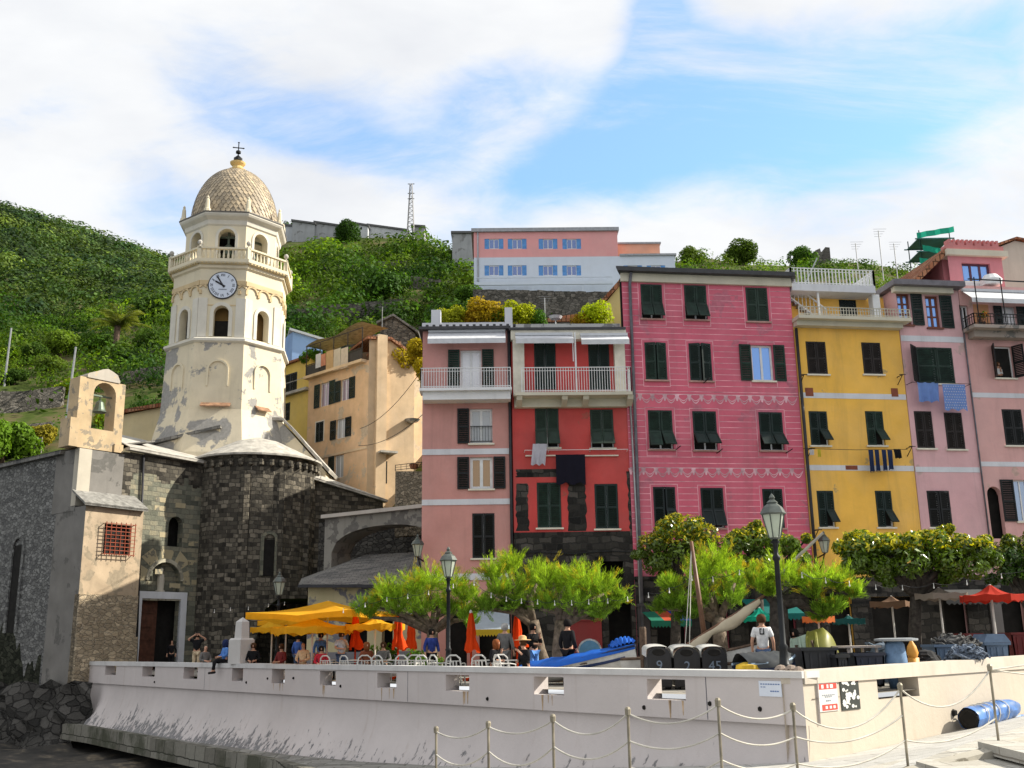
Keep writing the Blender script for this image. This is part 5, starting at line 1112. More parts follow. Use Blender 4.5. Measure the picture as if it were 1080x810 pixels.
def clumps(cs, rad, per, squash=.8, fill=.45, lift=.25, nr=.55):
    """points on the lumpy shells of leaf clumps: returns positions, normals, clump index, outwardness"""
    cs = np.asarray(cs, float); n = len(cs); idx = np.repeat(np.arange(n), per); d = rng.normal(size=(len(idx), 3)); d /= np.linalg.norm(d, axis=1, keepdims=True)
    rr = (fill + (1 - fill) * rng.random(len(idx)) ** .5); rad = np.broadcast_to(np.asarray(rad, float), (n,))
    P = cs[idx] + d * rr[:, None] * rad[idx][:, None] * np.array([1, 1, squash]); Nn = d + rng.normal(size=d.shape) * nr; Nn[:, 2] += lift
    return P, Nn, idx, rr
TINTS = np.array([[1, 1, 1], [.75, .85, .7], [1.35, 1.25, .8], [.6, .72, .75], [1.15, 1.05, .75], [.85, 1.0, .65], [.5, .6, .5], [1.6, 1.5, .75]])
FOREST = leafmat('hill forest leaves', (.058, .094, .036), .22, .6, .1); SCRUB = leafmat('hill scrub leaves', (.085, .145, .022), .35, .6, .1)
def scatter(n, px0, px1, r0, r1, size, dens=None):
    out = []; k = 0
    while len(out) < n and k < n * 20:
        k += 1; px = random.uniform(px0, px1); r = math.sqrt(random.uniform(r0 * r0, r1 * r1))
        if dens and random.random() > dens(px, r): continue
        p = hill_pt(px, r); s = size(px, r) * random.uniform(.6, 1.35); out.append((p[0], p[1], p[2] + s * .45, s))
    return np.array(out)
def bumps(name, pts, per, mat, kind_label, cat, leaf=.25, group=None, nr=.34):
    P, Nn, idx, rr = clumps(pts[:, :3], pts[:, 3], per, .85, .82, .15, nr)
    reg = np.array([mnoise.noise((p[0] * .045, p[1] * .045, p[2] * .05)) + .6 * mnoise.noise((p[0] * .15, p[1] * .15, p[2] * .15)) for p in pts]); warm = np.clip(.5 + reg, 0, 1)[:, None]
    tt = ((TINTS[rng.integers(0, len(TINTS), len(pts))] * (1 - warm) * np.array([.32, .48, .58]) + TINTS[rng.integers(0, len(TINTS), len(pts))] * warm * np.array([1.45, 1.42, .7])) * rng.uniform(.45, 1.45, (len(pts), 1)))[idx] * (rng.uniform(.7, 1.3, (len(idx), 1)))
    o = leaves(name, P, Nn, pts[idx, 3] * leaf * rng.uniform(.7, 1.4, len(idx)), pts[idx, 3] * leaf * .75, tt, mat)
    tag(o, kind_label, cat, group, 'stuff'); return o
pts = scatter(4300, -330, 300, 190, 445, lambda p, r: 2.9 + (r - 190) / 110)
bumps('forest', pts, 110, FOREST, 'dense green forest covering the far hillside on the left', 'forest', leaf=.20, nr=.2)
def dmid(px, r): return (.28 if px < 95 and r < 122 else 1) * (.10 + .90 * (mnoise.noise((px * .02, r * .12, 5)) > .02))
pts = scatter(1150, -330, 235, 97, 192, lambda p, r: (.9 + (r - 95) * .009) * (2.0 if random.random() < .13 else 1), dmid)
bumps('scrub', pts, 130, SCRUB, 'bushes and vines growing over the terraced slope on the left', 'scrub', leaf=.18)
pts = np.concatenate([scatter(1350, 285, 505, 84, 166, lambda p, r: (.8 + (r - 84) * .008) * (2.1 if random.random() < .14 else 1), dmid), scatter(200, 290, 500, 158, 172, lambda p, r: .6)])
bumps('scrub', pts, 130, SCRUB, 'bushes and vines growing over the terraced slope behind the bell tower', 'scrub', leaf=.18)
pts = scatter(520, 700, 1250, 90, 180, lambda p, r: 1.3, None); pts = np.concatenate([pts, scatter(160, 500, 702, 84, 112, lambda p, r: 1.1), scatter(60, 470, 720, 146, 178, lambda p, r: 1.3)])
bumps('scrub', pts, 70, SCRUB, 'bushes along the hilltop behind the row of houses', 'scrub')
# individual bushes
def bush(loc, r_, tint, label, mat=SCRUB, per=420, group=None, sq=.85, name='bush', leaf=.16, n=9):
    T_ = thing(name, loc, label, 'bush', group); cs = np.array([np.array(loc) + [random.uniform(-.6, .6) * r_, random.uniform(-.6, .6) * r_, r_ * random.uniform(.35, .95)] for _ in range(n)])
    P, Nn, idx, rr = clumps(cs, r_ * .55, per, sq, .6); tt = np.array(tint) * rng.uniform(.65, 1.35, (len(idx), 1)) * (.85 + .3 * rng.random((n, 1)))[idx]
    leaves('foliage', P, Nn, r_ * leaf * rng.uniform(.7, 1.4, len(idx)), r_ * leaf * .6, tt, mat, T_)
    m_ = MB(); m_.tube([np.array(loc) - [0, 0, .3], np.array(loc) + [.05, .05, r_ * .7]], [r_ * .09, r_ * .04], 6); m_.build('stem', WOODB, T_); return T_
bush(hill_pt(411, 132), 3.0, (.55, .75, .7), 'big round dark bush on the slope below the radio mast')
bush(hill_pt(478, 150), 2.6, (.6, .8, .7), 'round dark green bush just left of the pink and blue school')
bush(hill_pt(497, 116), 1.7, (.9, 1.1, .9), 'grey green bush against the lower corner of the pink and blue school')
bush(hill_pt(566, 113), 1.4, (.6, .8, .8), 'low dark bush on the wall in front of the school')
bush(hill_pt(622, 113), 2.0, (1.1, 1.2, 1.3), 'pale leafed bush in front of the school windows, right of the low dark one')
bush(hill_pt(362, 172), 2.4, (.4, .55, .5), 'dark cypress like bush against the hilltop houses', sq=1.4)
bush(hill_pt(75, 116) , 1.6, (2.8, 2.2, .6), 'yellow green bush beside the slim white pole on the terraces')
bush(hill_pt(66, 142), 2.6, (1.4, 1.3, .8), 'broad yellowish bush on the terraces left of the palm')
bush(hill_pt(120, 105), 1.3, (3.6, 2.3, .5), 'yellow flowering bush between the bell gable and the tower')
bush(hill_pt(53, 99), 1.5, (2.8, 1.4, .9), 'russet bush at the end of the wooden terrace fence')
bush(hill_pt(160, 160), 3.2, (.5, .6, .55), 'dark spreading bush on the ridge just left of the clock tower')
bush(hill_pt(15, 96.5), 2.6, (1.2, 1.3, .7), 'bright green bush above the nave roof at the left edge')
bush(atY(842, 281, 178) + [0, 0, -.6], 3.0, (.75, .95, .7), 'rounded tree like bush next to the ruined tower on the hilltop')
bush(hill_pt(790, 172), 3.2, (.8, .8, .6), 'broad olive bush above the raspberry pink roof')
bush(hill_pt(735, 172), 2.2, (1.3, 1.2, .9), 'light green bush right of the school on the skyline')
bush(atY(329, 379, 82) - [0, 0, .4], .95, (.9, 1.2, .7), 'round leafy bush in front of the blue house')
for i, px in enumerate(range(308, 470, 15)):
    bush(hill_pt(px + random.uniform(-4, 4), 93 + 18 * random.random()), random.uniform(1.1, 1.7), TINTS[i % 8], 'leafy bush on the garden slope between tower and row houses', group='garden slope bushes', per=300)
for i, px in enumerate(range(-10, 175, 17)):
    bush(hill_pt(px + random.uniform(-5, 5), 122 + 26 * random.random()), random.uniform(1.3, 2.2), TINTS[(i * 3) % 8], 'rounded bush on the terraced slope left of the tower', group='terrace bushes left', per=300)
# roof garden shrubs on the salmon house
for x, r_, tint, lb in [(a_[0], a_[1] * 1.1, a_[2], a_[3]) for a_ in ((474, .75, (3.0, 1.9, .6), 'feathery yellow shrub at the left of the salmon roof garden'), (492, .6, (4.2, 1.5, .7), 'orange tipped shrub in the salmon roof garden'), (514, .9, (4.6, 1.9, .7), 'tall orange flowered shrub in the middle of the salmon roof garden'), (524, .7, (.8, 1.1, .6), 'green shrub in the salmon roof garden beside the white pillar'), (549, .8, (4.2, 2.7, .4), 'yellow flowering shrub right of the white parapet pillar'), (562, .6, (.7, 1.0, .6), 'dark green shrub behind the satellite dish'), (628, .8, (4.2, 3.0, .4), 'bright yellow shrub near the pink house roof corner'), (613, .5, (4.4, 1.7, .6), 'small orange shrub on the red house roof'))]:
    p = atY(x, 341, 50); bush(p + [0, 0, -.2], r_, tint, lb, per=260, sq=1.1)
for x, y, Y in ((447, 372, 74), (432, 385, 78), (455, 395, 66)): bush(atY(x, y, Y) - [0, 0, .5], 1.3, (4.0, 1.8, .5), 'orange yellow shrub squeezed behind the apricot gable', group='shrubs behind the apricot gable')
# palm
PT = thing('palm_tree', hill_pt(122, 136), 'palm tree with arching fronds on the terraced slope', 'palm tree')
p = hill_pt(122, 136); m_ = MB(); m_.tube([p, p + [.1, 0, 2], p + [.1, .1, 4.4]], [.42, .36, .4], 9); m_.build('trunk', WOODB, PT)
C_, N_, D_ = [], [], []
for k in range(44):
    a = random.uniform(0, 2 * math.pi); e = random.uniform(.15, 1.35); L = random.uniform(3.0, 4.2); h = np.array([math.cos(a), math.sin(a), 0])
    for s in range(22):
        t_ = (s + 1) / 22; q = p + [.1, .1, 4.4] + h * L * t_ * math.cos(e * (1 - .3 * t_)) + np.array([0, 0, L * t_ * math.sin(e) - 1.5 * t_ ** 2.4])
        for sd_ in (-1, 1):
            sv = np.cross(h, (0, 0, 1)) * sd_; d = sv * .8 + h * .5 + np.array([0, 0, -.35]); C_.append(q + d * .28); N_.append(np.array([0, 0, 1.0]) + rng.normal(size=3) * .2); D_.append(d)
leaves('fronds', C_, N_, .75, .11, np.array([[1.5, 1.5, 1.0]]) * rng.uniform(.6, 1.3, (len(C_), 1)), leafmat('palm fronds', (.16, .18, .06), .25), PT, droop=np.array(D_))
# dry stone terrace walls
DSW = rubble('dry stone', (.10, .095, .085), (.19, .175, .155), (.04, .04, .035), 2.0)
for (xa, xb, r_, h_, lb) in ((-120, 70, 113, 2.2, 'long dry stone terrace wall at the upper left'), (-120, 62, 101, 1.8, 'dry stone terrace wall above the wooden fence'), (90, 185, 120, 1.5, 'dry stone terrace wall between gable and tower'), (340, 432, 150, 2.0, 'stone terrace wall below the hilltop houses'), (500, 655, 109, 4.6, 'grey stone retaining wall below the school'), (100, 180, 132, 1.3, 'highest dry stone wall left of the tower'), (305, 425, 122, 2.3, 'long terrace wall halfway up the slope behind the apricot house'), (345, 470, 102, 2.0, 'terrace wall in the gardens just above the stone hut'), (425, 478, 138, 1.8, 'short terrace wall left of the school slope')):
    m_ = MB(); k = 18; top = [hill_pt(xa + (xb - xa) * i / k, r_) for i in range(k + 1)]
    for i in range(k): m_.prism([top[i] - [0, 0, 1.5], top[i + 1] - [0, 0, 1.5], top[i + 1] + [0, 0, h_], top[i] + [0, 0, h_ + random.uniform(-.1, .1)]], (0, .8, 0))
    tag(m_.build('dry_stone_wall', DSW), lb, 'stone wall')
m_ = MB()
for i in range(13):
    p = hill_pt(-30 + i * 7, 97.5) + [0, 0, .3]; q = hill_pt(-23 + i * 7, 97.5) + [0, 0, .3]; m_.bar(p - [0, 0, 1], p + [0, 0, 1.1], .12)
    if i < 12:
        for z in (.5, 1.0): m_.bar(p + [0, 0, z], q + [0, 0, z], .09)
tag(m_.build('wooden_fence', simple('grey fence wood', (.26, .25, .23), .9)), 'grey wooden rail fence along the terrace path', 'fence')
for px, r_, py0, py1, px1, lb in ((72, 103, 412, 366, 80, 'slim white utility pole on the terraces left of the bell gable'), (8, 125, 372, 346, 12, 'short white pole near the left edge of the slope'), (12, 98, 470, 452, 12, 'low grey post on the slope above the nave roof')):
    a = hill_pt(px, r_); p0 = atY(px, py0, a[1]); p1 = atY(px1, py1, a[1]); p0[2] = min(p0[2], a[2] - .2); m_ = MB(); m_.tube([p0, p1], [.13, .09], 7); tag(m_.build('utility_pole', GREYM, loc=p0), lb, 'pole')
def wire(name, a, b, sag, label, r_=.02):
    m_ = MB(); a, b = np.array(a), np.array(b); m_.tube([a + (b - a) * t - np.array([0, 0, sag * 4 * t * (1 - t)]) for t in np.linspace(0, 1, 13)], r_, 5); tag(m_.build(name, IRON), label, 'wire')
wire('overhead_wire', atY(80, 366, 98), atY(210, 398, 90), 2.0, 'sagging overhead wire from the white pole towards the tower')
wire('overhead_wire', atY(445, 390, 60), atY(380, 452, 74), .6, 'thin wire crossing the apricot gable, upper of the two'); wire('overhead_wire', atY(446, 437, 60), atY(378, 470, 74), .5, 'thin wire crossing the apricot gable, lower of the two')

# ------------------------------------------------------------------ school and hilltop buildings
SY = 120.0; SP = atY(500, 300, SY); FSc = Fac(SP, R(1)); H = thing('school_building', SP, 'long pink over pale blue school building with blue shuttered windows on the hill', 'school')
zt = FSc.uz(575, 244.5)[1]; zm = FSc.uz(575, 271)[1]; u1 = FSc.uz(651.5, 260)[0]; u2 = FSc.uz(712, 280)[0]; z2 = FSc.uz(690, 270.5)[1]; z1 = FSc.uz(690, 252.5)[1]; zb = hill_z(560, 120) - 3
SBL = plaster('pale blue render', (.64, .71, .82), streak=.08, var=.04); SPK = plaster('school pink render', (.78, .37, .37), streak=.08, var=.04)
wx = [511, 535.5, 568, 593]; up = [FSc.rect(x, 252, x + 20, 262.5) for x in wx]; lo = [FSc.rect(x, 280, x + 20, 290.5) for x in wx + [657.5, 682]]
m_ = MB(); holed(m_, FSc, 0, u1, zm, zt, up, .3); FSc.obox(m_, 0, u1, zm, zt, -9, -.32); m_.build('upper_wall', SPK, H)
m_ = MB(); holed(m_, FSc, 0, u2, zb, zm, lo, .3); FSc.obox(m_, 0, u2, zb, zm, -9, -.32); m_.build('lower_wall', SBL, H)
m_ = MB(); FSc.obox(m_, u1, FSc.uz(698, 262)[0], zm, z1, -8, -1.5); m_.build('side_wing_wall', plaster('apricot pink render', (.74, .36, .24), streak=.05), H)
BLS = simple('blue shutter paint', (.10, .28, .62), .5)
for r_ in up + lo:
    f = MB(); w4 = (r_[2] - r_[0]) / 4; FSc.obox(f, r_[0] + w4 * .95, r_[2] - w4 * .95, r_[1], r_[3], -.2, -.12); wo_ = f.build('window', WHITE, H)
    p = MB()
    for k in range(2): FSc.obox(p, r_[0] + w4 * (1.1 + k), r_[0] + w4 * (1.9 + k), r_[1] + .12, r_[3] - .12, -.13, -.1)
    p.build('pane', glass('blue grey school glass', (.16, .22, .42)), wo_)
    for a in (r_[0], r_[2] - w4 * .95):
        s_ = MB(); FSc.obox(s_, a, a + w4 * .95, r_[1], r_[3], -.1, -.04); s_.build('shutter', BLS, wo_)
m_ = MB(); FSc.obox(m_, -.3, u1 + .2, zt, zt + .45, -9.2, .3); FSc.obox(m_, u1 + .2, FSc.uz(698.5, 262)[0] + .1, z1, z1 + .2, -8, -1.3); FSc.obox(m_, u1 + .2, u2 + .2, zm, zm + .25, -9, .2); m_.build('roof', simple('grey roof edge', (.34, .35, .38)), H)
drain('drain_pipe', H, [FSc.P(.5, zt, .1), FSc.P(.5, zb, .1)], .1, simple('grey roof edge', (.34, .35, .38)))
m_ = MB(); zz = FSc.uz(560, 301)[1]; FSc.obox(m_, 0.2, u1 - 1, zz - .5, zz - .1, 1.5, 1.7); FSc.obox(m_, .2, u1 - 1, zz + .4, zz + .5, 1.5, 1.6)
for i in range(6): FSc.obox(m_, 1 + i * 3, 1.15 + i * 3, zz - 3, zz + .5, 1.5, 1.6)
m_.build('forecourt_railing', SBL, H)
HGREY = plaster('grey hilltop render', (.34, .35, .36), (.24, .24, .24), .55, .4); HGREY2 = plaster('pale hilltop render', (.50, .52, .54), streak=.15)
def hilltop(x0, x1, yl, yr, yb, Y, mat, lb, dep=6, win_=()):
    a, b = atY(x0, yl, Y), atY(x1, yr, Y); lo_ = atY(x0, yb, Y)[2] - 2; H = thing('hilltop_house', (a[0], Y, lo_), lb, 'house')
    m_ = MB(); m_.prism([(a[0], Y, lo_), (b[0], Y, lo_), b, a], (0, dep, 0)); m_.build('wall', mat, H)
    m_ = MB(); m_.prism([a + [-.2, -.3, 0], b + [.2, -.3, 0], b + [.2, -.3, .35], a + [-.2, -.3, .35]], (0, dep + .6, 0)); m_.build('roof', simple('dark hilltop roof', (.10, .10, .10)), H)
    for x, y, w_, h_ in win_:
        q0, q1 = atY(x, y, Y - .05), atY(x + w_, y + h_, Y - .05); m_ = MB(); m_.box(q0[0], q1[0], Y - .06, Y + .1, q1[2], q0[2]); m_.build('window', DARK, H)
hilltop(292, 308.5, 238, 239, 252, 181, HGREY2, 'leftmost pale hilltop house, half hidden by the bell tower')
hilltop(308.5, 332, 233.5, 237, 252, 178, HGREY, 'grey hilltop house with the highest ridge, just right of the tower'); hilltop(332, 360, 235, 239.5, 254, 178.5, HGREY, 'grey hilltop house second from the tower')
hilltop(361, 372, 234.5, 236, 250, 177, HGREY2, 'narrow hilltop house with a steep roof end'); hilltop(372, 388, 236, 239, 250, 178, HGREY2, 'white hilltop house with a small window left of the ruined wall', win_=((380, 239.5, 1.6, 2.4),)); hilltop(388, 430, 238, 244, 252, 180, HGREY2, 'long low hilltop house left of the radio mast')
hilltop(434.5, 447.5, 239, 240, 258, 176, HGREY, 'small square hilltop hut right of the radio mast'); hilltop(477, 501, 246.5, 246.5, 272, 150, HGREY, 'grey house partly hidden behind the school')
MT = thing('radio_mast', atY(433, 262, 175), 'tall lattice radio mast on the hilltop', 'mast'); m_ = MB(); b0 = atY(433, 266, 175); tp = atY(433.5, 194, 175); hh = tp[2] - b0[2]; k = 15
def mp_(i, c_): s = .75 * (1 - .75 * i / k); return b0 + np.array([s * (1, -1, -1, 1)[c_], s * (1, 1, -1, -1)[c_], hh * i / k])
for c_ in range(4):
    for i in range(k):
        m_.bar(mp_(i, c_), mp_(i + 1, c_), .10); m_.bar(mp_(i, c_), mp_(i + 1, (c_ + 1) % 4), .05); m_.bar(mp_(i, c_), mp_(i, (c_ + 1) % 4), .05)
m_.build('lattice', simple('grey mast steel', (.26, .26, .27), .6), MT); m_ = MB()
for z in (.78, .86, 1.0): m_ = MB(); m_.bar(b0 + [-.6, 0, hh * z], b0 + [.6, 0, hh * z], .12); m_.build('antenna', simple('grey mast steel', (.26, .26, .27)), MT)
H = thing('stone_hut', atY(420, 350, 88), 'small gabled dark stone hut in the garden above the houses', 'hut'); a, b, c_ = atY(401, 342, 88), atY(438, 352, 88), atY(415, 334, 88); m_ = MB()
m_.prism([atY(401, 375, 88), atY(440, 375, 88), b, c_, a], (0, 5, 0)); m_.build('wall', rubble('hut rubble', (.10, .09, .08), (.2, .18, .15), (.05, .05, .05), 2.4), H)
m_ = MB(); m_.prism([c_ + [0, -.3, 0], b + [.3, -.3, 0], b + [.3, -.3, .2], c_ + [0, -.3, .2]], (0, 5.5, 0)); m_.prism([a + [-.3, -.3, 0], c_ + [0, -.3, 0], c_ + [0, -.3, .2], a + [-.3, -.3, .2]], (0, 5.5, 0)); m_.build('roof', SLATE, H)
a, b = atY(860, 264, 182), atY(875, 261, 182); m_ = MB(); lo_ = atY(866, 300, 182)[2]
prf = [(a[0], lo_), (b[0], lo_), (b[0], b[2]), (b[0] - .8, b[2] + .1), (b[0] - .8, b[2] - .6), (a[0] + 1, a[2] - .3), (a[0] + .9, a[2] + .4), (a[0], a[2])]
m_.prism([(x, 182, z) for x, z in prf], (0, 3, 0)); tag(m_.build('ruined_tower', rubble('ruin stone', (.12, .11, .10), (.2, .19, .17), (.07, .07, .06), .8)), 'broken square ruined tower on the hilltop', 'ruin')
# scaffold with green netting above the roofs
SC = thing('scaffold', atY(985, 280, 66), 'scaffold tower wrapped in green netting above the right hand roofs', 'scaffold'); GN = cloth('green netting', (.03, .42, .28), .4)
m_ = MB(); pipe = MB(); c0 = atY(984, 293, 66)
for i in range(5):
    for s in range(4):
        q = c0 + [(-1, 1, 1, -1)[s], (-1, -1, 1, 1)[s], 0]; pipe.tube([q, q + [0, 0, 3.0]], .035, 5)
for z in (.6, 1.5, 2.4): 
    for s in (-1, 1): pipe.bar(c0 + [-1.3, s, z], c0 + [1.3, s, z], .07)
    pipe.box(c0[0] - 1.1, c0[0] + 1.1, c0[1] - 1, c0[1] + 1, c0[2] + z, c0[2] + z + .06)
pipe.build('frame', simple('teal scaffold steel', (.06, .17, .16), .5, .3), SC)
for z, x0, x1 in ((1.55, -.9, .7), (.65, -1.2, .9), (2.4, -1.2, 1.3)): m_.grid([[c0 + [x0 + (x1 - x0) * i / 8, -1.08 + .05 * math.sin(i * 2.1), z + j * .2 + (.05 * i if z > 2 else -.05 * i)] for j in range(3)] for i in range(9)])
m_.build('netting', GN, SC)
# rooftop clutter: aerials, dish, chimney pots
def aerial(px, py, Y, h_, lb):
    p = atY(px, py, Y); m_ = MB(); m_.tube([p, p + [0, 0, h_]], .025, 6)
    for i in range(4): m_.bar(p + [-.32 + .05 * i, .12 * i - .2, h_ - .08 * i], p + [.32 - .05 * i, .12 * i - .2, h_ - .08 * i], .011)
    tag(m_.build('roof_aerial', GREYM, loc=p), lb, 'aerial')
aerial(932, 296, 48, 2.6, 'tall television aerial left of the grey attic roof'); aerial(947, 296, 50, 2.0, 'shorter television aerial above the grey attic roof'); aerial(403, 345, 76, 1.6, 'bent aerial by the apricot chimney'); aerial(575, 340, 50, 1.3, 'small aerial on the red house roof'); aerial(905, 284, 50, 1.4, 'thin aerial behind the white terrace railing')
p = atY(586, 338, 48.5); m_ = MB(); m_.lathe(p, [(0, 0), (.25, .07), (.34, .2)], 14, caps=False); m_.tube([p - [0, 0, .6], p], .03, 6); tag(m_.build('satellite_dish', WHITE, loc=p), 'white satellite dish on the red house roof', 'satellite dish')
HRB = thing('rooftop_shed', atY(620, 340, 56), 'low grey rooftop shed with a tiled edge behind the red house roof', 'shed'); m_ = MB(); a, b = atY(572, 338, 54), atY(650, 330, 54); m_.box(a[0], b[0], 54, 57, a[2] - 3, b[2] - .5); m_.build('wall', HGREY2, HRB); m_ = MB(); m_.box(a[0] - .1, b[0] + .1, 53.8, 57.2, b[2] - .5, b[2] - .3); m_.build('roof', TERRA, HRB)
# ------------------------------------------------------------------ terrace, harbour wall, ramp, quay
CW = np.array([5.9, 22.4, 0.0]); EW = np.array([gX(95, 60, .6), 60.0, 0.0]); FWL = Fac(CW, d=(CW - EW)[:2])      # left run: u<0, looks towards the harbour
LW = np.linalg.norm(CW - EW); FWR = Fac(CW, d=(.72, .69)); RWL = 22.0
ztopL = lambda u: .56 + .07 * (-u / LW)
CONC = None
def wallmat(name, c, warm, peel):
    m, t, b = newmat(name); tc = t.n('ShaderNodeTexCoord'); P = tc.outputs['Object']; sp = t.n('ShaderNodeSeparateXYZ'); t.l(P, sp.inputs[0])
    base = t.ramp(t.noise(P, .5, 6, .6), [(.3, tuple(x * .86 for x in c)), (.7, c)])
    mp = t.n('ShaderNodeMapping'); mp.inputs['Scale'].default_value = (1.6, 1.6, .35); t.l(P, mp.inputs[0])
    f = t.noise(mp.outputs[0], 2.6, 8, .68, .3)
    hi = t.n('ShaderNodeMapRange'); t.l(sp.outputs[2], hi.inputs[0]); hi.inputs[1].default_value = -.5; hi.inputs[2].default_value = -2.6; hi.inputs[3].default_value = -.16; hi.inputs[4].default_value = peel
    big = t.noise(P, .28, 3); s = t.math('ADD', t.math('ADD', f, hi.outputs[0]), t.math('MULTIPLY', t.math('SUBTRACT', big, .5), .35)); pm = t.n('ShaderNodeMapRange'); t.l(s, pm.inputs[0]); pm.inputs[1].default_value = .62; pm.inputs[2].default_value = .66
    c2 = t.ramp(t.noise(P, 6, 4), [(.3, (.14, .135, .14)), (.7, (.28, .275, .275))]); base = t.mix(pm.outputs[0], base, c2)
    mp2 = t.n('ShaderNodeMapping'); mp2.inputs['Scale'].default_value = (2.2, 2.2, .09); t.l(P, mp2.inputs[0]); st = t.n('ShaderNodeMapRange'); t.l(t.noise(mp2.outputs[0], 1.3, 5, .6), st.inputs[0])
    st.inputs[1].default_value = .58; st.inputs[2].default_value = .8; st.inputs[4].default_value = .4; base = t.mix(st.outputs[0], base, warm)
    t.l(base, b.inputs['Base Color']); b.inputs['Roughness'].default_value = .85; b.inputs['Specular IOR Level'].default_value = .2
    bp = t.n('ShaderNodeBump'); bp.inputs['Strength'].default_value = .5; bp.inputs['Distance'].default_value = .02; t.l(t.math('ADD', t.noise(P, 5, 6, .65), pm.outputs[0]), bp.inputs['Height']); t.l(bp.outputs[0], b.inputs['Normal']); return m
WLM = wallmat('white harbour wall paint', (.60, .55, .535), (.36, .29, .24), .165); WRM = wallmat('sun tinted harbour wall paint', (.52, .46, .38), (.36, .29, .21), -.02)  # right run tinted beige to carry the warmth of the sun
WT = thing('harbour_wall', CW, 'long white painted harbour wall with square openings and peeling paint', 'sea wall')
hl = [FWL.rect(*r_) for r_ in ((111.5, 699.8, 122, 712), (150.5, 701, 163, 714), (194, 702.5, 208, 716.5), (245, 704.5, 256, 718.5), (287, 705.5, 300, 721.5), (337.5, 707.5, 354, 726.5), (398, 709.5, 418, 731), (470, 711.5, 495, 734.5), (563, 713.5, 595, 740.5), (682, 716, 724, 747.5))]
hl = [(a, max(b, -.12), c, min(d, .42)) for a, b, c, d in hl]
hr = [FWR.rect(924, 711.5, 971, 743)]; hr = [(hr[0][0], max(-.15, hr[0][1]), hr[0][2], .3)]
zov = -.52; TH_ = .5
# the far end wedges: the top follows the slight rise of the wall
m_ = MB(); holed(m_, FWL, -LW, 0, zov, .42, hl, TH_, 0, back=True)
m_.quad(FWL.P(-LW, zov), FWL.P(-LW, .42), FWL.P(-LW, .42, -TH_), FWL.P(-LW, zov, -TH_)); m_.build('parapet', WLM, WT)
m_ = MB(); m_.prism([FWL.P(-LW, .422, .05), FWL.P(.03, .422, .05), FWL.P(.03, ztopL(0), .05), FWL.P(-LW, ztopL(-LW), .05)], -FWL.n * (TH_ + .1)); m_.build('coping', plaster('white coping', (.62, .61, .60), streak=.3), WT)
foot = [(-LW, -2.55, .9), (-LW * .75, -2.56, .95), (-LW * .5, -2.52, .95), (-LW * .3, -2.3, .8), (-LW * .12, -1.75, .55), (-1.0, -1.3, .3), (0, -1.22, .12)]
def footz(u): return np.interp(u, [f[0] for f in foot], [f[1] for f in foot]), np.interp(u, [f[0] for f in foot], [f[2] for f in foot])
G_ = []
for i in range(61):
    u = -LW + LW * i / 60; zf_, of_ = footz(u); row = []
    for j in range(13):
        t_ = j / 12; row.append(FWL.P(u, zov + .002 + (zf_ - .3 - zov) * t_, -.1 + (.1 + of_) * t_ ** 2.2))
    G_.append(row)
m_ = MB(); m_.grid(G_); e = G_[0]; m_.add(e + [FWL.P(-LW, e[-1][2], -.6)], [tuple(range(len(e) + 1))])
m_.build('battered_face', WLM, WT, smooth=True)
WR = thing('harbour_wall', CW + FWR.d * 3, 'sunlit beige harbour wall with two posters and a square opening', 'sea wall')
m_ = MB(); holed(m_, FWR, 0, RWL, -1.6, .30, hr, TH_, 0, back=True); m_.build('parapet', WRM, WR)
m_ = MB(); m_.prism([FWR.P(.03, .302, .04), FWR.P(RWL, .302, .04), FWR.P(RWL, .72, .04), FWR.P(.03, .56, .04)], -FWR.n * (TH_ + .08)); m_.build('coping', plaster('sun tinted coping', (.56, .50, .42), streak=.3), WR)  # coping tinted warm as well, in place of sunlight
m_ = MB()
for u in [(h[0] + h[2]) / 2 for h in hl[1::2]] + [-2.5, -6]:
    for k in range(1): m_.lathe(FWL.P(u + 1.2 + .3 * math.sin(u * 9), -.28 - .1 * math.sin(u * 5), 0), [(.0, 0), (.05, .03), (.05, .09), (0, .12)], 6)
m_.lathe(FWR.P(6.8, -.62, 0), [(0, -.09), (.1, -.05), (.1, .05), (0, .09)], 8); m_.build('drain_hole', DARK, WT)
m_ = MB()
for h in hl[4:]:
    for _ in range(3):
        u = random.uniform(h[0] + .1, h[2] - .05); w_, L = random.uniform(.02, .05), random.uniform(.15, .42); m_.quad(FWL.P(u - w_, h[1] - .005, .0025), FWL.P(u - w_ * .3, h[1] - L, .0025), FWL.P(u + w_ * .3, h[1] - L, .0025), FWL.P(u + w_, h[1] - .005, .0025))
m_.build('rust_stain', simple('rust stain', (.42, .30, .19), .9, var=.3), WT); m_ = MB()
for x in (745, 430, 215): u = FWL.uz(x, 730)[0]; FWL.obox(m_, u - .012, u + .012, zov + .01, .41, .001, .003)
m_.build('wall_joint', PIPE, WT)
m_ = MB(); a = FWR.uz(1000, 725)[0]
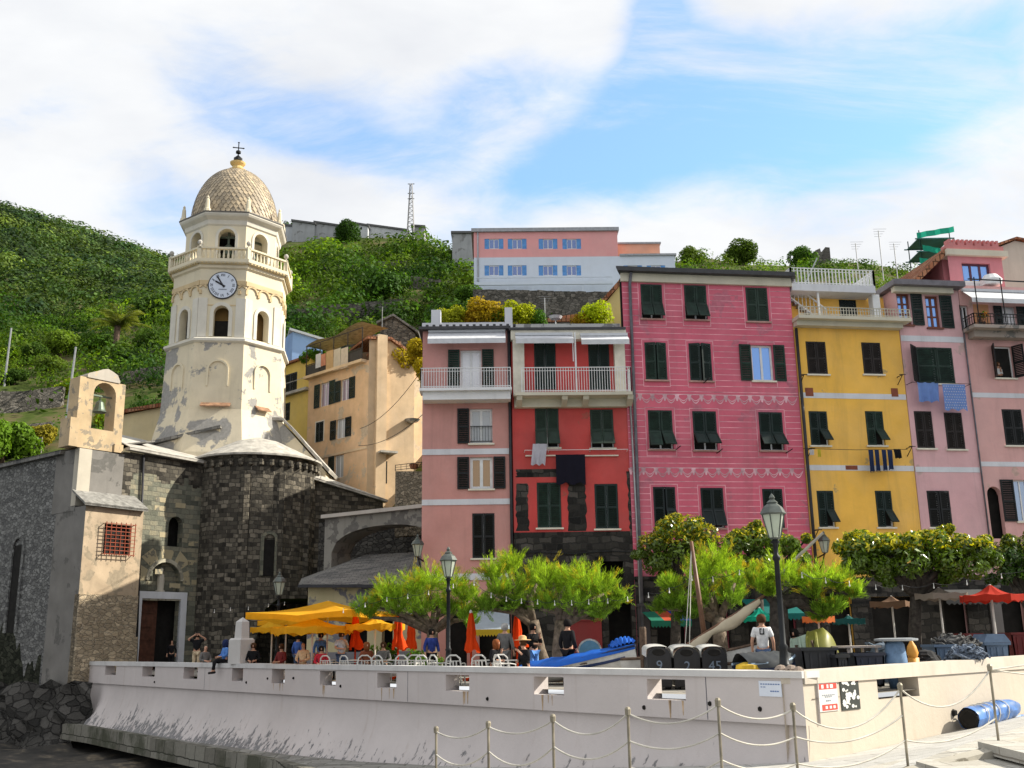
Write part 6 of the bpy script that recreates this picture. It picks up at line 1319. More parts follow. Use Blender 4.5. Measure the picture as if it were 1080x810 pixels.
# posters and sign
POSTW = simple('poster paper', (.62, .62, .60), .6, var=.05); PRED = simple('poster red', (.62, .06, .04), .6); PBLK = simple('poster black', (.03, .035, .03), .6); PBLU = simple('printed blue', (.12, .2, .42), .6); PGRN = simple('poster dark green', (.03, .12, .09), .6); PGRY = simple('poster grey print', (.25, .27, .3), .6)
def board(name, fac, r_, layers, lb, cat, mat=POSTW):
    u0, z0, u1, z1 = r_; T_ = thing(name, fac.P((u0 + u1) / 2, z0, 0), lb, cat); m_ = MB(); fac.obox(m_, u0, u1, z0, z1, .002, .02); m_.build('panel', mat, T_)
    by = {}
    for (a, b, c, d, mm) in layers: by.setdefault(mm.name, (mm, MB()))[1].quad(*[fac.P(u0 + (u1 - u0) * x, z0 + (z1 - z0) * y, .024) for x, y in ((a, b), (c, b), (c, d), (a, d))])
    for k, (mm, mb) in by.items(): mb.build('printed_' + ('band' if mm is PRED else 'marks'), mm, T_)
    return T_
lay = [(.03, .70, .97, .88, PRED), (.12, .03, .94, .22, PRED), (.03, .90, .97, .98, PGRN)]
for i in range(7): lay.append((.16 + i * .10, .49, .23 + i * .10, .535, PGRY))
for i in range(4): lay.append((.30 + i * .10, .435, .37 + i * .10, .48, PGRY))
for i in range(3): lay.append((.34 + i * .1, .31, .42 + i * .1, .36, PGRY))
lp = board('poster', FWR, FWR.rect(861.5, 717.5, 884, 749), lay, 'white poster with red bands on the sunlit harbour wall', 'poster')
u0, z0, u1, z1 = FWR.rect(861.5, 717.5, 884, 749); m_ = MB()
for x, w_ in ((.14, .12), (.42, .1), (.60, .16)): m_.quad(*[FWR.P(u0 + (u1 - u0) * a, z0 + (z1 - z0) * b, .028) for a, b in ((x, .73), (x + w_, .73), (x + w_, .85), (x, .85))])
for x in (.28, .5, .7): m_.quad(*[FWR.P(u0 + (u1 - u0) * a, z0 + (z1 - z0) * b, .028) for a, b in ((x, .08), (x + .12, .08), (x + .12, .17), (x, .17))])
m_.build('printed_marks', POSTW, lp)
lp = board('poster', FWR, FWR.rect(884.8, 716.2, 907, 747.5), [(.62, .9, .97, .98, PRED)], 'black poster covered in pale petal shapes on the sunlit harbour wall', 'poster', PBLK)
u0, z0, u1, z1 = FWR.rect(884.8, 716.2, 907, 747.5); m_ = MB()
for _ in range(46):
    x, y = random.uniform(.1, .9), random.uniform(.06, .92)
    if x > .55 and y < .55 and random.random() < .5: continue
    rr = random.uniform(.03, .085); a0 = random.random() * 3; m_.quad(*[FWR.P(u0 + (u1 - u0) * min(.98, max(.02, x + rr * 1.3 * math.cos(a0 + k * 2 * math.pi / 6))), z0 + (z1 - z0) * min(.98, max(.02, y + rr * math.sin(a0 + k * 2 * math.pi / 6))), .025 + random.random() * .004) for k in range(6)])
m_.build('printed_petals', POSTW, lp)
lay = [(.08 + i * .11, .76, .16 + i * .11, .83, PBLU) for i in range(8)] + [(.08, .58, .16, .63, PBLU), (.2, .58, .3, .63, PBLU)] + [(.5 + i * .1, .30, .58 + i * .1, .38, PBLU) for i in range(4)]
board('notice_sign', FWL, FWL.rect(800.5, 718, 825.5, 735), lay, 'small white notice with blue lettering near the wall corner', 'sign', simple('notice white', (.66, .71, .80), .5, var=.03))
# terrace floor
m_ = MB(); a, b = FWL.P(-LW, 0, -.3), FWL.P(0, 0, -.3); c_ = FWR.P(RWL, 0, -.3)
m_.quad(a, b, c_, (60, 45, 0), (60, 64, 0), (-10, 80, 0), (-40, 95, 0), (-30, 66, 0)); PAV = masonry('pale paving', [(.26, .24, .21), (.33, .31, .27), (.38, .36, .32)], (.16, .15, .13), .9, .5, .015, .03, bump=.2); struct(m_.build('terrace', PAV))
# ramp / quay path: from the wall foot out to its kerb
def onz(px, py, z): return atz(px, py, z)
fz = [footz(u) for u in np.linspace(-LW, 0, 13)]; inner = [FWL.P(u, footz(u)[0], footz(u)[1] - .05) for u in np.linspace(-LW, 0, 13)]
for u in (3, 6, 10, 16, 22): inner.append(FWR.P(u, np.interp(u, (0, 5.0, 13.3, 22), (-1.22, -1.12, -.78, -.4)), .02))
outer_px = [(-60, 746, -2.6), (0, 754, -2.6), (100, 767, -2.6), (200, 785, -2.6), (300, 803, -2.55)]
outer = [onz(*o) for o in outer_px]
post_pos = []
def at_dist(px, py, Y): return atY(px, py, Y)
posts = [(460, 768, 19.3, 815), (515, 762.5, 17.8, 0), (583, 755.5, 16.6, 0), (662, 748, 15.9, 0), (757, 738.5, 15.4, 0), (836, 743.5, 15.8, 0), (949, 722.5, 16.6, 801), (1043.5, 702.5, 17.4, 779)]
ptop = [atY(px, py, Y) for px, py, Y, _ in posts]; pbot = [p - np.array([0, 0, 1.22]) for p in ptop]
outer += [p + np.array([-.05, -.15, 0]) for p in pbot]; outer.append(pbot[-1] + (pbot[-1] - pbot[-2]) * 1.0); outer.append(outer[-1] + (pbot[-1] - pbot[-2]) * 2.5)
# resample both edges and rule a surface between them
def resamp(P, n):
    P = np.array(P, float); s = np.concatenate([[0], np.cumsum(np.linalg.norm(np.diff(P, axis=0), axis=1))]); t_ = np.linspace(0, s[-1], n); return np.stack([np.interp(t_, s, P[:, k]) for k in range(3)], 1)
# match stations by column so that the ruling stays square to the wall
allp = sorted([(-60), 0, 100, 200, 300, 380, 460, 515, 583, 662, 757, 836, 900, 949, 1000, 1043, 1100, 1200])
def colx(p): q = np.array(p) - OC; return 540 + F * (q @ cr) / (q @ cf)
ic = [colx(p) for p in inner]; oc_ = [colx(p) for p in outer]
IN = [np.array([np.interp(x, ic, [p[k] for p in inner]) for k in range(3)]) for x in allp]; OU = [np.array([np.interp(x, oc_, [p[k] for p in outer]) for k in range(3)]) for x in allp]
RM = masonry('pale ramp concrete', [(.44, .43, .40), (.52, .51, .48), (.58, .57, .54)], (.20, .19, .17), 1.6, .9, .02, .04, bump=.3, blot=(.30, .28, .24), blot_amt=.62)
m_ = MB(); m_.grid([[a + (b - a) * t_ for t_ in np.linspace(0, 1, 7)] for a, b in zip(IN, OU)][::-1]); struct(m_.build('ramp', RM))
m_ = MB(); k6 = allp.index(460); m_.grid([[a + (b - a) * t_ + np.array([0, 0, .012]) for t_ in np.linspace(0, 1, 7)] for a, b in zip(IN[:k6 + 1], OU[:k6 + 1])][::-1]); struct(m_.build('quay_path', masonry('wet quay stone', [(.20, .195, .18), (.28, .27, .25), (.36, .35, .32)], (.12, .12, .10), 1.3, .8, .03, .1, bump=.5, blot=(.12, .12, .10), blot_amt=.56)))
KS = plaster('stone kerb', (.46, .43, .36), (.22, .2, .16), .55, 2, streak=.2)
m_ = MB(); KD = masonry('mossy kerb stone', [(.13, .125, .10), (.21, .20, .17), (.28, .27, .23)], (.05, .05, .04), 1.1, .6, .03, .1, bump=.6, blot=(.05, .055, .035), blot_amt=.5)
for i_, (a, b) in enumerate(zip(OU[:-1], OU[1:])):
    if i_ == k6: struct(m_.build('quay_kerb', KD)); m_ = MB()
    d = b - a; n_ = np.array([d[1], -d[0], 0]); n_ /= np.linalg.norm(n_); h_ = .75 if i_ < k6 + 6 else .3; m_.prism([a + [0, 0, .06], a + n_ * .32 + [0, 0, .06], a + n_ * .36 - [0, 0, h_], a - [0, 0, h_]], d)
struct(m_.build('quay_kerb', KS))
# lower stone steps at the right, and the dark beach at the left
m_ = MB(); STP = masonry('pale step stone', [(.42, .40, .35), (.50, .48, .43), (.55, .53, .48)], (.22, .2, .17), 1.4, .5, .015, .03, bump=.3)
def slab(pts, th): m_.prism(pts, (0, 0, -th))
def lift(P, z): return [np.array([p[0], p[1], z]) for p in P]
m_ = MB(); slab(lift([onz(x, y, -.40) for x, y in ((1031, 782), (1085, 764), (1200, 735), (1300, 850), (1084, 795))], -.40), .16); slab(lift([onz(x, y, -.60) for x, y in ((966, 803), (1031, 780), (1100, 775), (1300, 850), (1300, 1000), (1012, 816))], -.60), .2); slab(lift([onz(x, y, -.85) for x, y in ((900, 812), (1000, 790), (1100, 790), (1300, 1000), (900, 1000))], -.85), .5); struct(m_.build('stone_steps', STP))
G_ = []
for i in range(40):
    row = []
    for j in range(24):
        x = -55 + i * 2.2; y = 6 + j * 2.6; z = -3.75 + mnoise.noise((x * .35, y * .35, 1)) * .35 + mnoise.noise((x * 1.3, y * 1.3, 4)) * .15 + (.25 if x > -14 and y < 40 else 0); row.append((x, y, z))
    G_.append(row)
m_ = MB(); m_.grid(G_); bm_, t, b = newmat('wet dark beach'); tc = t.n('ShaderNodeTexCoord'); c = t.ramp(t.noise(tc.outputs['Object'], .9, 8, .68), [(.38, (.012, .012, .011)), (.55, (.045, .04, .033)), (.64, (.16, .13, .09)), (.72, (.34, .28, .19))]); t.l(c, b.inputs['Base Color']); b.inputs['Roughness'].default_value = .6
struct(m_.build('beach', bm_, smooth=True))
m_ = MB(); m_.quad((-400, -200, -4.4), (400, -200, -4.4), (400, 5, -4.4), (400, 130, -4.4), (-400, 130, -4.4)); wm = simple('sea water', (.02, .05, .06), .08, spec=.5); struct(m_.build('sea', wm))
m_ = MB()
for i in range(16):
    x, y = -31 + random.uniform(-6, 4.5), 61.5 + random.uniform(-1.2, 1.2); s = random.uniform(.25, .7)
    m_.lathe((x, y + (-25 - x) * .6 if x < -25 else y, -2.7), [(.2 * s, 0), (s, .2 * s), (s * .9, .6 * s), (.4 * s, .95 * s), (0, s)], 7, random.random(), sx=random.uniform(.7, 1.3))
ro_ = m_.build('boulders', rubble('dark sea rock', (.035, .034, .032), (.09, .085, .078), (.025, .025, .024), 1.3)); tag(ro_, 'dark boulders heaped on the beach below the church', 'rocks', kind='stuff')
# rope fence
RF = thing('rope_fence', pbot[3], 'rope fence of slim metal posts along the harbour ramp', 'fence'); PM = simple('weathered post metal', (.28, .25, .19), .5, .4, var=.3); RP = simple('pale rope', (.60, .57, .50), .9, var=.15)
for i, (t_, b_) in enumerate(zip(ptop, pbot)):
    m_ = MB(); m_.tube([b_ - [0, 0, .05], t_], .021, 8); m_.lathe(b_, [(.07, 0), (.07, .03), (.03, .05)], 8); m_.lathe(t_, [(.04, -.08), (.045, 0), (.03, .03), (0, .04)], 8); m_.build('post', PM, RF)
for lvl, dz, sg in ((0, .06, .22), (1, .44, .20), (2, .80, .17)):
    m_ = MB()
    for i in range(len(ptop) - 1):
        a, b = ptop[i] - [0, 0, dz], ptop[i + 1] - [0, 0, dz]; s = sg * random.uniform(.55, 1.2) * (1.6 if i >= 5 else 1)
        if lvl == 1 and i >= 6: continue
        m_.tube([a + (b - a) * t_ - np.array([0, 0, s * 4 * t_ * (1 - t_)]) for t_ in np.linspace(0, 1, 15)], .014, 6)
    if lvl == 0: a = ptop[-1] - [0, 0, dz]; m_.tube([a, a + [1.0, .6, -.12], a + [2.4, 1.4, -.05]], .014, 6); m_.tube([a, a + [1.2, .5, .1], a + [2.4, 1.2, .25]], .014, 6)
    m_.build('rope', RP, RF)
# obelisk on the wall
ob = FWL.uz(248, 697)[0]; ob0 = FWL.P(ob, .58, -.25); OB = thing('stone_obelisk', ob0, 'pale stone obelisk post standing on the white harbour wall', 'obelisk'); sc_ = (atY(248, 652, ob0[1])[2] - ob0[2])
m_ = MB(); m_.lathe(ob0, [(.52, 0), (.52, .52 * sc_), (.44, .56 * sc_)], 4, R(10)); m_.lathe(ob0, [(.30, .56 * sc_), (.27, .92 * sc_), (0, 1.02 * sc_)], 4, R(10)); m_.build('shaft', plaster('pale obelisk stone', (.58, .56, .54), streak=.2), OB)
# ------------------------------------------------------------------ things on the terrace
def wallY(px): return onp(px, 690, FWL.O, FWL.n)[1] if px < 850 else onp(px, 690, FWR.O, FWR.n)[1]
def ter(px, Y, z=0.0): return np.array([gX(px, Y, z), Y, z])
def solveY(px, py, z, lo=15, hi=90):
    for _ in range(50):
        m = (lo + hi) / 2
        if atY(px, py, m)[2] < z: lo = m
        else: hi = m
    return m
LGLASS = cloth('frosted lamp glass', (.72, .78, .68), .5, .3)
def lantern(T_, c, s=1.0):
    c = np.array(c, float); m_ = MB(); m_.lathe(c, [(.10 * s, 0), (.13 * s, .04 * s)], 6)
    for j in range(6):
        a = math.pi / 3 * j; d = np.array([math.cos(a), math.sin(a), 0]); m_.bar(c + d * .13 * s + [0, 0, .04 * s], c + d * .25 * s + [0, 0, .55 * s], .022 * s)
    m_.lathe(c, [(.27 * s, .55 * s), (.30 * s, .58 * s), (.22 * s, .72 * s), (.12 * s, .80 * s), (.13 * s, .83 * s), (.05 * s, .90 * s), (.07 * s, .94 * s), (.02 * s, 1.02 * s), (0, 1.04 * s)], 6); l = m_.build('lantern', simple('lamp iron', (.11, .125, .115), .4, .4, var=.25), T_)
    m_ = MB(); m_.lathe(c, [(.12 * s, .05 * s), (.235 * s, .55 * s)], 6, caps=False); m_.build('lamp_glass', LGLASS, l)
def lamp_post(p, H, label):
    T_ = thing('street_lamp', p, label, 'street lamp', 'old iron street lamps on the terrace'); p = np.array(p, float); h = H - 1.0; m_ = MB()
    m_.lathe(p, [(.24, 0), (.24, .12), (.17, .2), (.15, .55), (.19, .62), (.11, .7), (.085, 1.0), (.11, 1.06), (.07, 1.12), (.058, h - .5), (.09, h - .46), (.09, h - .4), (.05, h - .35), (.06, h - .12), (.11, h - .08), (.05, h - .02), (.1, h)], 12); m_.build('post', IRON, T_, smooth=True); lantern(T_, p + [0, 0, h - .02])
for px, pb, py, lb in ((824, 830, 521, 'nearest and tallest iron street lamp, at the corner of the harbour wall'), (471.5, 473, 577, 'iron street lamp standing before the salmon house among the tamarisks'), (292, 291, 603, 'farthest iron street lamp, before the dark church apse beside the yellow umbrellas')):
    Y = max(solveY(px, py, 4.4), wallY(pb) + .9); H = atY(px, py, Y)[2]; lamp_post(ter(pb, Y), H, lb)
def wall_lamp(p, n, label):
    T_ = thing('wall_lantern', p, label, 'wall lamp'); p = np.array(p, float); m_ = MB(); m_.bar(p, p + n * .7 + [0, 0, .1], .05); m_.tube([p - [0, 0, .5], p + n * .35 - [0, 0, .3], p + n * .6 + [0, 0, .05]], .03, 6); m_.build('bracket', IRON, T_); lantern(T_, p + n * .7 + [0, 0, .12], .9)
wall_lamp(FS.P(FS.uz(447, 592)[0], FS.uz(447, 592)[1]), FS.n * .9 - FS.d * .3, 'black wall lantern on the left corner of the salmon house'); wall_lamp(FY.P(FY.uz(863, 588)[0], FY.uz(863, 588)[1]), FY.n, 'wall lantern at the left of the ochre house, above the trees')

# --- trees
TAM = leafmat('tamarisk sprays', (.225, .355, .045), .55, .6, .1); BRD = leafmat('glossy broad leaves', (.080, .140, .020), .28, .22, .5)
BARK = simple('grey brown bark', (.15, .115, .085), .95, var=.4, scale=7, bump=.8, bscale=14); BARKD = simple('dark bark', (.05, .042, .035), .95, var=.4, scale=7, bump=.8, bscale=14)
def limbs(T_, base, fork, tips, r0, mat):
    m_ = MB(); base, fork = np.array(base), np.array(fork); mid = (base + fork) / 2 + [random.uniform(-.12, .12), random.uniform(-.1, .1), 0]
    m_.tube([base, base * .85 + mid * .15 + [0, 0, .05], mid, fork], [r0 * 1.35, r0 * 1.02, r0 * .92, r0 * .8], 10); m_.build('trunk', mat, T_, smooth=True); m_ = MB()
    for t_ in tips:
        t_ = np.array(t_); q = fork * .55 + t_ * .45 + [random.uniform(-.2, .2), random.uniform(-.2, .2), .12]; m_.tube([fork - [0, 0, .15], q, t_], [r0 * .62, r0 * .42, r0 * .16], 7)
    m_.build('limbs', mat, T_, smooth=True)
def tree_clumps(Y, cl):
    C_, rr = [], []
    for px, py, rp in cl:
        c = atY(px, py, Y); r_ = rp * Y / F
        for dy in (-.9, .1, 1.0): C_.append(c + [random.uniform(-.2, .2), dy * r_ * 1.3, random.uniform(-.15, .1)]); rr.append(r_ * random.uniform(.65, 1.05))
    return np.array(C_), np.array(rr)
def tamarisk(label, px, Y, fork, cl, r0, per=520, bark=BARK, z=0):
    per = 400; base = ter(px, Y, z); T_ = thing('tamarisk_tree', base, label, 'tree', 'feathery tamarisk trees on the terrace'); C_, rr = tree_clumps(Y, cl)
    limbs(T_, base, atY(fork[0], fork[1], Y), [c - [0, 0, r_ * .3] for c, r_ in zip(C_[1::3], rr[1::3])], r0, bark)
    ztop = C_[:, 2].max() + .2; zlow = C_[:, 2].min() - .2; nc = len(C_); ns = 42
    def plumes(per, L0, L1, start, strand, wid, hot):
        ci = np.repeat(np.arange(nc), per); m = len(ci); d = rng.normal(size=(m, 3)); d /= np.linalg.norm(d, axis=1, keepdims=True); g = d * [.6, .6, .4] + rng.normal(size=(m, 3)) * .2; g[:, 2] += .72; g /= np.linalg.norm(g, axis=1, keepdims=True)
        P0 = C_[ci] + d * (rr[ci] * start * rng.random(m) ** .5)[:, None]; L = rng.uniform(L0, L1, m) * rr[ci] * 2.2; t_ = np.tile((np.arange(ns) + .5) / ns, m); pi = np.repeat(np.arange(m), ns)
        Q = P0[pi] + g[pi] * (L[pi] * t_)[:, None] + rng.normal(size=(m * ns, 3)) * .035 - np.array([0, 0, 1]) * (t_ ** 2 * L[pi] * .06)[:, None]; D = g[pi] + rng.normal(size=(m * ns, 3)) * .3
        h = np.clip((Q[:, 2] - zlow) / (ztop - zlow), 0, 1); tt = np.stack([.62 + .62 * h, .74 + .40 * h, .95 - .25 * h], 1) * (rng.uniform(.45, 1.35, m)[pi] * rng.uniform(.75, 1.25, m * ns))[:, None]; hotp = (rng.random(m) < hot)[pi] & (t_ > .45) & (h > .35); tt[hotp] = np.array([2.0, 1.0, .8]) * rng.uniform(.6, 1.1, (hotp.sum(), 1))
        return Q, rng.normal(size=Q.shape), rng.uniform(*strand, len(Q)), rng.uniform(*wid, len(Q)), tt, D
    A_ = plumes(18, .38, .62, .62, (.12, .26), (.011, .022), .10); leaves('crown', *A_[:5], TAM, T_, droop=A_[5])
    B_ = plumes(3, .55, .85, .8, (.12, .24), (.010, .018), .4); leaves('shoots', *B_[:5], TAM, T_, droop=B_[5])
def broadleaf(label, px, Y, fork, cl, r0, tint, per=380, name='evergreen_tree'):
    cl = cl + [(c[0] + random.uniform(-15, 15), c[1] - random.uniform(5, 17), random.uniform(4.5, 7.5)) for c in cl]
    base = ter(px, Y); T_ = thing(name, base, label, 'tree', 'glossy evergreen trees before the houses'); C_, rr = tree_clumps(Y, cl); per = per * 2 // 3; limbs(T_, base, atY(fork[0], fork[1], Y), [c for c in C_[1::3]], r0, BARKD)
    P, Nn, idx, ro = clumps(C_, rr, per, .85, .55, .35); n = len(P); zt_ = C_[:, 2].max(); zl_ = C_[:, 2].min(); t_ = np.clip((P[:, 2] - zl_) / (zt_ - zl_ + .5), 0, 1)
    tt = np.array(tint) * rng.uniform(.55, 1.4, (n, 1)); young = (t_ > .45) & (ro > .80) & (rng.random(n) < .52); tt[young] = np.array([6.2, 3.3, 1.0]) * tint * rng.uniform(.5, 1.1, (young.sum(), 1))
    leaves('crown', P, Nn, rng.uniform(.14, .26, n), rng.uniform(.06, .10, n), tt, BRD, T_, up=.3)
broadleaf('dark glossy evergreen with orange new leaves before the left of the raspberry house', 712, 40.5, (712, 615), [(690, 572, 15), (705, 561, 17), (725, 557, 17), (744, 567, 16), (690, 592, 14), (715, 583, 19), (738, 586, 17), (702, 606, 10)], .2, (1.15, 1.05, .8))
broadleaf('glossy evergreen with yellow new leaves before the right of the raspberry house', 800, 40, (800, 615), [(772, 574, 15), (792, 567, 17), (813, 571, 17), (834, 577, 14), (800, 589, 17), (778, 592, 14), (846, 588, 11)], .18, (1.2, 1.15, .8))
broadleaf('broad clipped evergreen tree spreading below the ochre and pale pink houses', 968, 35, (966, 625), [(895, 578, 13), (912, 572, 15), (932, 575, 15), (956, 572, 16), (980, 570, 16), (1004, 573, 16), (1024, 579, 15), (1036, 590, 12), (920, 592, 17), (950, 593, 19), (985, 593, 19), (1012, 597, 16), (902, 597, 13), (935, 608, 11), (1000, 609, 11)], .22, (1.25, 1.2, .75), 460)
broadleaf('dark shaded evergreen at the right edge under the dusty pink house', 1092, 38, (1085, 640), [(1062, 583, 14), (1082, 575, 18), (1074, 600, 16), (1054, 606, 10), (1098, 598, 18)], .2, (.5, .62, .6), 340)
tamarisk('low wide tamarisk tree behind the closed orange umbrellas', 459, 38.5, (456, 662), [(386, 645, 12), (400, 636, 14), (416, 628, 16), (436, 621, 17), (456, 617, 18), (478, 622, 17), (497, 632, 15), (420, 644, 15), (445, 642, 18), (470, 645, 16), (490, 650, 12)], .24)
tamarisk('taller tamarisk tree leaning right between the umbrellas and the blue boat', 578, 37, (562, 655), [(522, 606, 16), (540, 598, 17), (528, 624, 17), (513, 640, 13), (548, 620, 18), (566, 612, 16), (545, 642, 12)], .26)
tamarisk('tamarisk tree with a straight pale trunk in front of the blue boat', 592, 34.5, (592, 655), [(578, 612, 14), (598, 616, 18), (620, 617, 19), (640, 624, 16), (600, 640, 17), (575, 636, 14), (626, 643, 15), (650, 634, 9)], .25)
tamarisk('tamarisk tree behind the boat with the furled sail', 757, 33.5, (757, 650), [(702, 618, 12), (716, 630, 15), (735, 608, 17), (756, 597, 19), (775, 607, 16), (745, 628, 17), (770, 628, 15), (724, 644, 11), (702, 640, 10)], .25)
tamarisk('tamarisk tree with a dark pollarded stump beside the tallest lamp', 820, 29.5, (821, 632), [(800, 614, 12), (830, 606, 17), (855, 611, 17), (880, 617, 16), (898, 624, 11), (850, 630, 13), (876, 637, 12), (815, 622, 11), (862, 645, 8)], .3, bark=BARKD)

# --- umbrellas
YEL = cloth('yellow umbrella cloth', (.90, .50, .03), .5); ORC = cloth('orange red umbrella cloth', (.84, .085, .014), .35); POLE = simple('white umbrella pole', (.62, .60, .56), .45)
def open_umbrella(p, zr, zv, rad, mat, label, n=8, a0=.2, tilt=0.0, group=None, val=.22, name='parasol', zt=None):
    p = np.array(p, float); T_ = thing(name, p, label, 'umbrella', group); zt = zt or zr + rad * .28; c = p + [tilt, 0, 0]
    m_ = MB(); m_.tube([p, c + [0, 0, zt]], .035, 8); m_.lathe(p, [(.3, 0), (.3, .08), (.05, .12)], 10); m_.build('pole', POLE, T_); m_ = MB(); rows = []
    for i in range(9):
        t_ = i / 8; row = []
        for j in range(n * 4 + 1):
            a = a0 + 2 * math.pi * j / (n * 4); seg = abs(((j / 4) % 1) - .5) * 2; rr = rad * t_ * (math.cos(math.pi / n) / math.cos((((j / 4) % 1) - .5) * 2 * math.pi / n)); z = zt - (zt - zr) * t_ - (1 - seg) * .05 * t_ * rad - .12 * math.sin(t_ * math.pi)
            row.append(c + [rr * math.cos(a), rr * math.sin(a), z])
        rows.append(row)
    rows.append([q + np.array([0, 0, -val * (1 - .25 * (j % 2))]) for j, q in enumerate(rows[-1])]); m_.grid(rows); m_.build('canopy', mat, T_); m_ = MB()
    for j in range(n):
        a = a0 + 2 * math.pi * j / n; m_.bar(c + [0, 0, zt - .3], c + [rad * .97 * math.cos(a), rad * .97 * math.sin(a), zr - .12], .025)
    m_.build('ribs', POLE, T_); return T_
GY = 'open yellow restaurant umbrellas'
def yumb(px, Y, ypk, yval, wpx, label, n=8, a0=.3, **kw):
    zt = atY(px, ypk, Y)[2]; zv = atY(px, yval, Y)[2]; open_umbrella(ter(px, Y), zv + .22, zv, wpx / 2 * Y / F, YEL, label, n, a0, group=GY, zt=zt, **kw)
yumb(344, 41.9, 633.5, 652, 168, 'largest yellow umbrella, spreading above the other three', 4, .45, val=.25); yumb(328, 40.9, 650, 667, 84, 'smaller yellow umbrella nearest the wall with an orange shaded valance', val=.28)
yumb(285, 45.6, 653, 667, 44, 'leftmost small yellow umbrella beside the obelisk'); yumb(395, 40.6, 651, 664, 62, 'rightmost yellow umbrella, half behind a closed orange one', val=.25); yumb(300, 47, 645, 660, 62, 'back yellow umbrella near the church apse, left of the large one', 4, .6)
def closed_umbrella(px, yt, yb, Y, label, flare=.2, a=0.0):
    p = ter(px, Y); T_ = thing('closed_umbrella', p, label, 'umbrella', 'folded orange red umbrellas'); zt, zb = atY(px, yt, Y)[2], atY(px, yb, Y)[2]; m_ = MB(); m_.tube([p, p + [0, 0, zt + .05]], .035, 8); m_.lathe(p, [(.28, 0), (.28, .08), (.05, .12)], 10); m_.build('pole', POLE, T_); rows = []; H = zt - zb; ph = random.random() * 6
    for i in range(12):
        t_ = i / 11; row = []
        for j in range(33):
            th = 2 * math.pi * j / 32; r_ = (.045 + .15 * t_ ** .7) * (1 + .28 * math.sin(th * 5 + ph + t_ * 1.5)) * (.85 if .55 < t_ < .75 else 1) + max(0, math.cos(th - a)) ** 3 * flare * max(0, t_ - .65) * 2
            row.append(p + [r_ * math.cos(th), r_ * math.sin(th), zt - H * t_ - (.06 * math.sin(th * 3 + ph) if i == 11 else 0)])
        rows.append(row)
    m_.grid(rows); m_.build('canopy', ORC, T_, smooth=True); m_ = MB(); m_.lathe(p + [0, 0, zt], [(.06, -.02), (.05, .05), (0, .1)], 8); m_.build('finial', POLE, T_)
for px, yt, yb, Y, lb, fl, a in ((374, 643, 684, 41.5, 'folded orange umbrella at the left, just right of the yellow canopies', .25, 0), (419.5, 641, 684, 40, 'second folded orange umbrella from the left, with a loose corner at the foot', .22, 0), (433.5, 648, 685, 42, 'folded orange umbrella close behind the second, half overlapped', .2, 3), (497, 646, 687, 37, 'folded orange umbrella right of the middle street lamp', .12, 0), (546, 648, 681, 37.5, 'folded orange umbrella rightmost, by the leaning tamarisk trunk', .3, 0)): closed_umbrella(px, yt, yb, Y, lb, fl, a)
def pumb(px, Y, ypk, yval, wpx, mat, label, **kw): zt = atY(px, ypk, Y)[2]; zv = atY(px, yval, Y)[2]; open_umbrella(ter(px, Y), zv + .2, zv, wpx / 2 * Y / F, mat, label, zt=zt, **kw)
pumb(1056, 33, 616, 634, 62, cloth('red umbrella cloth', (.40, .03, .016), .15), 'red open umbrella at the right edge of the terrace'); pumb(1000, 35, 619, 632, 56, cloth('taupe umbrella cloth', (.24, .20, .165), .1), 'taupe open umbrella left of the red one'); pumb(948, 38, 628, 640, 50, cloth('brown umbrella cloth', (.18, .11, .07), .1), 'brown open umbrella under the clipped evergreen', n=4); pumb(806, 34, 640, 657, 46, cloth('turquoise umbrella cloth', (.02, .42, .30), .4), 'turquoise umbrella behind the man in the white shirt', val=.15); pumb(868, 38, 642, 656, 34, cloth('orange umbrella cloth', (.70, .20, .06), .3), 'small orange umbrella behind the green boat prow'); pumb(900, 39, 648, 658, 34, cloth('teal umbrella cloth', (.02, .10, .10), .1), 'teal umbrella in the shade below the ochre house')
# shop awnings and fronts
def shop_awning(fac, x0, x1, y0, y1, out, mats, label, valm=None):
    a = fac.rect(x0, y0, x1, y1); T_ = thing('shop_awning', fac.P((a[0] + a[2]) / 2, a[3], 0), label, 'awning'); k = len(mats)
    for i, mt in enumerate(mats):
        u0, u1 = a[0] + (a[2] - a[0]) * i / k, a[0] + (a[2] - a[0]) * (i + 1) / k; m_ = MB(); m_.grid([[fac.P(u0 + (u1 - u0) * s / 4, a[3], .05), fac.P(u0 + (u1 - u0) * s / 4, a[1], out)] for s in range(5)]); m_.build('cloth_panel', mt, T_)
    m_ = MB(); n = 12; m_.grid([[fac.P(a[0] + (a[2] - a[0]) * s / (2 * n), a[1], out + .004), fac.P(a[0] + (a[2] - a[0]) * s / (2 * n), a[1] - (.28 if s % 2 else .2), out + .004)] for s in range(2 * n + 1)]); m_.build('valance', valm or mats[0], T_)
LBC = cloth('pale blue awning cloth', (.50, .58, .66), .3); shop_awning(FS, 500, 537, 644, 664, 1.6, [LBC], 'pale blue shop awning with a yellow scalloped edge on the salmon house', cloth('yellow valance', (.70, .50, .05), .3))
shop_awning(FP, 676, 718, 645, 655, 1.5, [cloth('green awning', (.03, .2, .13), .2), cloth('red awning', (.55, .1, .05), .2), cloth('blue awning', (.02, .04, .35), .2)], 'green, red and blue shop awning on the raspberry house'); shop_awning(FP, 780, 830, 632, 648, 1.8, [cloth('dark teal awning', (.02, .16, .15), .2)], 'dark teal awning over the raspberry house shop'); shop_awning(FL, 975, 1040, 622, 632, 1.6, [cloth('dark grey awning', (.1, .1, .1), .2)], 'dark grey awning over the pale pink house shop')
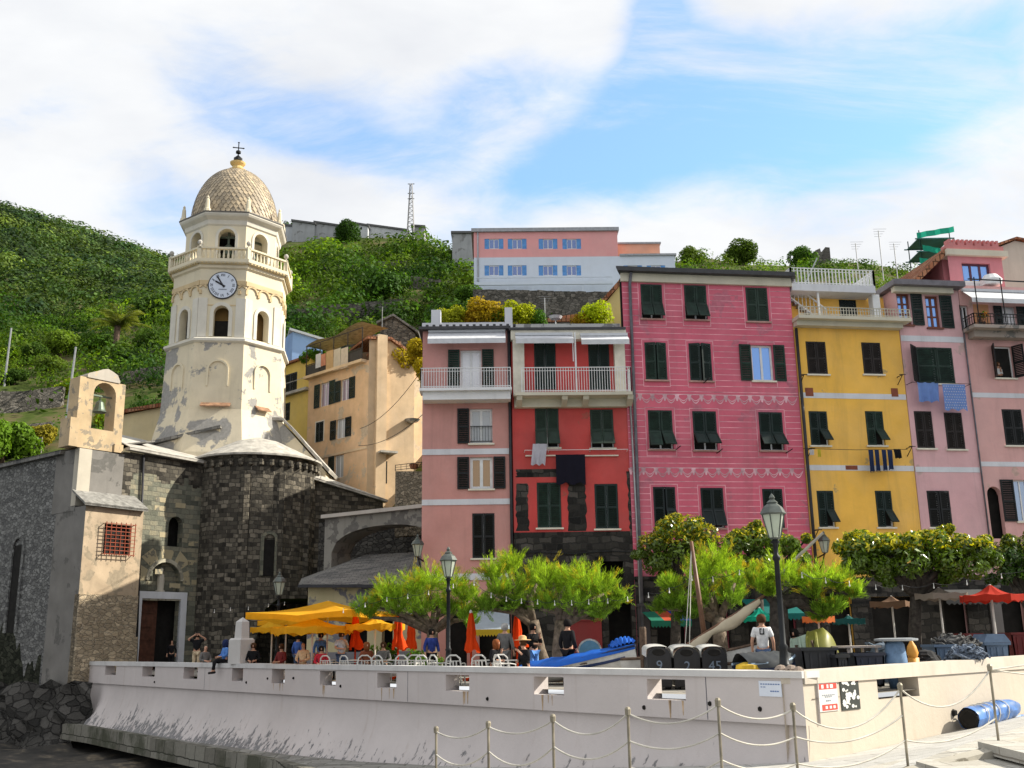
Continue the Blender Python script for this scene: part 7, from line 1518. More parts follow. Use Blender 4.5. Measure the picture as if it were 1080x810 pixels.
for fac, px, py, lb in ((FR, 622, 687, 'round blue and white shop sign on the coral house'),):
    u, z = fac.uz(px, py, .1); SG = thing('round_sign', fac.P(u, z, .1), lb, 'sign'); m_ = MB(); disc(m_, fac, u, z, .5, .08, .12, 28); m_.build('panel', simple('sign white', (.62, .68, .72)), SG); m_ = MB(); disc(m_, fac, u, z, .43, .121, .126, 28); m_.build('blue_field', simple('sign blue', (.10, .25, .42)), SG)
    m_ = MB(); m_.prism([fac.P(u - .38, z - .1, .128), fac.P(u + .38, z - .1, .128), fac.P(u + .34, z - .2, .128), fac.P(u - .34, z - .2, .128)], fac.n * .004); m_.build('pale_band', simple('sign white', (.62, .68, .72)), SG)
for fac, x0, x1, y0, mt, lb in ((FR, 596, 634, 655, plaster('maroon shopfront', (.26, .045, .045)), 'maroon painted shopfront panel on the coral house'), (FP, 672, 684, 640, plaster('dark shop pier', (.08, .07, .075)), 'dark pier at the left of the raspberry house shops'), (FP, 722, 742, 636, DSTONE, 'dark stone shopfront between the raspberry house doors'), (FP, 768, 782, 636, DSTONE, 'narrow dark stone pier right of the raspberry doors'), (FY, 846, 868, 640, DSTONE, 'dark stone shopfront at the left of the ochre house'), (FY, 897, 914, 640, DSTONE, 'dark pier between the ochre house shop doors'), (FL, 962, 988, 628, DSTONE, 'dark shopfront of the pale pink house'), (FL, 1017, 1038, 628, DSTONE, 'dark pier at the right of the pale pink house'), (FD, 1040, 1052, 620, plaster('grey shopfront', (.16, .15, .15)), 'grey pier at the foot of the dusty pink house')):
    u0, z1 = fac.uz(x0, y0); u1 = fac.uz(x1, y0)[0]; m_ = MB(); fac.obox(m_, u0, u1, 0, z1, .03, .12); fac.obox(m_, u0 - .04, u1 + .04, z1, z1 + .12, .03, .18); fac.obox(m_, u0 - .03, u1 + .03, 0, .3, .12, .15); T_ = m_.build('shopfront_pier', mt); tag(T_, lb, 'shopfront')

# --- furniture
CHW = simple('white plastic chair', (.56, .55, .52), .45, var=.1)
def chair_proto():
    T_ = thing('cafe_chair', (0, 0, 0), 'white plastic cafe chair', 'chair'); m_ = MB(); m_.box(-.23, .23, -.23, .23, .42, .45); m_.build('seat', CHW, T_)
    for sx in (-1, 1):
        for sy in (-1, 1): m_ = MB(); m_.bar((sx * .23, sy * .23, 0), (sx * .2, sy * .2, .42), .035); m_.build('leg', CHW, T_)
    m_ = MB(); arc = [(-.23, .23, .42), (-.24, .28, .62), (-.21, .3, .80), (-.1, .31, .89), (.1, .31, .89), (.21, .3, .80), (.24, .28, .62), (.23, .23, .42)]; m_.tube(arc, .026, 6); m_.bar((-.22, .29, .72), (.22, .29, .72), .05, .02)
    for x in (-.1, 0, .1): m_.bar((x, .25, .45), (x, .3, .72), .04, .015)
    m_.build('backrest', CHW, T_)
    for sx in (-1, 1): m_ = MB(); m_.tube([(sx * .24, .26, .64), (sx * .27, 0, .65), (sx * .25, -.2, .62), (sx * .22, -.2, .43)], .02, 6); m_.build('armrest', CHW, T_)
    return T_
CP = chair_proto(); first = True
for i, (px, off, rz) in enumerate(((348, 1.2, 2.6), (369, 1.2, 2.4), (384, 1.4, 3.3), (403, 1.1, 2.6), (428, 1.3, 2.7), (437, 2.1, 3.2), (450, 1.4, 2.6), (465, 1.7, 2.2), (481, 1.1, 2.9), (509, 1.6, 2.8), (525, 2.2, 3.5), (534, 1.4, 2.0))):
    p = ter(px, wallY(px) + off + .3); lb = 'white plastic cafe chair with a rounded open back behind the harbour wall'
    if first: CP.location = tuple(p); CP.rotation_euler = (0, 0, rz); CP['label'] = lb; CP['group'] = 'white cafe chairs'; first = False
    else: copy_tree(CP, None, p, rz, lb, 'white cafe chairs')
TBW = simple('pale table top', (.5, .48, .44), .5)
def table_proto():
    T_ = thing('cafe_table', (0, 0, 0), 'x', 'table'); m_ = MB(); m_.lathe((0, 0, .7), [(.42, 0), (.42, .03)], 20); m_.build('table_top', TBW, T_); m_ = MB(); m_.lathe((0, 0, 0), [(.25, 0), (.25, .03), (.04, .06), (.035, .7)], 10); m_.build('pedestal', IRON, T_); return T_
TP = table_proto(); first = True
for px, off in ((330, 2.2), (352, 2.0), (378, 1.9), (398, 1.8), (420, 2.3), (444, 2.0), (515, 2.6), (540, 2.4)):
    p = ter(px, wallY(px) + off + .9); lb = 'small round cafe table among the white chairs'
    if first: TP.location = tuple(p); TP['label'] = lb; TP['group'] = 'round cafe tables'; first = False
    else: copy_tree(TP, None, p, 0, lb, 'round cafe tables')
for px, Y, r_, lb in ((442, 39.5, .55, 'leafy potted shrub below the folded orange umbrellas'), (458, 38, .45, 'small potted shrub at the foot of the low wide tamarisk'), (403, 46, .7, 'dark spiky potted palm behind the cafe chairs'), (790, 32, .35, 'small flowering pot plant near the man in the white shirt')):
    p = ter(px, Y); B_ = bush(p + [0, 0, .35], r_, (1.0, 1.2, .8), lb, per=130, name='potted_plant', leaf=.2, n=6); B_['category'] = 'potted plant'; m_ = MB(); m_.lathe(p, [(.2, 0), (.28, .35), (.26, .42), (.1, .43)], 12); m_.build('pot', TERRA, B_)
# ------------------------------------------------------------------ people
def cmat(nm, c): return simple('clothes ' + nm, c, .85, var=.18, scale=9, spec=.1)
SKIN = simple('skin', (.50, .28, .19), .6, var=.08); HAIRS = {'brown': cmat('hair brown', (.07, .035, .018)), 'black': cmat('hair black', (.014, .012, .011)), 'grey': cmat('hair grey', (.40, .39, .38)), 'auburn': cmat('hair auburn', (.22, .07, .025))}
def skin_mesh(name, V, E_, rad, mat, parent, lv=1):
    me = bpy.data.meshes.new(name); me.from_pydata([tuple(v) for v in V], E_, []); o = bpy.data.objects.new(name, me); col.objects.link(o); o.parent = parent; me.materials.append(mat)
    sk = o.modifiers.new('skin', 'SKIN'); sk.use_smooth_shade = True; sv = me.skin_vertices[0].data
    for i, r_ in enumerate(rad): sv[i].radius = (r_, r_) if not hasattr(r_, '__len__') else r_
    sv[0].use_root = True; ss = o.modifiers.new('sub', 'SUBSURF'); ss.levels = lv; ss.render_levels = lv; return o
def person(p, rz, label, top, legs, hair='brown', pose='stand', arms='down', hat=None, hood=None, lean=.0, s=1.0, bald=False):
    T_ = thing('person', p, label, 'person'); BASE[T_.name] = np.zeros(3); T_.rotation_euler = (0, 0, rz); T_.scale = (s, s, s)      # faces -y
    sit = pose != 'stand'; pz = {'stand': .93, 'sit': .52, 'ledge': .10}[pose]; J = {}; ln = lean
    J['pel'] = (0, 0, pz); J['waist'] = (0, -.02 - ln * .2, pz + .18); J['chest'] = (0, -.01 - ln * .6, pz + .40); J['neck'] = (0, -ln * .9, pz + .54); J['hb'] = (0, -.02 - ln, pz + .62); J['hm'] = (0, -.03 - ln, pz + .72); J['ht'] = (0, -.02 - ln, pz + .80)
    for sd_, sx in (('l', -1), ('r', 1)):
        J['sh' + sd_] = (sx * .17, -ln * .8, pz + .47); J['hip' + sd_] = (sx * .09, 0, pz - .06)
        if pose == 'stand': J['kn' + sd_] = (sx * .10, -.03, .48); J['an' + sd_] = (sx * .11, .02, .08); J['to' + sd_] = (sx * .13, -.15, .035)
        elif pose == 'sit': J['kn' + sd_] = (sx * .12, -.44, pz - .02); J['an' + sd_] = (sx * .12, -.42, .08); J['to' + sd_] = (sx * .13, -.58, .04)
        else: J['kn' + sd_] = (sx * .12, -.46, pz - .02 + .03 * sx); J['an' + sd_] = (sx * .12, -.50 - .1 * sx, pz - .46); J['to' + sd_] = (sx * .13, -.66 - .1 * sx, pz - .52)
        if arms == 'down': el, ha = (sx * .25, .03, pz + .20), (sx * .25, -.09, pz - .03)
        elif arms == 'lap': el, ha = (sx * .26, -.05 - ln * .5, pz + .20), (sx * .10, -.30 - ln * .5, pz + .14)
        elif arms == 'face': el, ha = (sx * .40, -.10, pz + .52), (sx * .13, -.24, pz + .70)
        else: el, ha = (sx * .26, -.08, pz + .22), (sx * .06, -.28, pz + (.45 if sx > 0 else .2))
        J['el' + sd_] = el; J['ha' + sd_] = ha
    K = list(J); ix = {k: i for i, k in enumerate(K)}; V = [np.array(J[k]) for k in K]
    RD = dict(pel=(.13, .10), waist=(.125, .09), chest=(.15, .10), neck=.055, hb=.068, hm=.098, ht=.075); RD.update({a + b: r_ for a, r_ in (('sh', .062), ('hip', .085), ('kn', .058), ('an', .042), ('to', .036), ('el', .042), ('ha', .032)) for b in 'lr'})
    E_ = [('pel', 'waist'), ('waist', 'chest'), ('chest', 'neck'), ('neck', 'hb'), ('hb', 'hm'), ('hm', 'ht')] + [(a + b, c + b) for b in 'lr' for a, c in (('hip', 'kn'), ('kn', 'an'), ('an', 'to'), ('sh', 'el'), ('el', 'ha'))] + [('pel', 'hipl'), ('pel', 'hipr'), ('chest', 'shl'), ('chest', 'shr')]
    R_ = [RD[k] for k in K]; E2 = [(ix[a], ix[b]) for a, b in E_]
    nv = len(V); V.append(V[ix['hm']] + [0, -.105, -.005]); R_.append(.016); E2.append((ix['hm'], nv))            # nose
    for sd_, sx in (('l', -1), ('r', 1)):                                                                    # hands: palm, four fingers, thumb
        h, e_ = V[ix['ha' + sd_]], V[ix['el' + sd_]]; d = (h - e_) / np.linalg.norm(h - e_); sv = np.cross(d, (0, 1, .2)); sv /= np.linalg.norm(sv); pm = len(V); V.append(h + d * .06); R_.append(.03); E2.append((ix['ha' + sd_], pm))
        for k in range(4):
            n0 = len(V); V.append(h + d * .10 + sv * (k - 1.5) * .019); V.append(h + d * (.15 + .012 * (1 - abs(k - 1.5))) + sv * (k - 1.5) * .021 + [0, -.02, 0]); R_ += [.0095, .008]; E2 += [(pm, n0), (n0, n0 + 1)]
        n0 = len(V); V.append(h + d * .05 - sv * .045); V.append(h + d * .09 - sv * .055 + [0, -.01, 0]); R_ += [.011, .009]; E2 += [(pm, n0), (n0, n0 + 1)]
    skin_mesh('body', V, E2, R_, SKIN, T_)
    def sub(nm, keys, edges, rr, mat): kk = {k: i for i, k in enumerate(keys)}; skin_mesh(nm, [J[k] for k in keys], [(kk[a], kk[b]) for a, b in edges], rr, mat, T_)
    J['nk2'] = tuple(np.array(J['neck']) - [0, 0, .03]); J['pl2'] = tuple(np.array(J['pel']) + [0, 0, -.03])
    for b in 'lr': J['cf' + b] = tuple(np.array(J['el' + b]) * .25 + np.array(J['ha' + b]) * .75) if top[1] else tuple(np.array(J['sh' + b]) * .25 + np.array(J['el' + b]) * .75); J['fm' + b] = tuple(np.array(J['an' + b]) * .9 + np.array(J['kn' + b]) * .1)
    ak = ['shl', 'shr'] + (['ell', 'elr'] if top[1] else []) + ['cfl', 'cfr']
    ae = [e for b in 'lr' for e in ((('chest', 'sh' + b), ('sh' + b, 'el' + b), ('el' + b, 'cf' + b)) if top[1] else (('chest', 'sh' + b), ('sh' + b, 'cf' + b)))]
    sub('shirt', ['chest', 'waist', 'pl2', 'nk2'] + ak, [('pl2', 'waist'), ('waist', 'chest'), ('chest', 'nk2')] + ae, [(.172, .125), (.15, .115), (.155, .125), .075, .082, .082] + ([.06, .06, .05, .05] if top[1] else [.066, .066]), top[0])
    sub('trousers', ['pel', 'hipl', 'hipr', 'knl', 'knr', 'fml', 'fmr'], [(a + b, c + b) for b in 'lr' for a, c in (('hip', 'kn'), ('kn', 'fm'))] + [('pel', 'hipl'), ('pel', 'hipr')], [(.15, .12), .105, .105, .076, .076, .06, .06], legs)
    hb = np.array(J['hm']); m_ = MB()
    if hood is not None: m_.lathe((hb[0], hb[1] + .025, hb[2] - .19), [(.10, 0), (.135, .06), (.15, .16), (.13, .27), (.07, .325), (0, .335)], 14); m_.build('hood', hood, T_, smooth=True)
    elif not bald:
        m_.lathe((hb[0], hb[1] + .02, hb[2] - .07), [(.095, -.02 if hair != 'auburn' else -.12), (.118, .06), (.112, .12), (.075, .175), (0, .195)], 14); m_.build('hair', HAIRS[hair], T_, smooth=True)
    if hat is not None: m_ = MB(); m_.lathe((hb[0], hb[1], hb[2] + .06), [(.24, 0), (.245, .015), (.12, .03), (.115, .10), (.06, .14), (0, .145)], 18); m_.build('hat', hat, T_, smooth=True)
    for sx in (-1, 1): m_ = MB(); m_.lathe(hb + [sx * .036, -.092, .012], [(0, -.009), (.012, 0), (0, .009)], 6); m_.build('eye', cmat('face', (.06, .03, .025)), T_)
    m_ = MB(); m_.obox(hb + [-.025, -.095, -.052], (.05, 0, 0), (0, .008, 0), (0, 0, .01)); m_.build('mouth', cmat('lips', (.25, .08, .07)), T_)
    for b in 'lr': m_ = MB(); a, t_ = np.array(J['an' + b]), np.array(J['to' + b]); m_.tube([a + (a - t_) * .3 - [0, 0, .03], a - [0, 0, .03], t_ + [0, 0, .005]], [.045, .056, .045], 8); m_.build('shoe', cmat('shoe', (.03, .028, .03)), T_, smooth=True)
    return T_
CB, CN, CW_, CG, CBL, CBE, CRD, CDN = cmat('black', (.013, .013, .015)), cmat('navy', (.02, .03, .09)), cmat('white', (.68, .68, .68)), cmat('grey', (.15, .145, .14)), cmat('blue', (.10, .24, .60)), cmat('beige', (.52, .42, .28)), cmat('red', (.50, .03, .05)), cmat('denim', (.07, .11, .2))
dp = FW.P((dr[0] + dr[2]) / 2 + .45, 0, .5)
person(dp + [.25, -.3, 0], .3, 'bald man in a black jacket standing in the church doorway', (CB, 1), CB, bald=True)
def tp(px, off): return ter(px, wallY(px) + off)
person(tp(206, 3.0) + [0, 0, .12], .2, 'person in a black T-shirt and beige shorts raising both hands to the face', (CB, 0), CBE, 'black', arms='face', s=1.05); person(tp(215, 1.0) + [0, 0, .02], .8, 'bald man in a grey and black top sitting behind the wall beside the photographer', (CG, 1), CB, pose='sit', arms='lap', bald=True)
u_ = FWL.uz(233, 697)[0]; person(FWL.P(u_, ztopL(u_) + .02, -.18), math.atan2(FWL.n[0], -FWL.n[1]), 'person in a blue jacket and dark blue hood sitting on the wall, legs hanging over', (CBL, 1), CB, pose='ledge', arms='lap', hood=CN)
person(tp(266, 1.3), .1, 'man in black with sunglasses sitting right of the obelisk', (CB, 1), CB, 'brown', 'sit', 'lap', s=1.05); person(tp(296, 1.2), -.6, 'person with a flushed face and dark red top sitting below the yellow umbrellas', (cmat('maroon', (.18, .03, .03)), 1), CB, 'brown', 'sit', 'lap')
person(tp(313, 3.6), 2.6, 'person in a royal blue jacket standing under the yellow umbrellas, turned away', (cmat('royal blue', (.06, .13, .42)), 1), CDN, 'black', arms='down', s=.98); person(tp(319, 1.0) + [0, 0, .05], -.2, 'elderly man in a pale beige jacket sitting close behind the wall', (cmat('pale beige', (.66, .50, .32)), 1), CBE, pose='sit', arms='lap', bald=True)
person(tp(337, 3.0), .4, 'woman in a bright blue cardigan with black hair standing by an umbrella pole', (CBL, 1), CDN, 'black'); person(tp(338, 1.1), .2, 'person in a red top sitting in front of the woman in blue', (CRD, 1), CB, 'black', 'sit', 'lap', s=.92)
person(tp(359, 2.9), .5, 'woman in a white top over blue standing beside the folded orange umbrella', (cmat('pale blue white', (.50, .56, .66)), 0), CDN, 'brown', arms='cup'); person(tp(386, 1.9), .4, 'person with long auburn hair sitting with the back to the folded umbrellas', (cmat('rust', (.20, .06, .03)), 1), CB, 'auburn', 'sit', 'lap'); person(tp(404, 3.8), 0, 'person in dark clothes sitting deep under the low tamarisk', (CG, 1), CB, 'brown', 'sit', 'lap')
person(tp(455, 4.2), .4, 'person in a dark blue jumper standing under the low tamarisk', (cmat('dark blue', (.03, .05, .22)), 1), CB, 'black'); person(tp(533, 5.0), 2.9, 'grey haired man in a grey jacket seen from behind before the dark shop', (CG, 1), CG, 'grey', s=1.06); person(tp(520, 2.2), 1.0, 'woman with orange auburn hair in black sitting at a cafe table', (CB, 1), CB, 'auburn', 'sit', 'cup', lean=.12)
person(tp(556, 1.5), -1.0, 'person in a tan sun hat sitting by the leaning tamarisk', (CB, 1), CDN, 'brown', 'sit', 'cup', hat=cmat('straw', (.58, .36, .18)), lean=.1); person(tp(563, 6.2), .6, 'waiter in a black shirt and blue apron standing behind the tan hat', (CB, 1), CBL, 'black', arms='cup', s=1.05); person(tp(600, 4.0), 2.4, 'person in long black clothes with a white shawl by the pale tamarisk trunk', (CB, 1), CB, 'black', s=1.08)
wp = ter(808, 26.9); wm_ = person(wp, 2.9, 'man in a white T-shirt with a black mark on its back, facing away', (CW_, 0), CDN, 'brown', s=1.04)
m_ = MB()
for a, b, c, d in ((-.055, -.03, 1.28, 1.43), (.03, .055, 1.28, 1.43), (-.03, .03, 1.28, 1.31), (.0, .055, 1.40, 1.43)): m_.obox((a, .122, c), (b - a, 0, 0), (0, .012, 0), (0, 0, d - c))
m_.build('shirt_print', CB, wm_)
person(ter(842, 29.5), -.5, 'person in a red top sitting behind the black fish tub', (CRD, 0), CDN, 'black', 'sit', 'lap', s=1.1); person(ter(829, 31), .3, 'person in dark clothes standing in the shade right of the tall lamp', (CB, 1), CB, 'brown')
u, z = FD.uz(1056, 398); person(FD.P(u, z - 1.0, -.35), R(10), 'person in a white top leaning at the shuttered window of the dusty pink house', (CW_, 1), CG, 'brown', arms='cup', lean=.18)

# ------------------------------------------------------------------ boats and harbour gear
BLUT = cloth('bright blue tarpaulin', (.02, .12, .52), 0, .45); HUL = simple('white hull paint', (.60, .60, .58), .4); NAVY = simple('navy hull paint', (.02, .035, .10), .4); GTARP = cloth('charcoal tarpaulin', (.055, .06, .065), 0, .5); CANV = cloth('cream sail canvas', (.62, .54, .40), .2)
def hull_rows(L, B, D, sheer, n=14, k=9, inset=0.0):
    rows = []
    for i in range(n + 1):
        t_ = i / n; wv = B / 2 * (1 - max(0, (t_ - .45) / .55) ** 2.2) * (.72 + .28 * min(1, t_ / .3)) - inset; wv = max(wv, .012); zg = D + sheer * max(0, t_ - .3) ** 2 * 2; zk = .28 * D * max(0, (t_ - .75) / .25) ** 2; row = []
        for j in range(k):
            a = -1 + 2 * j / (k - 1); row.append((L * t_, wv * a if abs(a) > .99 else wv * math.copysign(abs(a) ** .6, a) * .98, zk + (zg - zk) * abs(a) ** 2.3))
        rows.append(row)
    return rows
def place(T_, o_list, M):
    for o in o_list: o.matrix_local = M
def boat(p0, p1, B, D, sheer, label, hm, stripe, cover=None, name='rowing_boat', roll=0.0, z0=None):
    p0, p1 = np.array(p0, float), np.array(p1, float); T_ = thing(name, p0, label, 'boat'); d = Vector(p1 - p0); L = d.length; M = d.to_track_quat('X', 'Z').to_matrix().to_4x4() @ Matrix.Rotation(roll, 4, 'X'); BASE[T_.name] = np.zeros(3); ob_ = []
    rows = hull_rows(L, B, D, sheer); m_ = MB(); m_.grid(rows); ob_.append(m_.build('hull', hm, T_, smooth=True)); m_ = MB()
    for sd_ in (0, -1): m_.tube([r_[sd_] for r_ in rows], .035, 6)
    ob_.append(m_.build('gunwale', stripe, T_)); m_ = MB()
    for sd_ in (1, -2): m_.tube([np.array(r_[sd_]) * [1, 1.03, 1] for r_ in rows[:-1]], .045, 6)
    ob_.append(m_.build('rubbing_strake', stripe, T_)); m_ = MB()
    for t_ in (.3, .6): m_.obox((L * t_, -B * .42, D * .72), (.22, 0, 0), (0, B * .84, 0), (0, 0, .035))
    ob_.append(m_.build('thwart', WOODB, T_))
    if cover is not None:
        m_ = MB(); G_ = []
        for i, r_ in enumerate(rows):
            w_ = r_[-1][1] * 1.06; z = r_[-1][2]; G_.append([(r_[0][0], w_ * a, z + .03 + .22 * (1 - a * a) * (1 - (i / 14) ** 4) + .025 * math.sin(i * 2.3 + a * 4)) for a in np.linspace(-1, 1, 9)]); G_[-1] = [(r_[0][0], -w_ * 1.02, z - .1)] + G_[-1] + [(r_[0][0], w_ * 1.02, z - .1)]
        m_.grid(G_); ob_.append(m_.build('cover', cover, T_, smooth=True))
    place(T_, ob_, M); return T_, M
pa, pb = atY(543, 703, 33.2), atY(683, 676, 31.0); b1, M1 = boat(pa - [-.4, 0, .58], pb - [.3, 0, .76], 1.5, .45, .2, 'white and navy boat under a bright blue tarpaulin, bow raised to the right', HUL, NAVY, BLUT)
m_ = MB(); q0, q1 = atY(642, 679, 31.5), atY(668, 673, 31.2)
m_.grid([[q0 + (q1 - q0) * i / 24 + np.array([.02 * math.sin(i * 1.9 + k), -.32 + .64 * k / 8, -.1 + .2 * math.sin(math.pi * k / 8) * math.sin(math.pi * (i + .5) / 25) ** .5 + .035 * math.sin(i * 1.6 + k * .5)]) for k in range(9)] for i in range(25)])
tag(m_.build('folded_tarpaulin', BLUT, smooth=True), 'crumpled blue tarpaulin ridges heaped near the bow of the blue covered boat', 'tarpaulin')
bq = ter(720, 29.6); T_, M2 = boat(bq + [-1.6, .3, .15], bq + [2.2, -.2, .25], 1.5, .6, .3, 'old wooden boat with a bare mast and a furled cream sail', HUL, WOODB, name='sailing_boat'); BASE[T_.name] = np.array(T_.location)
fm, tm = atY(747, 690, 29.6), atY(729, 571, 29.6); fm[2] = .4; m_ = MB(); m_.tube([fm, tm], [.09, .05], 8); m_.build('mast', simple('varnished mast wood', (.16, .08, .045), .5, var=.3), T_, smooth=True)
y0, y1 = atY(704, 694, 29.4), atY(806, 628, 29.4); m_ = MB(); m_.tube([y0, y1], [.06, .035], 8); m_.build('yard', simple('varnished mast wood', (.16, .08, .045)), T_); rows = []
for i in range(25):
    t_ = i / 24; c_ = y0 + (y1 - y0) * (.02 + .93 * t_) + [0, -.02, -.06 - .15 * abs(math.sin(t_ * math.pi * 1.9 + .35)) * (1 - t_ * .5)]; r_ = .05 + .12 * abs(math.sin(t_ * math.pi * 1.9 + .35)) * (1 - .5 * t_)
    rows.append([c_ + np.array([-.35 * r_ * math.cos(a), r_ * math.sin(a), r_ * 1.25 * math.cos(a)]) * (1 + .12 * math.sin(a * 3 + i)) for a in np.linspace(0, 2 * math.pi, 13)])
m_ = MB(); m_.grid(rows); m_.build('furled_sail', CANV, T_, smooth=True); m_ = MB()
for px in (722, 727): m_.tube([tm - [0, 0, .15], atY(px, 690, 29.3)], .012, 5)
m_.build('rigging', RP, T_); m_ = MB(); e_ = atY(868, 562, 29.4); e0_ = atY(806, 626, 29.6)
m_.tube([e0_, (e0_ + e_) / 2 + [0, 0, .06], e_], [.05, .05, .035], 7); tag(m_.build('spare_spar', simple('bleached spar', (.36, .33, .28), .7), loc=e0_), 'bleached wooden spar rising through the tamarisk towards the ochre house', 'spar')
# numbered bins
BIN = simple('black bin plastic', (.016, .016, .018), .38, var=.2); LID = simple('white bin lid', (.58, .58, .56), .35, var=.12)
for i, (x0, x1, txt) in enumerate(((684, 709.5, '9'), (712.5, 740, '2'), (742.5, 769, '45'))):
    Y = 27.6 + .25 * (2 - i) * .3; a, b = ter(x0, Y), ter(x1, Y); T_ = thing('numbered_bin', (a + b) / 2, 'black bin with a white rounded lid, %s' % ('leftmost of three beside the wooden post', 'middle of the three in a row', 'right one of the three, showing its side')[i], 'bin', 'black numbered bins'); w_ = b[0] - a[0]; xc = (a[0] + b[0]) / 2; zt_ = atY((x0 + x1) / 2, 682, Y)[2]; zs_b = zt_ - w_ * .42
    arc = [(xc + w_ / 2 * math.cos(t_), zs_b + w_ * .42 * math.sin(t_)) for t_ in np.linspace(0, math.pi, 13)]; m_ = MB(); m_.prism([(a[0], Y, .08), (b[0], Y, .08)] + [(x, Y, z) for x, z in arc], (0, .06, 0)); m_.box(a[0] + .03, b[0] - .03, Y + .06, Y + 1.0, .1, zs_b); m_.build('front', BIN, T_)
    m_ = MB(); A2 = [(xc + (w_ / 2 + .012) * math.cos(t_), zs_b + (w_ * .42 + .012) * max(0, math.sin(t_)) ** .3) for t_ in np.linspace(0, math.pi, 17)]; m_.grid([[(x, Y + .05 + .98 * s / 5, z + .06 * s / 5) for s in range(6)] for x, z in A2]); m_.build('lid', LID, T_, smooth=True)
    m_ = MB(); m_.lathe((0, 0, 0), [(0, -.012), (.13, -.012), (.15, 0), (.13, .012), (0, .012)], 20); o = m_.build('handle_recess', DARK, None); o.parent = T_; o.matrix_local = Matrix.Translation((0, -.008, zs_b + w_ * .2)) @ Matrix.Rotation(math.pi / 2, 4, 'X') @ Matrix.Diagonal((1.15, .62, 1, 1))
    cu_ = bpy.data.curves.new('number', 'FONT'); cu_.body = txt; cu_.size = .34; cu_.extrude = .004; cu_.align_x = 'CENTER'; cu_.materials.append(simple('pale blue stencil', (.15, .19, .25), .6)); tmp = bpy.data.objects.new('tmp', cu_); col.objects.link(tmp); me_ = bpy.data.meshes.new_from_object(tmp.evaluated_get(bpy.context.evaluated_depsgraph_get())); bpy.data.objects.remove(tmp); o = bpy.data.objects.new('stencilled_number', me_); col.objects.link(o); o.parent = T_; o.location = (0, -.012, zs_b - .32); o.rotation_euler = (math.pi / 2, 0, 0)
    m_ = MB()
    for sx in (-1, 1): m_.lathe((xc + sx * w_ * .36, Y + .15, .08), [(.07, -.07), (.08, -.03), (.08, .03), (.07, .07)], 10)
    m_.build('wheel', IRON, T_)
def post_(px, y, Y, r_, mat, lb, nm='mooring_post'): p = ter(px, Y); z = atY(px, y, Y)[2]; m_ = MB(); m_.lathe(p, [(r_ * 1.1, 0), (r_, .1), (r_, z - .05), (r_ * .8, z)], 8, .4); tag(m_.build(nm, mat, loc=p), lb, 'post')
post_(680.5, 661, 29, .10, WOODB, 'square brown wooden post left of the numbered bins')
for px, s, lb in ((826, .11, 'rounded pale stone at the left of the lamp foot'), (837, .11, 'rounded stone at the right of the lamp foot'), (845, .09, 'small dark stone next to the lamp foot stones')):
    p = ter(px, wallY(px) + .5) ; m_ = MB(); p = p + [0, 0, .5]; m_.lathe(p, [(.3 * s, 0), (s, .35 * s), (1.02 * s, .9 * s), (.6 * s, 1.5 * s), (0, 1.65 * s)], 9, s * 9, sx=1.25); m_.box(p[0] - .15, p[0] + .15, p[1] - .12, p[1] + .12, 0, p[2] + .05); tag(m_.build('stone', plaster('rounded stone', (.34, .27, .22), (.12, .1, .09), .5, 4), smooth=False, loc=p), lb, 'stone')
p0 = ter(788, 25.5); boat(p0 + [-.1, 0, .2], p0 + [1.3, .4, .28], 1.1, .45, .1, 'small boat hidden under a charcoal tarpaulin beside the numbered bins', NAVY, simple('pale blue trim', (.25, .34, .44)), GTARP, 'covered_boat')
m_ = MB(); c_ = ter(791, 25.3); m_.lathe(c_, [(.24, .5), (.3, .56), (.28, .64), (.12, .7), (0, .71)], 14); m_.lathe(c_, [(.22, 0), (.24, .5)], 14); tag(m_.build('rope_basket', simple('mustard yellow net', (.55, .36, .03), .8, var=.3), loc=c_), 'mustard yellow basket of net at the foot of the covered boat', 'basket')
OLV = simple('olive hull paint', (.17, .17, .03), .45, var=.15); PGN = simple('pale green hull paint', (.30, .38, .31), .5, var=.15)
def upright(px, yt, Y, mat, lb, w_): p = ter(px, Y, 0); zt_ = atY(px, yt, Y)[2]; p[2] = .3; boat(p, [p[0] - .25, p[1] + .2, zt_], w_, .45, .12, lb, mat, mat, name='dinghy', roll=math.pi)
upright(890, 660, 28.5, OLV, 'olive green dinghy bow standing on end', 1.25); upright(871, 667, 28.7, PGN, 'pale green dinghy bow leaning beside the olive one', 1.0)
TUB = simple('charcoal tub plastic', (.03, .032, .036), .45, var=.2); BTUB = simple('slate blue plastic', (.10, .15, .23), .45, var=.15); DRED = simple('dark red paint', (.13, .02, .02), .5, var=.2)
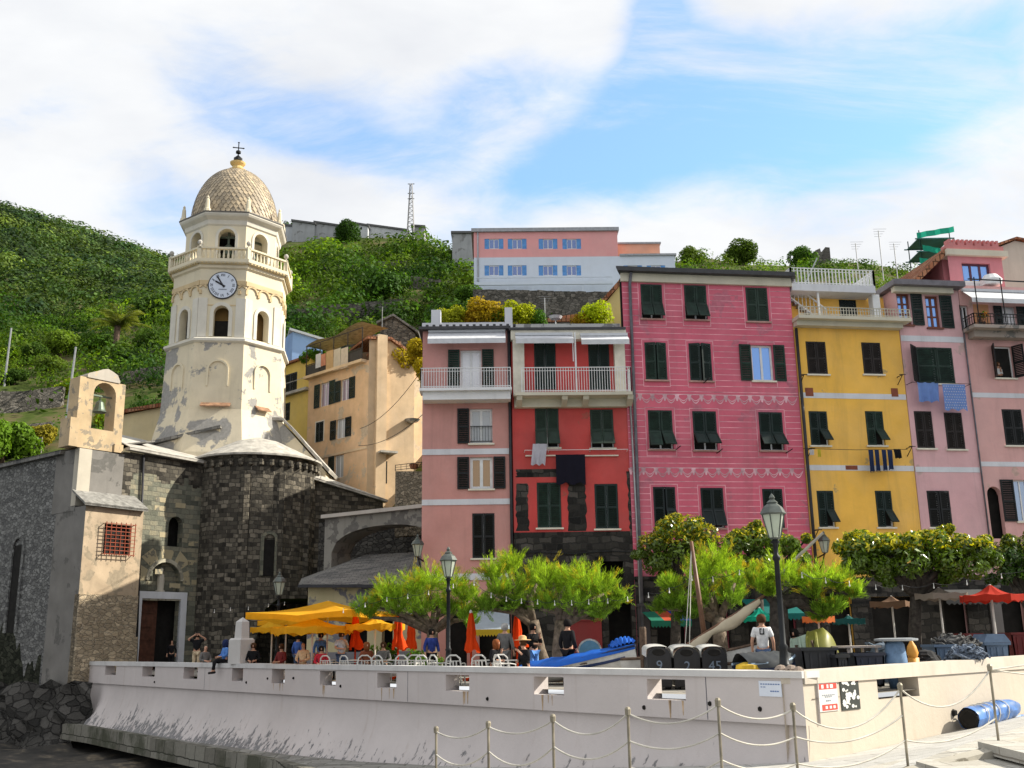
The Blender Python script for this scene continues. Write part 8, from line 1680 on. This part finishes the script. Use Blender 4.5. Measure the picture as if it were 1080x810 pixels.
def tub(x0, x1, yt, Y, dep, mat, lb, lid=None, nm='fish_tub', cat='tub'):
    a, b = ter(x0, Y), ter(x1, Y); zt_ = atY((x0 + x1) / 2, yt, Y)[2]; T_ = thing(nm, (a + b) / 2, lb, cat); m_ = MB(); i_ = .06
    m_.prism([(a[0] + i_, Y, .06), (b[0] - i_, Y, .06), (b[0], Y, zt_), (a[0], Y, zt_)], (0, .04, 0)); m_.prism([(a[0] + i_, Y + dep, .06), (b[0] - i_, Y + dep, .06), (b[0], Y + dep, zt_), (a[0], Y + dep, zt_)], (0, .04, 0))
    for x, s in ((a[0], 1), (b[0], -1)): m_.prism([(x + i_ * s, Y, .06), (x + i_ * s, Y + dep, .06), (x, Y + dep, zt_), (x, Y, zt_)], (.04 * s, 0, 0))
    m_.box(a[0] + i_, b[0] - i_, Y, Y + dep, .06, .12); m_.build('body', mat, T_); m_ = MB()
    for k in range(1, 4): x = a[0] + (b[0] - a[0]) * k / 4; m_.box(x - .03, x + .03, Y - .03, Y + .0, .1, zt_ - .1)
    m_.bar((a[0] - .03, Y - .02, zt_), (b[0] + .03, Y - .02, zt_), .07); m_.bar((a[0] - .03, Y + dep + .02, zt_), (b[0] + .03, Y + dep + .02, zt_), .07); m_.bar((a[0], Y, zt_), (a[0], Y + dep, zt_), .07); m_.bar((b[0], Y, zt_), (b[0], Y + dep, zt_), .07); m_.build('rim', mat, T_)
    if lid: m_ = MB(); m_.prism([(a[0] - .04, Y - .06, zt_ + .04), (b[0] + .04, Y - .06, zt_ + .04), (b[0] - .1, Y - .0, zt_ + .28), (a[0] + .1, Y, zt_ + .28)], (0, dep, 0)); m_.build('lid', lid, T_)
tub(849, 886, 684.5, 25.6, 1.4, TUB, 'large charcoal fish tub right of the tall lamp'); tub(885, 898, 692, 25.2, .8, TUB, 'small charcoal tub standing against the large one'); tub(904, 936, 690, 26.5, 1.2, simple('blue black plastic', (.03, .035, .055), .45), 'low blue black tub under a flat board'); tub(1043, 1069, 679, 31, .9, BTUB, 'slate blue chest with a hinged lid at the right of the terrace', BTUB, 'storage_chest', 'chest'); tub(1024, 1041, 669, 33, 1.0, DRED, 'tall dark red counter left of the slate blue chest', nm='counter', cat='counter'); tub(1072, 1096, 668, 33.5, 1.0, DRED, 'dark red counter at the right edge behind the chest', nm='counter', cat='counter'); tub(990, 1012, 681, 29.5, .9, BTUB, 'slate blue crate under the striped net', nm='fish_crate', cat='crate')
tub(806, 846, 692, 28.2, 1.2, GTARP, 'charcoal covered box behind the tall lamp', nm='covered_box', cat='box')
m_ = MB(); a, b = ter(893, 27.5), ter(931, 27.5); z = atY(912, 681, 27.5)[2]; m_.box(a[0], b[0], 27.3, 28.6, z - .05, z)
for x in (a[0] + .1, b[0] - .1):
    for y in (27.4, 28.5): m_.bar((x, y, 0), (x, y, z - .05), .06)
tag(m_.build('work_board', simple('pale board', (.46, .40, .36), .7), loc=a), 'pale flat trestle board beside the olive dinghy', 'trestle')
c_ = ter(948, 26.6); zt_ = atY(948, 674, 26.6)[2]; T_ = thing('barrel', c_, 'faded blue barrel with a broad grey top plate', 'barrel'); m_ = MB(); m_.lathe(c_, [(.2, 0), (.25, .25), (.27, zt_ * .55), (.23, zt_ - .12), (.18, zt_ - .05)], 14); m_.build('body', simple('faded blue steel', (.13, .22, .36), .5, .2, var=.25), T_, smooth=True); m_ = MB(); m_.lathe(c_ + [.05, 0, zt_ - .05], [(.42, 0), (.44, .02), (.44, .06), (.3, .08)], 18, sx=1.2); m_.build('top_plate', simple('grey top plate', (.27, .29, .31), .5), T_)
m_ = MB(); c_ = ter(966, 27.4); z = atY(966, 697, 27.4)[2]; m_.lathe(c_ + [0, 0, z], [(0, 0), (.1, .05), (.15, .2), (.11, .36), (.05, .46), (.03, .52)], 12); m_.box(c_[0] - .12, c_[0] + .12, c_[1] - .1, c_[1] + .1, 0, z + .08); tag(m_.build('buoy', simple('orange buoy', (.60, .28, .05), .5), smooth=True, loc=c_), 'orange buoy among the black nets', 'buoy')
NETM = simple('black net twine', (.02, .02, .022), .9, var=.4)
def heap(px, Y, r_, h, mat, lb, nm='fishing_net', z=0, n=46):
    c_ = ter(px, Y, z); m_ = MB()
    for _ in range(n):
        a = random.random() * 6.28; rr = r_ * random.random() ** .6; zz = h * (1 - (rr / r_) ** 1.6) * random.uniform(.5, 1); t0 = random.random() * 6; s = random.uniform(.12, .3); q = c_ + [rr * math.cos(a), rr * .7 * math.sin(a), zz]; m_.tube([q + [s * math.cos(t0 + k), s * .7 * math.sin(t0 + k), .07 * math.sin(k * 2)] for k in np.linspace(0, 5, 8)], .03, 5)
    m_.lathe(c_, [(r_, 0), (r_ * .85, h * .5), (r_ * .4, h * .85), (0, h * .9)], 12, sy=.7); tag(m_.build(nm, mat, loc=c_), lb, 'net')
heap(979, 28, .55, 1.0, NETM, 'heap of black fishing net behind the orange buoy', n=60); heap(1006, 30, .55, .35, simple('striped grey net', (.07, .07, .07), .9, var=.7, scale=14), 'pale striped net folded over the slate blue crate', z=atY(1006, 682, 30)[2]); heap(932, 30.5, .5, 1.2, simple('blue grey net', (.10, .13, .17), .9, var=.4), 'blue grey net bundle in the shade behind the trestle'); heap(1020, 28.5, .4, .35, simple('blue white rope', (.12, .15, .2), .9, var=.6, scale=12), 'small coil of blue and white rope on the terrace', z=atY(1020, 692, 28.5)[2] - .05)
# rolled blue tarpaulin lying on the ramp
ua, ub = FWR.uz(1003, 752)[0], FWR.uz(1052, 742)[0]; za, zb = np.interp(ua, (0, 5, 13.3), (-1.22, -1.12, -.78)), np.interp(ub, (0, 5, 13.3), (-1.22, -1.12, -.78)); A_, B_ = FWR.P(ua, za + .3, .42), FWR.P(ub, zb + .32, .42); T_ = thing('rolled_tarpaulin', A_, 'rolled blue and white tarpaulin tied with rope at the foot of the beige wall', 'tarpaulin')
BWT = simple('shiny blue tarpaulin', (.05, .16, .44), .3, var=.35, scale=2.5, spec=.6); m_ = MB(); rows = []
for i in range(19):
    t_ = i / 18; c_ = A_ + (B_ - A_) * t_; r_ = .27 * (1 + .05 * math.sin(i * 1.7)) * (1 if t_ < .8 else 1 - (t_ - .8) * 1.6); rows.append([c_ + FWR.n * r_ * (1 + .05 * math.sin(a * 5 + i)) * math.cos(a) + np.array([0, 0, r_ * (1 + .05 * math.sin(a * 4 + i * .7)) * math.sin(a)]) for a in np.linspace(0, 2 * math.pi, 17)])
m_.grid(rows); m_.build('roll', BWT, T_, smooth=True); m_ = MB(); m_.lathe((0, 0, 0), [(.24, 0), (.17, .01), (.1, -.02), (0, -.03)], 14); o = m_.build('dark_end', DARK, None); o.parent = T_; o.matrix_local = Vector(-(B_ - A_)).to_track_quat('Z', 'Y').to_matrix().to_4x4() @ Matrix.Translation((0, 0, .012)); m_ = MB()
for t_ in (.18, .3, .42, .62): c_ = A_ + (B_ - A_) * t_; m_.tube([c_ + FWR.n * .3 * math.cos(a) + FWR.d * .08 * math.sin(a * 2) + np.array([0, 0, .3 * math.sin(a)]) for a in np.linspace(0, 6.28, 15)], .012, 5)
m_.build('rope_tie', RP, T_); m_ = MB(); m_.grid([[A_ + (B_ - A_) * (.15 + .95 * s / 8) + FWR.n * (.15 + .22 * k / 3) + np.array([0, 0, -.2 - .06 * k + .03 * math.sin(s * 2 + k)]) for k in range(4)] for s in range(9)]); m_.build('loose_flap', BWT, T_)

# ------------------------------------------------------------------ washing on the facades, string lights
def hang(fac, r_, mat, lb, off=.45, wav=.05, nm='towel', skew=0.0, cat='laundry', group=None):
    u0, z0, u1, z1 = fac.rect(*r_, off); m_ = MB(); m_.grid([[fac.P(u0 + (u1 - u0) * s / 10 + skew * (1 - t_ / 8), z1 - (z1 - z0) * (1 - t_ / 8) * (1 + .05 * math.sin(s * 1.4)), off + wav * math.sin(s * 1.7 + t_ * .2) * (1.2 - t_ / 8)) for t_ in range(9)] for s in range(11)]); return tag(m_.build(nm, mat, smooth=True), lb, cat, group)
hang(FR, (562, 468, 577.5, 490), cloth('pale towel', (.56, .56, .64), .2), 'pale grey towel hanging below the left window of the coral house', .38, .07, skew=-.1); hang(FR, (586, 479.5, 618, 510), cloth('black blanket', (.012, .011, .02), 0), 'large black blanket hanging in the middle of the coral house', .3, .04, 'blanket')
bs = cloth('cornflower blue sheet', (.20, .34, .74), .3); hang(FL, (967, 403, 992, 424), bs, 'plain cornflower blue sheet, left of two below the pale pink house window', .5, .09, 'sheet'); sh2 = hang(FL, (993.5, 405, 1021, 432.5), bs, 'cornflower blue sheet with white dots, right of two below the pale pink window', .5, .03, 'sheet')
u0, z0, u1, z1 = FL.rect(993.5, 405, 1021, 432.5, .545); m_ = MB()
for i in range(9):
    for j in range(9): q = FL.P(u0 + (u1 - u0) * (i + .5 + .5 * (j % 2)) / 9.6, z0 + (z1 - z0) * (j + .6) / 9.5, .55); m_.quad(q, q + FL.d * .035, q + FL.d * .035 + [0, 0, .035], q + [0, 0, .035])
m_.build('white_dots', WHITE, sh2)
u, z = FL.uz(958, 402); m_ = MB(); a, b = FL.uz(962, 403, .5), FL.uz(1024, 405, .5); m_.tube([FL.P(*a, .5), FL.P(*b, .5)], .012, 5); m_.tube([FL.P(*a, 0), FL.P(*a, .5)], .015, 5); m_.tube([FL.P(b[0], b[1], 0), FL.P(*b, .5)], .015, 5); tag(m_.build('clothes_line', IRON), 'clothes line carrying the two blue sheets', 'clothes line')
JN = cloth('dark denim', (.025, .04, .10), 0); JB = cloth('black jersey', (.012, .012, .014), 0); a, b = FY.uz(847, 473, .5), FY.uz(957, 474, .5); m_ = MB(); m_.tube([FY.P(*a, .5), (FY.P(*a, .5) + FY.P(*b, .5)) / 2 - [0, 0, .04], FY.P(*b, .5)], .012, 5); tag(m_.build('clothes_line', IRON), 'clothes line stretched across the middle of the ochre house', 'clothes line')
for i, (x0, x1) in enumerate(((915.5, 921), (922, 927), (929.5, 934.5), (935.5, 941))): hang(FY, (x0, 474.5, x1 + 2.2, 498 - i * .8), JN, 'dark blue jeans leg hanging from the ochre house line', .5, .05, 'jeans', group='jeans on the ochre house line')
hang(FY, (942, 473.5, 951, 483.5), JB, 'black shirt at the right end of the ochre house line', .5, .04, 'shirt', skew=.05); hang(FY, (862, 474, 866.5, 482), cloth('yellow cloth', (.62, .52, .06), .2), 'small yellow cloth at the left of the ochre house line', .5, .03); hang(FY, (853.5, 474, 859, 480), cloth('white cloth', (.60, .60, .62), .2), 'small white cloth at the far left of the ochre house line', .5, .03)
m_ = MB(); m_.lathe(FD.P(.5, zbal + .02, .75), [(.12, 0), (.18, .2), (.19, .28)], 10); T_ = m_.build('flower_pot', TERRA); tag(T_, 'terracotta pot of red and yellow flowers on the dusty pink balcony corner', 'flower pot'); c_ = FD.P(.5, zbal + .42, .75); P_, N_, i_, _r = clumps(np.array([c_, c_ + [.12, 0, .12]]), .2, 70); leaves('flowers', P_, N_, .09, .07, np.where(rng.random((len(P_), 1)) < .35, [[7, .9, .5]], [[1, 1, .6]]), SCRUB, T_)
BULB = simple('frosted bulb', (.75, .74, .70), .3)
def lights(pts, Y, lb):
    P_ = [atY(px, py, Y) for px, py in pts]; T_ = thing('string_lights', P_[0], lb, 'string lights'); m_ = MB()
    for a, b in zip(P_[:-1], P_[1:]): a, b = a + [0, 0, .14], b + [0, 0, .14]; m_.tube([a + (b - a) * t_ - np.array([0, 0, .1 * 4 * t_ * (1 - t_)]) for t_ in np.linspace(0, 1, 5)], .008, 4)
    m_.build('cable', IRON, T_)
    for p in P_: m_ = MB(); m_.lathe(p, [(0, -.025), (.022, -.014), (.025, .008), (.014, .03), (.009, .05), (.009, .14)], 8); m_.build('bulb', BULB, T_, smooth=True)
lights([(500, 617), (518, 630), (534, 634), (550, 636), (567, 637), (585, 638), (603, 638), (621, 637), (641, 636), (662, 634)], 33.2, 'string of white bulbs crossing the two middle tamarisks'); lights([(924, 621.5), (952, 622), (985, 620), (1020, 616.5), (1056.5, 609.5), (1095, 600)], 32.5, 'string of white bulbs below the clipped evergreen and the red umbrella'); lights([(684, 630), (706, 625), (730, 612), (752, 613), (780, 606), (805, 608)], 32, 'string of white bulbs over the sail boat tamarisk'); lights([(846, 609), (871, 614.5), (896, 618)], 28.6, 'short string of three white bulbs right of the tall lamp'); lights([(362, 646), (385, 640), (408, 634), (430, 631), (452, 627), (478, 620)], 36.6, 'string of white bulbs over the low wide tamarisk'); lights([(226, 646), (243, 644), (262, 643), (283, 640), (300, 638)], 47, 'string of small bulbs in front of the dark apse wall')
